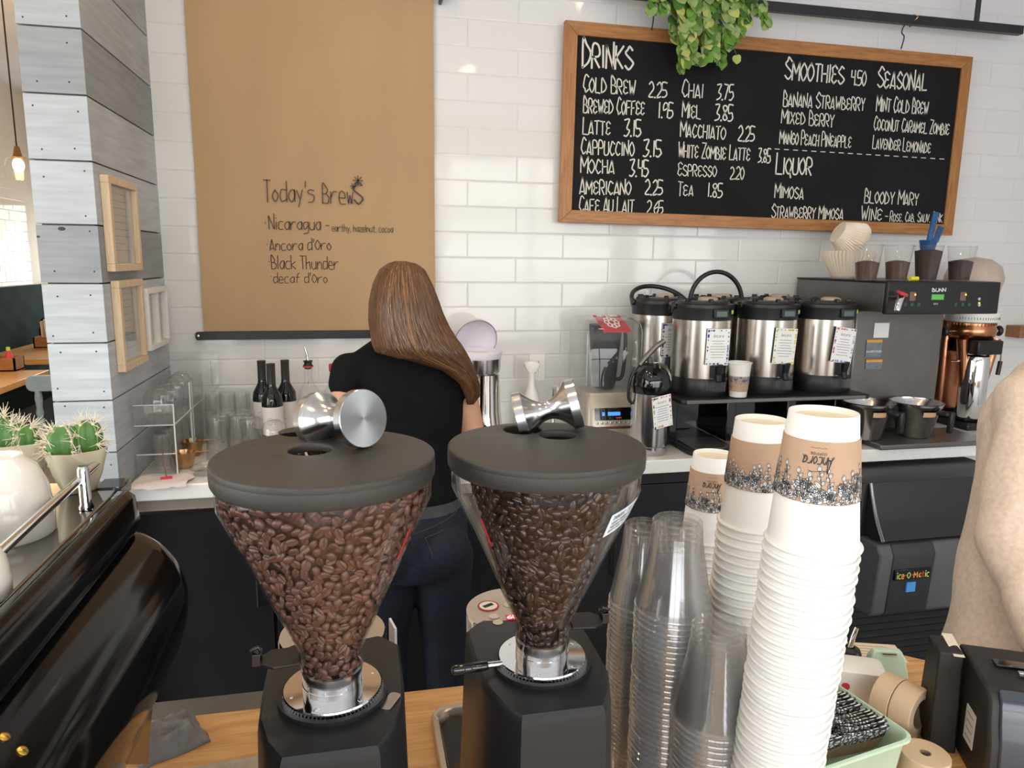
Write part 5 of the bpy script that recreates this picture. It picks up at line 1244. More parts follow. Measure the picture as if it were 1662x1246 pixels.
c = at(862, 650, 2.84); X, Y = c.x, 2.84; Z = lambda py: at(862, py, Y).z
t = thing('spray_bottle', 'white trigger spray bottle standing against the tiles', 'spray bottle', (X, Y, ZC))
m = MB(); m.lathe([(0, ZC), (.042, ZC), (.044, ZC + .01), (.044, ZC + .11), (.03, Z(640)), (.016, Z(625)), (.015, Z(603)), (.017, Z(600))], 28, T((X, Y, 0))); m.build('bottle', WHITEP, t)
m = MB(); m.rings([[(X + x, Y + y, Z(py)) for x, y in rrect(w_, .03, .008)] for w_, py in ((.034, 603), (.060, 596), (.066, 590), (.04, 586))]); hd_ = m.build('spray_head', WHITEP, t, smooth=50)
m = MB(); m.tube([(X + .03, Y, Z(596)), (X + .036, Y, Z(608)), (X + .03, Y, Z(618))], .005, 8); m.build('trigger', WHITEP, hd_)
c = at(871, 596, YW); X, zz = c.x, c.z
t = thing('wall_outlet', 'white wall outlet plate on the tiles above the spray bottle', 'outlet', (X, YW - .004, zz))
m = MB(); m.box((X, YW - .004, zz), (.072, .006, .115)); m.build('cover_plate', WHITEP, t, bevel=.002)
for s in (-1, 1):
    m = MB(); m.box((X, YW - .008, zz + s * .021), (.034, .003, .03)); rcp = m.build('receptacle', WHITEP, t, bevel=.001)
    m = MB(); m.box((X - .007, YW - .0098, zz + s * .021 + .003), (.002, .001, .009)); m.box((X + .007, YW - .0098, zz + s * .021 + .003), (.002, .001, .009)); m.build('slot', INK, rcp)
c = at(898, 640, 2.80); X, Y = c.x, 2.80; z_ = at(898, 626, Y).z
t = thing('faucet', 'small chrome faucet behind the dark bean grinder', 'faucet', (X, Y, ZC))
m = MB(); m.lathe([(0, ZC), (.026, ZC), (.026, ZC + .008), (.016, ZC + .014)], 24, T((X, Y, 0))); m.build('flange', CHROME, t)
m = MB(); m.tube(spline([(X, Y, ZC + .01), (X, Y, z_ - .03), (X, Y - .01, z_ - .004), (X, Y - .06, z_), (X, Y - .10, z_ - .02), (X, Y - .105, z_ - .05)], 6), .009, 12); m.build('spout', CHROME, t)
# ---- bottles
WINEG = pm('dark_wine_glass', (.006, .008, .006), .05, coat=.3); FOIL = pm('dark_foil', (.05, .05, .045), .4, .3, var=.1); LABEL = pm('cream_label', (.72, .66, .64), .6, var=.03)
def wine(px, Y, py_top, lab):
    c = at(px, py_top, Y); X = c.x; k = (c.z - ZC) / .300
    t = thing('wine_bottle', lab, 'wine bottle', (X, Y, ZC), 'wine bottles on the back counter')
    m = MB(); m.lathe([(0, 0), (.034, 0), (.0365, .004), (.0365, .175), (.034, .195), (.024, .212), (.0165, .225), (.0145, .24), (.0142, .298), (0, .2985)], 40, T((X, Y, ZC), s=(1, 1, k))); b = m.build('glass', WINEG, t)
    m = MB(); m.lathe([(.0150, .235), (.0150, .296), (.0155, .297), (.0155, .3), (0, .301)], 28, T((X, Y, ZC), s=(1, 1, k))); m.build('foil_capsule', FOIL, t)
    m = MB(); m.lathe([(.0369, .075), (.0369, .165)], 40, T((X, Y, ZC), s=(1, 1, k)), a0=-PI * .95, a1=PI * .35); l = m.build('label', LABEL, t)
    m = MB(); fn = lambda u, v: Vector((X + .0373 * math.sin(u), Y - .0373 * math.cos(u), ZC + k * (.12 + v)))
    ink(m, [[(-.15 + .28 * math.cos(i * .5) , .012 * math.sin(i * .5)) for i in range(12)], [(-.05 + .05 * i, .006 * math.sin(i * 1.7) - .006) for i in range(12)]], fn, .0012); m.build('script_print', GREYP, l, smooth=0, fixn=False)
wine(424, 2.74, 585, 'dark wine bottle, back left of the three'); wine(439, 2.62, 590, 'dark wine bottle standing in front of the other two'); wine(462, 2.72, 584, 'dark wine bottle, back right of the three')
def clear_bottle(px, Y, neck_py, lab, cap):
    c = at(px, neck_py, Y); X = c.x; H = c.z - ZC; t = thing('liquor_bottle', lab, 'bottle', (X, Y, ZC))
    m = MB(); m.lathe([(0, .003), (.036, .003), (.04, .008), (.041, H * .60), (.036, H * .70), (.018, H * .80), (.0145, H * .86), (.0145, H)], 36, T((X, Y, ZC))); m.build('glass', GLASS, t)
    if cap == 'pourer':
        m = MB(); m.lathe([(.0125, H - .01), (.0125, H), (.019, H + .002), (.014, H + .008), (.014, H + .014), (.018, H + .020), (.010, H + .022)], 20, T((X, Y, ZC))); k = m.build('pourer_stopper', BLACKP, t)
        m = MB(); m.lathe([(.0185, H - .004), (.0195, H - .001), (.0185, H + .002)], 20, T((X, Y, ZC))); m.build('red_ring', REDP, k)
        m = MB(); m.tube([(X, Y, ZC + H + .02), (X - .003, Y, ZC + H + .045), (X - .010, Y, ZC + H + .072)], [.006, .005, .0035], 10); m.tube([(X, Y, ZC + H - .07), (X, Y, ZC + H)], .002, 6); m.build('pour_spout', CHROME, k)
    else:
        m = MB(); m.lathe([(.017, H - .012), (.017, H + .014), (.015, H + .016), (0, H + .016)], 24, T((X, Y, ZC))); m.build('screw_cap', REDP, t)
        m = MB(); m.lathe([(.0415, H * .18), (.0415, H * .52)], 36, T((X, Y, ZC))); m.build('label', LABEL, t)
clear_bottle(500, 2.74, 594, 'clear glass bottle with a metal pour spout beside the wine', 'pourer')
clear_bottle(541, 2.80, 597, 'clear glass bottle with a red cap beside the barista', 'cap')
# ---- glassware
TUMB = clear_mat('tumbler_glass', (.97, .975, .97), .06, .85, .03, haze=.05)
def tumbler_mesh(r0, r1, h):
    m = MB(); m.lathe([(r1, 0), (r1 + .0006, .002), (r0 + .001, h - .012), (r0, h - .002), (r0 - .003, h), (0, h), (0, h - .012), (r0 - .003, h - .013), (r1 - .002, .001), (r1, 0)], 28); me = m.mesh('tumbler', smooth=35); me.materials.append(TUMB); return me
tall, pint = tumbler_mesh(.029, .034, .195), tumbler_mesh(.031, .041, .150)
tb = [(346, 2.86, tall), (369, 2.87, tall), (393, 2.87, tall), (412, 2.86, tall), (363, 2.745, pint), (403, 2.735, pint), (384, 2.66, pint), (350, 2.63, pint), (406, 2.60, pint)]
names = ['tall glass upturned against the tiles, nearest the acrylic rack', 'tall glass upturned against the tiles, second from the acrylic rack', 'tall glass upturned against the tiles, third from the acrylic rack', 'tall glass upturned against the tiles, behind the wine bottles', 'upturned pint glass in the second row, left', 'upturned pint glass in the second row, beside the wine bottles', 'upturned pint glass in the middle of the cluster', 'upturned pint glass in the front row beside the acrylic rack', 'upturned pint glass in the front row before the wine bottles']
for (px, Y, me), nm in zip(tb, names):
    o = bpy.data.objects.new('drinking_glass', me); COL.objects.link(o); o.location = (at(px, 650, Y).x, Y, ZC); tag(o, nm, 'glass', 'upturned glasses on the back counter')
STEML = clear_mat('stemless_glass', (.975, .98, .98), .07, .9, .02, haze=.02)
m = MB(); m.lathe([(.032, 0), (.033, .001), (.040, .030), (.043, .055), (.040, .080), (.031, .100), (.018, .109), (0, .110)], 32)
sm = m.mesh('stemless_glass', smooth=60); sm.materials.append(STEML)
o = bpy.data.objects.new('wine_glass', sm); COL.objects.link(o); cg = at(444, 684, 2.47); o.location = (cg.x, 2.47, cg.z - .104)
m = MB(); m.prism([(cg.x + x, 2.47 + y) for x, y in rrect(.10, .10, .01)], ZC, cg.z - .104); b = m.build('coaster_box', CABM, None, (cg.x, 2.47, ZC), bevel=.003); tag(b, 'small black box under an upturned stemless glass before the wine', 'box')
tag(o, 'stemless wine glass upturned in front of the wine bottles', 'wine glass')
# acrylic rack
rx0, rx1, ry0, ry1 = -.695, -.578, 2.42, 2.88; zsh = at(240, 690, ry0).z; zlip = at(240, 657, ry0).z
t = thing('glass_rack', 'clear acrylic two level glass rack against the plank wall', 'rack', ((rx0 + rx1) / 2, 2.65, ZC))
m = MB(); m.bx(rx0, rx1, ry0, ry1, zsh - .004, zsh); m.build('shelf', ACRYL, t)
m = MB(); m.bx(rx0, rx1, ry0, ry0 + .004, zsh, zlip); m.build('front_lip', ACRYL, t)
EDGE = pm('acrylic_edge', (.70, .72, .72), .3, var=.03)
m = MB()
for y in (ry0, 2.66, 2.69): m.bx(rx1 - .001, rx1 + .003, y, y + .005, ZC, zlip + (.03 if y > 2.5 else 0))
m.bx(rx0, rx1, ry0 - .001, ry0 + .002, zlip - .002, zlip); m.bx(rx0, rx1, ry0 - .001, ry0 + .002, zsh - .003, zsh); m.bx(rx0, rx1, ry0 - .001, ry0 + .002, ZC + .075, ZC + .078); m.bx(rx1 - .001, rx1 + .003, ry0, ry1, zsh - .003, zsh)
m.build('polished_edges', EDGE, t, smooth=0)
m = MB(); m.bx(rx0, rx1, ry0, ry0 + .004, ZC, ZC + .077); m.build('lower_lip', ACRYL, t)
m = MB(); m.bx(rx1 - .002, rx1 + .002, 2.66, ry1, ZC, zlip + .03); m.build('side_panel', ACRYL, t)
m = MB(); m.bx(rx0, rx1 + .06, ry1 + .004, ry1 + .008, ZC, zlip + .11); m.build('back_panel', ACRYL, t)
m = MB(); m.bx(rx0 + .004, rx1, ry0 + .02, ry1, ZC + .002, ZC + .006); m.build('lower_shelf', ACRYL, t)
ordn = ['first', 'second', 'third', 'fourth', 'fifth']
for i in range(5):
    o = bpy.data.objects.new('wine_glass', sm); COL.objects.link(o); o.location = (-.636, 2.475 + i * .089, zsh); tag(o, 'stemless wine glass upturned on the rack shelf, %s from the front' % ordn[i], 'wine glass', 'stemless glasses on the rack shelf')
for i in range(4):
    o = bpy.data.objects.new('drinking_glass', pint if i % 2 else tall); COL.objects.link(o); o.location = (-.638, 2.50 + i * .095, ZC + .006); o.scale = (.8, .8, .78 if i % 2 else .6); tag(o, 'small glass under the rack shelf, %s from the front' % ordn[i], 'glass', 'glasses under the rack shelf')
JIG = pm('brass_copper', (.55, .33, .16), .25, 1, var=.06)
for px, Y, lab in ((297, 2.52, 'copper measuring cup on the counter beside the rack, nearer one'), (312, 2.68, 'copper measuring cup on the counter beside the rack, farther one')):
    c = at(px, 722, Y); t = thing('measuring_cup', lab, 'measuring cup', (c.x, Y, ZC), 'copper measuring cups')
    m = MB(); m.lathe([(0, ZC), (.022, ZC), (.030, ZC + .012), (.038, ZC + .055), (.036, ZC + .055), (.028, ZC + .014), (0, ZC + .004)], 28, T((c.x, Y, 0))); m.build('bowl', JIG, t)
    m = MB(); m.box((c.x + .058, Y + .01, ZC + .053), (.05, .010, .003), rz=.2); m.build('handle', JIG, t, bevel=.001)
c = at(318, 796, 2.42)
m = MB(); m.lathe([(0, 0), (.05, 0), (.056, .01), (.058, .02), (.054, .02), (.048, .006), (0, .004)], 32); me = m.mesh('ashtray', smooth=35); me.materials.append(STEML)
o = bpy.data.objects.new('glass_dish', me); COL.objects.link(o); o.location = (-.49, 2.45, ZC); tag(o, 'small clear glass dish on the counter edge beside the rack', 'dish')
# paper sheet drooping over the counter edge, with a stirrer on a red base
m = MB(); rs = []; rn = random.Random(2)
for i in range(9):
    y = 2.44 - i * .0165; z = ZC + .003 if i < 6 else ZC + .004 - (i - 6) * .004
    rs.append([(-.69 + .165 * q / 8 + (.006 * math.sin(q * 1.3 + i)), y - .010 * (q % 2) * (i > 6), z + .0025 * (1 + math.sin(q * 1.1 + i * .9))) for q in range(9)])
n = 9; vs = [p for r in rs for p in r] + [(p[0], p[1], p[2] - .001) for r in rs for p in r]; fs = []
for i in range(8):
    for q in range(8): fs += [(i * n + q, i * n + q + 1, (i + 1) * n + q + 1, (i + 1) * n + q), (81 + i * n + q, 81 + (i + 1) * n + q, 81 + (i + 1) * n + q + 1, 81 + i * n + q + 1)]
m.add(vs, fs); o = m.build('paper_napkin', pm('pinkish_paper', (.78, .70, .68), .8, var=.03), None, (-.61, 2.38, ZC), smooth=60); tag(o, 'crumpled pale pink paper napkin at the counter edge under the rack', 'napkin')
t = thing('stirrer_holder', 'thin brown stick on a red base standing on the pink napkin', 'stick', (-.60, 2.375, ZC + .007))
m = MB(); m.box((-.60, 2.375, ZC + .010), (.034, .012, .006), rz=.3); m.build('base', REDP, t)
m = MB(); m.tube([(-.60, 2.375, ZC + .01), (-.606, 2.375, ZC + .10)], .0018, 6); m.build('stick', pm('brown_stick', (.2, .1, .06), .6, var=.1), t)
# ---- ice machine under the counter
IX0, IX1 = 1.755, 2.42
t = thing('ice_machine', 'grey and black under counter ice machine beneath the brewer', 'ice machine', (2.05, 2.3, 0))
def prof_prism(mb, yz, x0, x1): mb.rings([[(x0, y, z) for y, z in yz], [(x1, y, z) for y, z in yz]])
m = MB(); prof_prism(m, [(2.40, 0), (2.20, 0), (2.20, .36), (2.135, .38), (2.135, .85), (2.40, .85)], IX0, IX1); m.build('cabinet', BLACKM, t, bevel=.004)
m = MB(); lid_p = spline([(2.132, .852, 0), (2.115, .80, 0), (2.085, .73, 0), (2.045, .665, 0)], 5); prof_prism(m, [(p.x, p.y) for p in lid_p] + [(2.09, .655), (2.134, .66)], IX0 + .02, IX1 - .02); l = m.build('bin_door', BLACKP, t, bevel=.003)
m = MB(); m.tube([(IX0 + .024, p.x - .002, p.y) for p in lid_p], .006, 8); m.build('door_edge_trim', STEEL, l)  # steel tube stands in for the highlight along the curved door edge
GREYPAN = pm('mid_grey_panel', (.078, .082, .09), .45, var=.05)
m = MB(); prof_prism(m, [(2.04, .655), (2.02, .62), (2.035, .40), (2.05, .385), (2.134, .385), (2.134, .655)], IX0, IX1); fp = m.build('front_panel', GREYPAN, t, bevel=.006)
xa, xb = at(1447, 930, 2.02).x, at(1514, 930, 2.02).x
m = MB(); prof_prism(m, [(2.037, .657), (2.0165, .62), (2.0315, .40), (2.048, .383), (2.06, .40), (2.06, .65)], xa, xb); m.build('dark_centre_strip', BLACKM, t, bevel=.002)
a, b = at(1452, 942, 2.018), at(1506, 942, 2.018); zt2 = at(1452, 925, 2.018).z
m = MB(); m.bx(a.x - .004, b.x + .004, 2.013, 2.024, a.z, zt2); np_ = m.build('name_plate', BLACKG, t, bevel=.001)
w_ = b.x - a.x; uu = .15
for ch, wd, mt in (('i', .6, LIME), ('c', 1, LIME), ('e', 1, MATS['orange_band']), ('-', .8, REDP), ('O', 1.3, LIME), ('-', .8, REDP), ('M', 1.6, MATS['orange_band']), ('a', 1, MATS['orange_band']), ('t', .9, REDP), ('i', .6, LIME), ('c', 1, LIME)):
    q0 = a.x + w_ * uu / 11.2; q1 = a.x + w_ * (uu + wd * .74) / 11.2; uu += wd + .04
    m = MB(); write(m, ch, Vector((q0, 2.0125, a.z + .008)), Vector((q1, 2.0125, a.z + .008)), .021, pen=.17, wob=0); m.build('plate_lettering', mt, np_, smooth=0, fixn=False)
c = at(1478, 952, 2.02); m = MB(); m.box((c.x, 2.021, c.z), (.036, .006, .036)); m.build('blue_sticker', pm('sky_blue_sticker', (.08, .32, .75), .5, var=.1), t)
for k in range(9):
    m = MB(); m.bx(IX0 + .05, IX1 - .05, 2.196, 2.201, .08 + k * .028, .095 + k * .028); m.build('louvre', BLACKP, t)
# ================================================================== ESPRESSO MACHINE AND FRONT COUNTER THINGS
GLOSSB = pm('piano_black', (.006, .0055, .0055), .09, spec=.28, ior=1.4, bump=.02, bscale=8)
t = thing('espresso_machine', 'large glossy black espresso machine with rounded back, left of the grinders', 'espresso machine', (-.5, .5, ZF))
prof = [(-.78, 1.00), (-.78, 1.30), (-.305, 1.30), (-.302, 1.322), (-.296, 1.329), (-.284, 1.329), (-.276, 1.322), (-.272, 1.29), (-.274, 1.281), (-.300, 1.276)]
prof += [(p.x, p.y) for p in spline([(-.300, 1.274, 0), (-.270, 1.268, 0), (-.237, 1.238, 0), (-.222, 1.19, 0), (-.230, 1.13, 0), (-.258, 1.08, 0), (-.31, 1.03, 0), (-.40, 1.00, 0)], 5)]
cx_, cz_ = -.5, 1.16
rs = []
for y, k in ((.02, 1), (.925, 1), (.950, .992), (.965, .97), (.972, .93)):
    rs.append([(cx_ + (x - cx_) * k if x > -.7 else x, y, cz_ + (z - cz_) * k) for x, z in prof])
m = MB(); m.rings(rs); eb = m.build('rounded_body', GLOSSB, t, smooth=50)
m = MB(); m.bx(-.76, -.34, .03, .95, .92, 1.0); m.build('lower_body', CABM, t)
for x in (-.72, -.40):
    for y in (.10, .88): m = MB(); m.lathe([(.022, ZF), (.026, ZF + .005), (.022, .92)], 20, T((x, y, 0))); m.build('foot', CHROME, t)
m = MB(); m.bx(-.79, -.312, .02, 1.045, 1.3, 1.315); dk = m.build('cup_warmer_deck', pm('polished_deck', (.30, .28, .26), .10, 1, var=.03), t, bevel=.003)
m = MB(); m.bx(-.345, -.310, 1.0, 1.048, 1.299, 1.317); m.build('corner_trim', BLACKG, dk, bevel=.003)
ra, rb = atz(-60, 950, 1.352), atz(162, 748, 1.352)
m = MB(); m.tube([ra, rb], .0052, 14); rl = m.build('cup_rail', CHROME, t)
pb = atz(140, 822, 1.318)
for q in (pb, pb + (ra - rb).normalized() * .62):
    m = MB(); m.lathe([(.0085, 1.316), (.0085, 1.319), (.0068, 1.322), (.0068, 1.366), (.005, 1.369), (0, 1.369)], 20, T((q.x, q.y, 0))); m.build('rail_post', CHROME, t)
poly = [atx(px, py, -.236) for px, py in ((253, 1085), (243, 1200), (240, 1240), (165, 1240), (196, 1180), (226, 1122))]
m = MB(); m.rings([[Vector((-.236, p.y, max(ZF + .004, p.z))) for p in poly], [Vector((-.241, p.y, max(ZF + .004, p.z))) for p in poly]]); m.build('brown_side_panel', pm('brown_acrylic', (.23, .12, .06), .12, trans=.25, var=.1), t)
bv2 = BVHTree.FromPolygons([v.co + ORG[t.name] for v in eb.data.vertices], [tuple(p.vertices) for p in eb.data.polygons])
BRASS = pm('brass_button', (.75, .48, .12), .3, 1, var=.05)
for px, py in ((6, 1196), (36, 1219)):
    h = bv2.ray_cast(CAM, ray(px, py).normalized())
    if h[0] is not None:
        m = MB(); m.lathe([(.0045, -.001), (.0045, .001), (.003, .0022), (0, .0025)], 14, Matrix.Translation(h[0]) @ frame_z(h[1]).to_4x4()); m.build('brass_button', BRASS, eb)
# upturned cups on the deck
CERA = pm('white_ceramic', (.83, .80, .74), .12, coat=.4, var=.015)
def big_cup(c, r, h, hand_a, lab):
    t = thing('ceramic_cup', lab, 'cup', (c[0], c[1], 1.315), 'white cups on the espresso machine')
    m = MB(); pr = [(0, h - .006), (r * .42, h - .006), (r * .44, h), (r * .50, h), (r * .53, h - .004), (r * .74, h * .86), (r * .93, h * .6), (r, h * .25), (r * 1.0, .002), (r * .97, 0), (r * .95, .004), (r * .92, h * .5), (r * .6, h * .82), (0, h * .86)]
    m.lathe([(a, b + 1.315) for a, b in pr], 48, T((c[0], c[1], 0))); m.build('bowl', CERA, t, smooth=50)
    d = Vector((math.cos(hand_a), math.sin(hand_a), 0)); o = Vector((c[0], c[1], 1.315))
    m = MB(); m.tube(spline([o + d * r * .93 + Vector((0, 0, h * .72)), o + d * (r * 1.25) + Vector((0, 0, h * .80)), o + d * (r * 1.42) + Vector((0, 0, h * .55)), o + d * (r * 1.28) + Vector((0, 0, h * .28)), o + d * r * .98 + Vector((0, 0, h * .25))], 6), .0062, 12); m.build('handle', CERA, t)
cc = atz(8, 868, 1.315); big_cup((cc.x, cc.y), .049, .090, -1.5, 'big white ceramic cup upturned on the espresso machine deck, handle toward the camera')
cc2 = atz(-70, 975, 1.315); big_cup((cc2.x, cc2.y), .042, .06, 2.4, 'smaller white cup upturned nearest the camera on the espresso machine')
# cactus pots
POTM = pm('ivory_glazed_pot', (.72, .64, .47), .2, coat=.3, var=.02)
CACT = pm('cactus_green', (.05, .15, .03), .4, col2=(.10, .24, .06), vscale=40); CACD = pm('cactus_pale_rib', (.22, .36, .10), .45, var=.1)
SPINE = pm('cream_spine', (.80, .72, .58), .6, var=.05)
def cactus(px, py, Y, lab, balls, rz, seed, k=1.0):
    c = at(px, py, Y); X = c.x; Z0 = 1.315; t = thing('potted_cactus', lab, 'cactus', (X, Y, Z0), 'cactus pots on the espresso machine')
    m = MB(); rs = []
    for w_, z in ((.036, 0), (.040, .002), (.056, .025), (.070, .052), (.073, .060), (.069, .060), (.064, .050), (.04, .045)):
        P = rrect(w_ * k, w_ * k, w_ * k * .24, 6)
        rs.append([Vector((X, Y, Z0 + z * k + (.006 * k * (abs(x * y) / (w_ * k / 2) ** 2) if z > .05 else 0))) + Vector((x * math.cos(rz) - y * math.sin(rz), x * math.sin(rz) + y * math.cos(rz), 0)) for x, y in P])
    m.rings(rs); m.build('pot', POTM, t, smooth=50)
    m = MB(); rn = random.Random(seed)
    m.lathe([(0, .050 * k), (.026 * k, .049 * k)], 20, T((X, Y, Z0)))
    for _ in range(70):
        a = rn.uniform(0, 6.3); r = .027 * k * math.sqrt(rn.random()); m.sphere((X + r * math.cos(a), Y + r * math.sin(a), Z0 + .051 * k), rn.uniform(.0015, .003), 6, 4)
    g = m.build('gravel', pm('tan_gravel', (.45, .36, .26), .9, var=.3, vscale=200), t); g['kind'] = 'stuff'
    for dx, dy, dz, r, hh in balls:
        C = Vector((X + dx * k, Y + dy * k, Z0 + .05 * k + dz * k)); n = 60; rs = []; ribs = 5
        for i in range(1, 14):
            th = PI * i / 14; ring = []
            for q in range(n):
                a = 2 * PI * q / n; rr = r * k * (.84 + .22 * abs(math.cos(ribs * a / 2 + dx * 90)) ** .8) * math.sin(th) ** .85
                ring.append(C + Vector((rr * math.cos(a), rr * math.sin(a), -hh * k * math.cos(th))))
            rs.append(ring)
        m = MB(); m.rings(rs); b = m.build('cactus_ball', CACT, t, smooth=60)
        m = MB(); cr_ = MB()
        for q in range(ribs):
            a = (2 * PI * q - 2 * dx * 90) / ribs
            line = []
            for i in range(2, 13):
                th = PI * i / 14; rr = r * k * 1.065 * math.sin(th) ** .85; line.append(C + Vector((rr * math.cos(a), rr * math.sin(a), -hh * k * math.cos(th))))
            cr_.tube(line, .0011 * k, 5)
            for th in (1.25, 1.85, 2.5):
                rr = r * k * 1.06 * math.sin(th) ** .85; p = C + Vector((rr * math.cos(a), rr * math.sin(a), -hh * k * math.cos(th))); nrm = (p - C).normalized()
                m.sphere(p, .0022 * k, 8, 6)
                for s in range(8):
                    d = (nrm + Vector((rn.gauss(0, .75), rn.gauss(0, .75), rn.gauss(0, .75)))).normalized(); L = rn.uniform(.012, .023) * k
                    m.tube([p, p + d * L], [.0007 * k, .00025 * k], 4)
        cr_.build('pale_rib', CACD, b); m.build('spines', SPINE, b, smooth=0)
cactus(125, 760, 1.005, 'potted cactus with two green balls and white spines, nearer the plank wall', [(-.010, -.006, .022, .024, .026), (.017, .002, .028, .019, .026), (-.024, .010, .016, .014, .018)], .62, 3, .90)
cactus(35, 750, 1.055, 'potted cactus behind the big white cup, partly cut by the photo edge', [(-.012, -.004, .020, .021, .024), (.012, -.010, .018, .018, .020), (-.028, .006, .030, .015, .022)], .3, 6, .92)
# cloths and the steel pan on the oak counter
def cloth(name, lab, c, w, d, h, mat, seed, rz=0, amp=.012):
    m = MB(); n = 26; rn = random.Random(seed); o1 = rn.uniform(0, 50); vs = []
    def hgt(u, v):
        e = min(1, 4 * min(u, 1 - u, v, 1 - v) + .12); return e * (h * .6 + amp * (noise.noise(Vector((u * 4 + o1, v * 4, 0))) + .6 * noise.noise(Vector((u * 9 + o1, v * 7, 3)))) + amp * .7)
    for i in range(n + 1):
        for j in range(n + 1):
            u, v = i / n, j / n; x = (u - .5) * w * (1 + .15 * noise.noise(Vector((v * 3 + o1, 1, 0)))); y = (v - .5) * d * (1 + .15 * noise.noise(Vector((u * 3 + o1, 5, 0))))
            vs.append((c[0] + x * math.cos(rz) - y * math.sin(rz), c[1] + x * math.sin(rz) + y * math.cos(rz), c[2] + max(.003, hgt(u, v))))
    k = (n + 1) ** 2; fs = [(i * (n + 1) + j, (i + 1) * (n + 1) + j, (i + 1) * (n + 1) + j + 1, i * (n + 1) + j + 1) for i in range(n) for j in range(n)]
    vs += [(x, y, c[2] + .0005) for x, y, z in vs]; fs += [tuple(q + k for q in f[::-1]) for f in fs]
    edge = [(i * (n + 1), (i + 1) * (n + 1)) for i in range(n)] + [(i * (n + 1) + n, (i + 1) * (n + 1) + n) for i in range(n)] + [(j, j + 1) for j in range(n)] + [(n * (n + 1) + j, n * (n + 1) + j + 1) for j in range(n)]
    fs += [(a, b, b + k, a + k) for a, b in edge]
    m.add(vs, fs); o = m.build(name, mat, None, (c[0], c[1], c[2]), smooth=70); tag(o, lab, 'cloth'); return o
GCL = pm('grey_towel', (.19, .19, .20), .95, var=.15, vscale=60, bump=.4, bscale=400)
c = atz(290, 1152, ZF + .01); cloth('bar_towel', 'bunched grey bar towel at the back edge of the counter, beside the espresso machine', (c.x, 1.10, ZF), .10, .085, .034, GCL, 4, .5, .012)
c = atz(345, 1246, ZF + .005); cloth('bar_cloth', 'flat beige grey cloth lying on the oak counter behind the left grinder', (c.x + .012, c.y - .03, ZF), .15, .09, .006, pm('beige_cloth', (.40, .345, .28), .95, var=.1, vscale=80, bump=.4, bscale=500), 9, .1, .006)
px0, px1, py0, py1 = .104, .30, .845, 1.085
t = thing('steel_pan', 'recessed steel pan with rounded rim holding coffee grounds between the grinders', 'pan', ((px0 + px1) / 2, (py0 + py1) / 2, ZF))
cxp, cyp = (px0 + px1) / 2, (py0 + py1) / 2
m = MB(); rs = []
for dw, z in ((0, ZF), (0, ZF + .014), (-.004, ZF + .018), (-.020, ZF + .018), (-.026, ZF + .014), (-.030, ZF + .003)): rs.append([(cxp + x, cyp + y, z) for x, y in rrect(px1 - px0 + dw, py1 - py0 + dw, .028)])
m.rings(rs, (True, True)); m.build('rim', pm('warm_steel_rim', (.55, .47, .38), .28, 1, var=.05), t, smooth=45)
m = MB(); m.prism([(cxp + x, cyp + y) for x, y in rrect(px1 - px0 - .031, py1 - py0 - .031, .024)], ZF + .0032, ZF + .0045); m.build('dark_insert', BLACKP, t)
m = MB(); rn = random.Random(5); vs = []
for i in range(15):
    for j in range(11):
        u, v = i / 14 - .5, j / 10 - .5; vs.append((cxp + u * .15, cyp - .055 + v * .10, ZF + .0046 + max(0, .008 * (1 - 3.2 * (u * u + v * v)) + .002 * noise.noise(Vector((u * 20, v * 20, 0))))))
m.add(vs, [(i * 11 + j, (i + 1) * 11 + j, (i + 1) * 11 + j + 1, i * 11 + j + 1) for i in range(14) for j in range(10)]); g = m.build('spent_grounds', GRD[0], t); g['kind'] = 'stuff'
# ================================================================== RIGHT END OF THE COUNTER
# bin of folded cup sleeves
MINT = pm('mint_plastic', (.50, .66, .52), .35, var=.03)
zb1 = .955
A = atz(1352, 1106, zb1); B = atz(1484, 1196, zb1); ax = Vector((B.x - A.x, B.y - A.y, 0)); LW = ax.length; ax.normalize(); ay = Vector((ax.y, -ax.x, 0))
if ay.y > 0: ay = -ay
LW += .02; A = A - ax * .02; LD = .20; ctr = Vector((A.x, A.y, ZF)) + ax * LW / 2 + ay * LD / 2
rzb = math.atan2(ax.y, ax.x)
t = thing('sleeve_bin', 'mint green plastic bin packed with folded printed cup sleeves', 'bin', ctr)
M0 = T(ctr, (0, 0, rzb)); H_ = zb1 - ZF
m = MB(); rs = []
for dw, z in ((-.02, 0), (-.006, H_ * .9), (0, H_ - .006), (.006, H_ - .004), (.006, H_), (-.002, H_ + .001), (-.008, H_ - .004), (-.014, H_ - .050)): rs.append([(x, y, z) for x, y in rrect(LW + dw, LD + dw, .02)])
m.rings(rs, (True, True), M0); m.build('bin_body', MINT, t, smooth=50)
SLP = pm('printed_sleeve_face', (.60, .60, .58), .7)
tt = SLP.node_tree; bb = tt.nodes['Principled BSDF']; tcn = tt.nodes.new('ShaderNodeTexCoord'); vo = tt.nodes.new('ShaderNodeTexVoronoi'); vo.feature = 'DISTANCE_TO_EDGE'; vo.inputs['Scale'].default_value = 130
crn = tt.nodes.new('ShaderNodeValToRGB'); crn.color_ramp.elements[0].position = .08; crn.color_ramp.elements[0].color = (.02, .02, .02, 1); crn.color_ramp.elements[1].position = .2; crn.color_ramp.elements[1].color = (.62, .62, .60, 1)
tt.links.new(tcn.outputs['Object'], vo.inputs['Vector']); tt.links.new(vo.outputs['Distance'], crn.inputs[0]); tt.links.new(crn.outputs[0], bb.inputs['Base Color'])
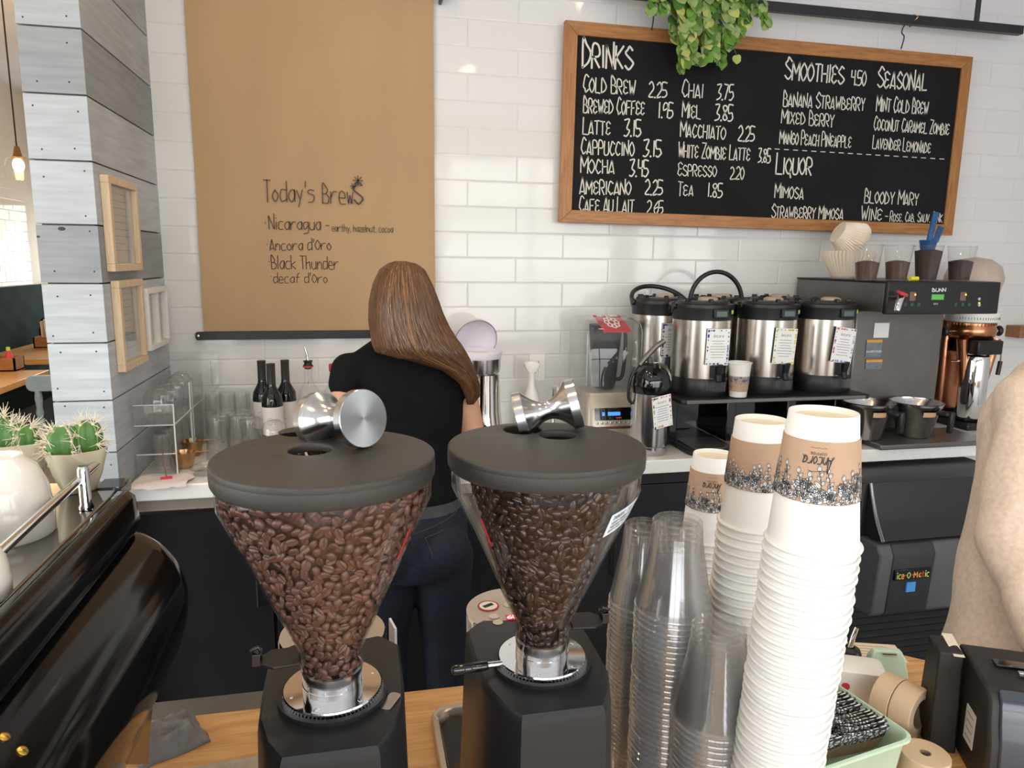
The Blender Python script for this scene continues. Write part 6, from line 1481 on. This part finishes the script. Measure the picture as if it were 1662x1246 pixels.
def sleeve_flat():
    m = MB(); n = 8; P = []
    for i in range(n + 1):
        u = i / n - .5; P.append((u * .088, .006 * (1 - 4 * u * u)))
    lo = [(x * .92, 0 + .0, z) for x, z in P]; ring = []
    for s, y in ((0, -.0011), (0, .0011)): pass
    bot = [(x * .9, -.0012, z) for x, z in P] + [(x * .9, .0012, z) for x, z in reversed(P)]
    mid_ = [(x * .95, y, .026 + z) for (x, z), y in zip(P, [-.0016] * (n + 1))] + [(x * .95, .0016, .026 + z) for x, z in reversed(P)]
    top = [(x, -.0012, .056 + z) for x, z in P] + [(x, .0012, .056 + z) for x, z in reversed(P)]
    m.rings([bot, mid_], (True, False)); m.mi = 1; m.rings([mid_, top], (False, True)); return m
sf = sleeve_flat().mesh('folded_sleeve', smooth=30); sf.materials.append(SLP); sf.materials.append(SLEEVE)
rn = random.Random(12); cnt = [0, 0]
for r_, yy in ((0, .044), (1, -.050)):
    nS = 19
    for k in range(nS):
        o = bpy.data.objects.new('folded_sleeve', sf); COL.objects.link(o)
        lx = -LW / 2 + .014 + (LW - .044) * k / (nS - 1)
        L = M0 @ T((lx, yy + rn.uniform(-.004, .004), H_ - .046 + rn.uniform(-.004, .004)), (0, PI, 0)) @ T((0, 0, -.056), (0, 0, PI / 2 + .12 + rn.uniform(-.05, .05))) @ T((0, 0, 0), (.42, 0, 0))
        o.matrix_world = L
        tag(o, 'folded printed cup sleeve in the mint bin, %s from the left in the %s row' % (ordinal(k + 1), ('back', 'front')[r_]), 'cup sleeve', 'folded sleeves in the mint bin')
# rolls, white box, mint clip, bottle, note
TAPE = pm('beige_tape_roll', (.62, .48, .33), .6, var=.04); TAPES = pm('roll_side', (.70, .57, .42), .7, col2=(.58, .44, .30), vscale=160)
def roll(lab, c, axis, R, r, w_):
    t = thing('paper_roll', lab, 'roll', c, 'beige paper rolls by the printer'); M = Matrix.Translation(c) @ frame_z(axis).to_4x4()
    m = MB(); m.lathe([(r, -w_ / 2), (R - .001, -w_ / 2), (R, -w_ / 2 + .001), (R, w_ / 2 - .001), (R - .001, w_ / 2), (r, w_ / 2), (r, -w_ / 2)], 48, M); m.build('wound_paper', TAPE, t)
    m = MB(); m.lathe([(r + .001, -w_ / 2 + .0005), (r + .001, w_ / 2 - .0005), (r - .0015, w_ / 2 - .0005), (r - .0015, -w_ / 2 + .0005), (r + .001, -w_ / 2 + .0005)], 32, M); m.build('core', pm('core_board', (.25, .19, .13), .8, var=.1), t)
R_ = .040; ra_ = Vector((.38, -.92, 0)).normalized()
c1_ = atz(1478, 1150, ZF + R_); roll('beige paper roll on its side, hole facing the printer', c1_ + Vector((0, 0, 0)), ra_, R_, .025, .034)
roll('beige paper roll on its side, tucked behind the one with the visible hole', c1_ - ra_ * .0335, ra_, R_, .025, .030)
c2_ = atz(1502, 1222, ZF + .035); roll('beige paper roll lying flat beside the mint bin', Vector((c2_.x, c2_.y, ZF + .018)), (0, 0, 1), .034, .008, .036)
wc = atz(1400, 1120, ZF + .02)
t = thing('white_dispenser', 'white rounded plastic dispenser with a red dot, behind the mint bin', 'dispenser', (wc.x, wc.y + .02, ZF))
M0 = T((wc.x, wc.y + .02, ZF), (0, 0, -.45))
m = MB(); m.rings([[(x, -.030 + .0, z + .029) for x, z in rrect(.092, .056, .014)], [(x, -.026, z + .029) for x, z in rrect(.098, .060, .016)], [(x, .026, z + .029) for x, z in rrect(.098, .060, .016)], [(x, .030, z + .029) for x, z in rrect(.092, .056, .014)]], (True, True), M0); b = m.build('case', WHITEP, t, smooth=50)
m = MB(); m.lathe([(0, .0006), (.0065, .0006), (.007, 0)], 20, M0 @ T((-.022, -.0302, .030), (PI / 2, 0, 0))); m.build('red_dot', REDP, b)
m = MB(); 
for k in range(4): m.box((-.036, -.0303, .026 + k * .006), (.002, .0006, .004), M0)
m.build('fine_print', GREYP, b, smooth=0)
gc = atz(1448, 1098, ZF + .02)
t = thing('mint_clip', 'mint green plastic stand with a silver clip, behind the paper rolls', 'clip', (gc.x + .02, gc.y + .04, ZF))
M0 = T((gc.x + .02, gc.y + .04, ZF), (0, 0, -.3))
m = MB(); m.rings([[(-.036, -.018, 0), (.036, -.018, 0), (.036, .018, 0), (-.036, .018, 0)], [(-.030, -.010, .035), (.030, -.010, .035), (.030, .012, .035), (-.030, .012, .035)], [(-.024, -.004, .048), (.024, -.004, .048), (.024, .008, .048), (-.024, .008, .048)]], (True, True), M0); b = m.build('stand', MINT, t, bevel=.003)
m = MB(); m.tube([M0 @ Vector(p) for p in ((-.013, -.0055, .043), (-.012, -.0095, .044), (.012, -.0095, .044), (.013, -.0055, .043))], .0022, 8); m.build('silver_clip', CHROME, b)
bc_ = atz(1390, 1112, ZF)
t = thing('syrup_bottle', 'dark bottle with black collar and metal pour spout, behind the tallest paper stack', 'bottle', (bc_.x + .02, bc_.y + .05, ZF))
X, Y = bc_.x + .02, bc_.y + .05; zt3 = at(1386, 1072, Y).z; H = zt3 - ZF
m = MB(); m.lathe([(0, 0), (.024, 0), (.026, .004), (.026, H * .55), (.015, H * .8), (.0125, H)], 28, T((X, Y, ZF))); m.build('glass', pm('amber_dark_glass', (.05, .02, .01), .08, var=.1), t)
m = MB(); m.lathe([(.0125, H - .002), (.021, H + .001), (.021, H + .008), (.016, H + .012), (.021, H + .018), (.018, H + .026), (.008, H + .030)], 24, T((X, Y, ZF))); k = m.build('pourer_stopper', BLACKP, t)
m = MB(); m.tube([(X, Y, ZF + H + .028), (X + .004, Y, ZF + H + .05), (X + .010, Y, ZF + H + .068)], [.006, .005, .0045], 12); m.build('pour_spout', CHROME, k)
nc = atz(1420, 1058, ZF + .001)
m = MB(); m.box((nc.x, nc.y, ZF + .001), (.10, .065, .001), rz=-.32); 
o = m.build('note_paper', pm('cream_note', (.72, .60, .44), .8, var=.03), None, (nc.x, nc.y, ZF)); tag(o, 'cream note paper lying at the far corner of the oak counter', 'paper')
m = MB()
for k in range(5): m.box((nc.x - .002 * k, nc.y + .022 - k * .010, ZF + .0017), (.075, .0012, .0003), rz=-.32)
m.build('note_lines', GREYP, o, smooth=0)
# receipt printer and the dark terminal behind it
zp1 = 1.03
a1 = atz(1556, 1042, zp1); a2 = atz(1607, 1122, zp1 - .004)
fy = Vector((a2.x - a1.x, a2.y - a1.y, 0)); LP = fy.length; fy.normalize(); fx = Vector((-fy.y, fx_ := fy.x, 0)) if False else Vector((-fy.y, fy.x, 0))
if fx.x < 0: fx = -fx
M0 = Matrix.Translation((a1.x, a1.y, ZF)) @ Matrix((fx, fy, Vector((0, 0, 1)))).transposed().to_4x4(); HP = zp1 - ZF
t = thing('receipt_printer', 'black receipt printer with glossy curved front at the right edge of the counter', 'printer', (a1.x + .05, a1.y - .05, ZF))
DARKP = pm('charcoal_plastic', (.013, .0125, .0125), .5, bump=.1, bscale=900, var=.1)
prf = [(0, 0), (0, HP), (LP * .55, HP - .002), (LP * .9, HP - .006), (LP * 1.0, HP - .02), (LP * 1.05, HP - .05), (LP * 1.12, HP - .075), (LP * 1.16, .03), (LP * 1.16, 0)]
m = MB(); m.rings([[(0, y, z) for y, z in prf], [(.145, y, z) for y, z in prf]], (True, True), M0); m.build('case', DARKP, t, bevel=.005)
cv = [(LP * .92, HP - .002), (LP * 1.02, HP - .016), (LP * 1.075, HP - .045), (LP * 1.14, HP - .072), (LP * 1.185, .032), (LP * 1.15, .03)]
m = MB(); m.rings([[(.014, y, z) for y, z in cv], [(.142, y, z) for y, z in cv]], (True, True), M0); m.build('glossy_cover', pm('blue_black_gloss', (.030, .040, .055), .18, coat=.4, var=.05), t, bevel=.004, smooth=50)
m = MB(); m.box((.08, LP * .42, HP + .002), (.10, .018, .004), M0); m.build('paper_slot', BLACKG, t, bevel=.001)
m = MB(); m.box((.09, LP * .62, HP + .003), (.075, .007, .006), M0); m.build('tear_bar', STEEL, t, bevel=.001)
m = MB(); m.box((-.0006, LP * .62, HP * .42), (.0012, .035, .055), M0); lb = m.build('rating_label', pm('pale_label', (.55, .56, .56), .6, var=.05), t)
m = MB()
for k in range(4): m.box((-.0013, LP * .62, HP * .42 - .018 + k * .012), (.0005, .024, .002), M0)
m.build('label_print', GREYP, lb, smooth=0)
t = thing('card_terminal', 'matte black terminal box behind the receipt printer, white strip on top', 'terminal', (a1.x - .03, a1.y + .03, ZF))
M1 = M0 @ T((-.044, -.016, 0))
m = MB(); m.rings([[(0, 0, 0), (.040, 0, 0), (.040, .07, 0), (0, .07, 0)], [(.004, .004, HP + .002), (.038, .004, HP + .004), (.038, .06, HP + .004), (.004, .06, HP + .002)]], (True, True), M1); m.build('case', DARKP, t, bevel=.003)
m = MB(); m.rings([[(.0225, .0035, HP + .0045), (.0375, .0035, HP + .0055), (.0375, .065, HP - .0), (.0225, .065, HP - .0)], [(.0225, .0035, HP + .006), (.0375, .0035, HP + .007), (.0375, .066, HP + .0012), (.0225, .066, HP + .0012)]], (True, True), M1); m.build('white_strip', pm('cream_strip', (.70, .64, .52), .6, var=.04), t)
# ================================================================== WALL FRAMES, DINING AREA, PLANT, LAMPS
LTW = wood_mat('pale_maple_frame', (.62, .46, .29), (.74, .58, .40), 1.0, 2, .5)
PRINT = pm('faded_print', (.70, .70, .69), .6, col2=(.80, .80, .79), vscale=12)
def wall_frame(lab, y0, y1, z0, z1, mat, w_, d_, mull=False, sheet=PRINT, tilt=0):
    X0 = XP; c = ((y0 + y1) / 2, (z0 + z1) / 2); t = thing('picture_frame', lab, 'picture frame', (X0 + d_, c[0], c[1]), 'frames on the plank wall')
    def R(v): y, z = v[1] - c[0], v[2] - c[1]; return (v[0], c[0] + y * math.cos(tilt) - z * math.sin(tilt), c[1] + y * math.sin(tilt) + z * math.cos(tilt))
    for q in ((y0, y1, z1 - w_, z1), (y0, y1, z0, z0 + w_), (y0, y0 + w_, z0 + w_, z1 - w_), (y1 - w_, y1, z0 + w_, z1 - w_)):
        m = MB(); m.bx(X0 + .0005, X0 + d_, q[0], q[1], q[2], q[3]); m.v = [R(v) for v in m.v]; m.build('frame_rail', mat, t, bevel=.0015)
    if mull: m = MB(); m.bx(X0 + .004, X0 + d_ - .002, c[0] - .007, c[0] + .007, z0 + w_, z1 - w_); m.v = [R(v) for v in m.v]; m.build('centre_bar', mat, t)
    m = MB(); m.bx(X0 + .001, X0 + .006, y0 + w_ * .8, y1 - w_ * .8, z0 + w_ * .8, z1 - w_ * .8); m.v = [R(v) for v in m.v]; s = m.build('printed_sheet', sheet, t)
    m = MB(); rn = random.Random(int(y0 * 100))
    for k in range(9):
        z = z1 - w_ - .02 - k * (z1 - z0 - 2 * w_ - .04) / 9; m.bx(X0 + .006, X0 + .0064, y0 + w_ + .02, y0 + w_ + .02 + (y1 - y0 - 2 * w_ - .04) * rn.uniform(.6, 1), z - .002, z)
    m.v = [R(v) for v in m.v]; m.build('text_lines', pm('faint_text', (.42, .42, .43), .7, var=.1), s, smooth=0)
    m = MB(); m.bx(X0 + .009, X0 + .0105, y0 + w_ * .8, y1 - w_ * .8, z0 + w_ * .8, z1 - w_ * .8); m.v = [R(v) for v in m.v]; m.build('glass', clear_mat('frame_glass', (.97, .98, .98), .05, .6), t)
wall_frame('pale wood frame on the plank wall, upper one', 2.315, 2.60, 1.572, 1.846, LTW, .022, .024)
wall_frame('pale wood frame on the plank wall, below the other wooden one', 2.335, 2.585, 1.272, 1.545, LTW, .022, .024)
wall_frame('white two pane frame on the plank wall, nearest the tiled corner', 2.605, 2.87, 1.302, 1.51, pm('white_painted_wood', (.78, .76, .74), .5, var=.03), .018, .030, True, pm('pale_photo', (.42, .48, .42), .5, col2=(.66, .68, .66), vscale=18))
# ---- dining area behind the plank wall
GREENV = pm('dark_green_upholstery', (.006, .016, .012), .9, var=.15, vscale=8, spec=.2)
t = thing('booth_bench', 'dark green tufted booth bench along the far tiled wall', 'bench', (-3.1, 7.2, 0))
m = MB(); n, k = 60, 16; rs = []
for i in range(n + 1):
    y = 5.3 + 3.6 * i / n; r = []
    for j in range(k + 1):
        z = .48 + .82 * j / k; q = .004 * math.cos(i * 2 * PI / 6) * math.cos(j * 2 * PI / 6); r.append((-3.20 + q - .05 * j / k, y, z))
    r += [(-3.345, y, 1.30), (-3.345, y, .48)]; rs.append(r)
m.rings(rs); m.build('tufted_back', GREENV, t, smooth=60)
m = MB(); m.bx(-3.34, -2.75, 5.3, 8.9, .32, .48); m.build('seat_cushion', GREENV, t, bevel=.03, seg=3)
m = MB(); m.bx(-3.32, -2.82, 5.32, 8.88, 0, .32); m.build('plinth', BLACKM, t)
m = MB()
for i in range(10):
    for j in range(3): m.sphere((-3.212 - .05 * (j * 5 + 3) / 16, 5.5 + i * .36, 0.48 + .82 * (j * 5 + 3) / 16), (.008, .018, .018), 10, 6)
m.build('buttons', GREENV, t)
TABW = wood_mat('amber_table_wood', (.45, .23, .07), (.62, .36, .14), .6, 0, .35)
def table(lab, x0, x1, y0, y1):
    t = thing('dining_table', lab, 'table', ((x0 + x1) / 2, (y0 + y1) / 2, 0), 'wooden tables in the dining area')
    m = MB(); m.bx(x0, x1, y0, y1, .705, .75); m.build('tabletop', TABW, t, bevel=.004)
    m = MB(); m.tube([((x0 + x1) / 2, (y0 + y1) / 2, .03), ((x0 + x1) / 2, (y0 + y1) / 2, .705)], .04, 14); m.build('pedestal', BLACKM, t)
    m = MB(); m.lathe([(0, 0), (.24, 0), (.24, .012), (.06, .03), (0, .03)], 28, T(((x0 + x1) / 2, (y0 + y1) / 2, 0))); m.build('base', BLACKM, t)
table('wooden dining table farther away, holding a caddy of white napkins', -3.12, -1.85, 6.66, 8.0)
table('wooden dining table nearer the bar, behind the cactus pots', -3.05, -2.30, 5.15, 6.05)
CADW = wood_mat('walnut_caddy', (.22, .09, .03), (.36, .17, .07), 1.5, 0, .5)
def caddy(lab, x, y, w_, d_, napk):
    t = thing('condiment_caddy', lab, 'caddy', (x, y, .75), 'table caddies')
    m = MB(); m.bx(x - w_ / 2, x + w_ / 2, y - d_ / 2, y + d_ / 2, .75, .765)
    for q in ((-1, 0), (1, 0), (0, -1), (0, 1)):
        m.box((x + q[0] * (w_ / 2 - .006), y + q[1] * (d_ / 2 - .006), .805), (.012 if q[0] else w_, .012 if q[1] else d_, .10))
    m.build('box', CADW, t)
    if napk:
        m = MB(); rn = random.Random(1)
        for k in range(7): m.box((x - .05 + .018 * k, y, .90 + rn.uniform(-.02, .02)), (.008, .10, .24), rot=(rn.uniform(-.15, .15), rn.uniform(-.5, .2), rn.uniform(-.3, .3)))
        m.build('napkins', pm('warm_napkin', (.78, .66, .55), .8, var=.03), t)
    m = MB(); X = x + (.08 if napk else .02); m.lathe([(0, .767), (.028, .767), (.028, .86), (.014, .89), (.012, .91), (0, .91)], 16, T((X, y - .02, 0))); b = m.build('sauce_bottle', REDP, t)
    m = MB(); m.lathe([(.014, .905), (.014, .93), (0, .935)], 14, T((X, y - .02, 0))); m.build('bottle_cap', LIME if not napk else WHITEP, b)
c = atz(76, 566, .75); caddy('wooden table caddy holding white napkins and a red bottle', c.x, c.y + .12, .24, .18, True)
c = atz(6, 604, .75); caddy('wooden table caddy with a red bottle on the nearer table', c.x, c.y + .08, .16, .16, False)
c = atz(52, 560, .75); m = MB(); m.lathe([(0, 0), (.05, 0), (.06, .02), (.06, .12), (.045, .15), (.05, .2), (.02, .24), (0, .24)], 20, T((0, 0, 0))); o = m.build('black_canister', BLACKP, None, (0, 0, 0)); o.location = (c.x, c.y + .35, .75); tag(o, 'black canister beside the napkin caddy on the farther table', 'canister')
CHB = pm('blue_grey_paint', (.20, .27, .33), .45, var=.06)
t = thing('dining_chair', 'blue grey wooden chair with turned posts, beyond the cactus pots', 'chair', (-1.79, 5.05, 0))
cx_, cy_ = -1.79, 5.05
m = MB(); m.prism([(cx_ + x, cy_ + y) for x, y in rrect(.40, .40, .06)], .43, .46); m.build('seat', wood_mat('chair_seat_wood', (.30, .17, .09), (.42, .26, .15), 1, 0, .5), t, bevel=.006)
for sx_ in (-1, 1):
    for sy_ in (-1, 1): m = MB(); m.tube([(cx_ + sx_ * .16, cy_ + sy_ * .16, .43), (cx_ + sx_ * .19, cy_ + sy_ * .19, 0)], [.020, .014], 12); m.build('leg', CHB, t)
for sx_ in (-.14, .14):
    m = MB(); m.lathe([(.014, .46), (.020, .50), (.024, .58), (.016, .62), (.022, .65), (.016, .68), (.022, .74), (.015, .80)], 16, T((cx_ + sx_, cy_ - .17, 0))); m.build('turned_post', CHB, t)
m = MB(); m.rings([[(cx_ + x, cy_ - .185, .835 + z) for x, z in rrect(.40, .10, .04)], [(cx_ + x, cy_ - .16, .835 + z) for x, z in rrect(.40, .10, .04)]]); m.build('top_rail', CHB, t, bevel=.004)
BULB = pm('warm_bulb', (1, .7, .35), .4, emit=(1, .62, .22), estr=40, var=.01)
def pendant(lab, x, y, z):
    t = thing('pendant_lamp', lab, 'pendant lamp', (x, y, z), 'glass pendant lamps')
    m = MB(); m.tube([(x, y, z + .09), (x, y, 3.3)], .004, 6); m.build('cord', BLACKP, t)
    m = MB(); m.lathe([(.0, .10), (.012, .10), (.018, .07), (.022, .05), (.030, .045), (.030, .035)], 16, T((x, y, z))); m.build('socket', pm('aged_brass', (.28, .16, .06), .35, 1, var=.1), t)
    m = MB(); m.sphere((x, y, z), (.028, .028, .038), 14, 10); m.build('bulb', BULB, t)
    m = MB(); m.lathe([(.03, .045), (.055, .03), (.068, -.01), (.068, -.06), (.06, -.075)], 28, T((x, y, z))); m.build('glass_shade', GLASS, t)
    l = bpy.data.lights.new('bulb_light', 'POINT'); l.energy = 70; l.color = (1, .66, .32); l.shadow_soft_size = .035; lo = bpy.data.objects.new('bulb_light', l); COL.objects.link(lo); lo.location = (x, y, z - .10)
p = at(30, 268, 4.6); pendant('glass pendant lamp with lit bulb hanging in the dining area', *p)
WARML = pm('warm_downlight', (1, .7, .4), .4, emit=(1, .72, .40), estr=105, var=.01)
for i, (x, y) in enumerate(((-.9, 1.1), (-.1, 1.3), (.7, 1.3), (1.5, 1.2), (-.5, -.4), (1.0, -.6), (-.35, 2.15))):  # last lamp is an unseen extra, added to brighten the dim left corner
    t = thing('ceiling_downlight', 'warm ceiling downlight over the ' + ('front counter' if y < 2 else 'back counter'), 'ceiling light', (x, y, 3.3), 'warm downlights over the bar')
    m = MB(); m.lathe([(.075, 3.3), (.075, 3.24), (.068, 3.235), (.066, 3.26)], 28, T((x, y, 0))); m.build('housing', BLACKM, t)
    m = MB(); m.lathe([(0, 3.25), (.064, 3.25), (.064, 3.26)], 24, T((x, y, 0))); m.build('diffuser', WARML, t)
# ---- trailing plant on the hanging rail
LEAFS = [pm('fresh_leaf', (.10, .22, .025), .45, var=.25, vscale=30, sss=.0), pm('pale_leaf', (.24, .34, .11), .45, var=.2, vscale=30), pm('yellow_leaf', (.40, .44, .12), .5, var=.2, vscale=30), pm('deep_leaf', (.05, .13, .02), .45, var=.2, vscale=30)]
PX = at(1165, 10, 2.80).x
t = thing('trailing_plant', 'trailing green vine hanging over the top of the chalkboard', 'plant', (PX, 2.80, 2.69))
m = MB(); m.lathe([(0, 2.69), (.07, 2.69), (.10, 2.83), (.106, 2.84), (.10, 2.84), (.09, 2.80), (0, 2.80)], 36, T((PX, 2.80, 0))); m.build('planter', pm('charcoal_planter', (.04, .04, .042), .6, var=.1), t)
m = MB()
for k in range(3): a = k * 2.1; m.tube([(PX + .1 * math.cos(a), 2.80 + .1 * math.sin(a), 2.835), (PX, 2.80, 3.3)], .002, 5)
m.build('hanger_cord', BLACKM, t)
rn = random.Random(21); vm = MB(); lm = MB()
def leaf(mb, p, d, nrm, s):
    d = d.normalized(); nrm = (nrm - d * nrm.dot(d)).normalized(); x = d.cross(nrm); P = []
    O = [(0, 0), (.28, -.08), (.48, .12), (.52, .38), (.42, .66), (.2, .9), (0, 1.05), (-.2, .9), (-.42, .66), (-.52, .38), (-.48, .12), (-.28, -.08)]
    c = [p + x * a * s + d * b * s + nrm * (-.22 * abs(a) * s + .10 * math.sin(b * 3) * s) for a, b in O]; mid_ = [p + d * b * s + nrm * .03 * s for b in (.12, .45, .78)]
    k = len(mb.v); mb.v += [tuple(q) for q in c + mid_]
    for f in ((0, 1, 12), (1, 2, 12), (2, 3, 13, 12), (3, 4, 13), (4, 5, 14, 13), (5, 6, 14), (6, 7, 14), (7, 8, 13, 14), (8, 9, 13), (9, 10, 12, 13), (10, 11, 12), (11, 0, 12)): mb.f.append(tuple(k + i for i in f)); mb.m.append(mb.mi)
vines = [(1058, -12, 1056, 12), (1090, -20, 1094, 58), (1100, -20, 1112, 98), (1108, -20, 1106, 108), (1120, -20, 1122, 70), (1130, -20, 1128, 96), (1142, -20, 1146, 92), (1150, -20, 1152, 60), (1160, -20, 1162, 86), (1168, -20, 1172, 100), (1180, -20, 1184, 70), (1188, -20, 1190, 62), (1172, -10, 1196, 92), (1205, -20, 1204, 46), (1215, -20, 1214, 30), (1240, -18, 1246, 34), (1228, -25, 1226, 14), (1075, -25, 1078, 10), (1136, -20, 1134, 40), (1115, -20, 1116, 40), (1196, -25, 1200, 22)]
for x0, y0, x1, y1 in vines:
    Y0 = 2.80 + rn.uniform(-.05, .02); a, b = at(x0, y0, Y0), at(x1, y1, Y0 - .01); top = Vector((PX + (a.x - PX) * .5, 2.80, 2.83))
    P = spline([top, Vector((a.x, Y0, 2.80)), a * .5 + b * .5 + Vector((rn.uniform(-.01, .01), 0, 0)), b], 7); vm.tube(P, .0012, 5)
    n_ = max(3, int((P[-1] - P[8]).length / .016))
    for k in range(n_ + 1):
        f = 8 + (len(P) - 9) * k / n_; i = min(int(f), len(P) - 2); q = P[i].lerp(P[i + 1], f - i)
        if (x1 == 1196) and k < n_ - 1: continue
        lm.mi = rn.choice((0, 0, 0, 1, 1, 3, 2)) if k < n_ else rn.choice((1, 1, 2))
        dd = Vector((rn.uniform(-.7, .7), rn.uniform(-.5, .1), -1)); nn = Vector((rn.uniform(-.7, .7), -1, rn.uniform(-.3, .7)))
        leaf(lm, q, dd, nn, rn.uniform(.030, .046))
vm.build('stems', pm('vine_stem', (.16, .12, .05), .6, var=.2), t); lv = lm.build('leaves', LEAFS, t, smooth=70, fixn=False)
# small wooden shelf end at the far right of the tiled wall
c0, c1 = at(1648, 548, 2.90), at(1648, 529, 2.90)
t = thing('wall_shelf', 'end of a brown wooden wall shelf at the right edge, above the sweater', 'shelf', (c0.x + .12, 2.9, c0.z))
m = MB(); m.bx(c0.x, c0.x + .25, 2.88, YW, c0.z, c1.z); m.build('board', CADW, t, bevel=.002)
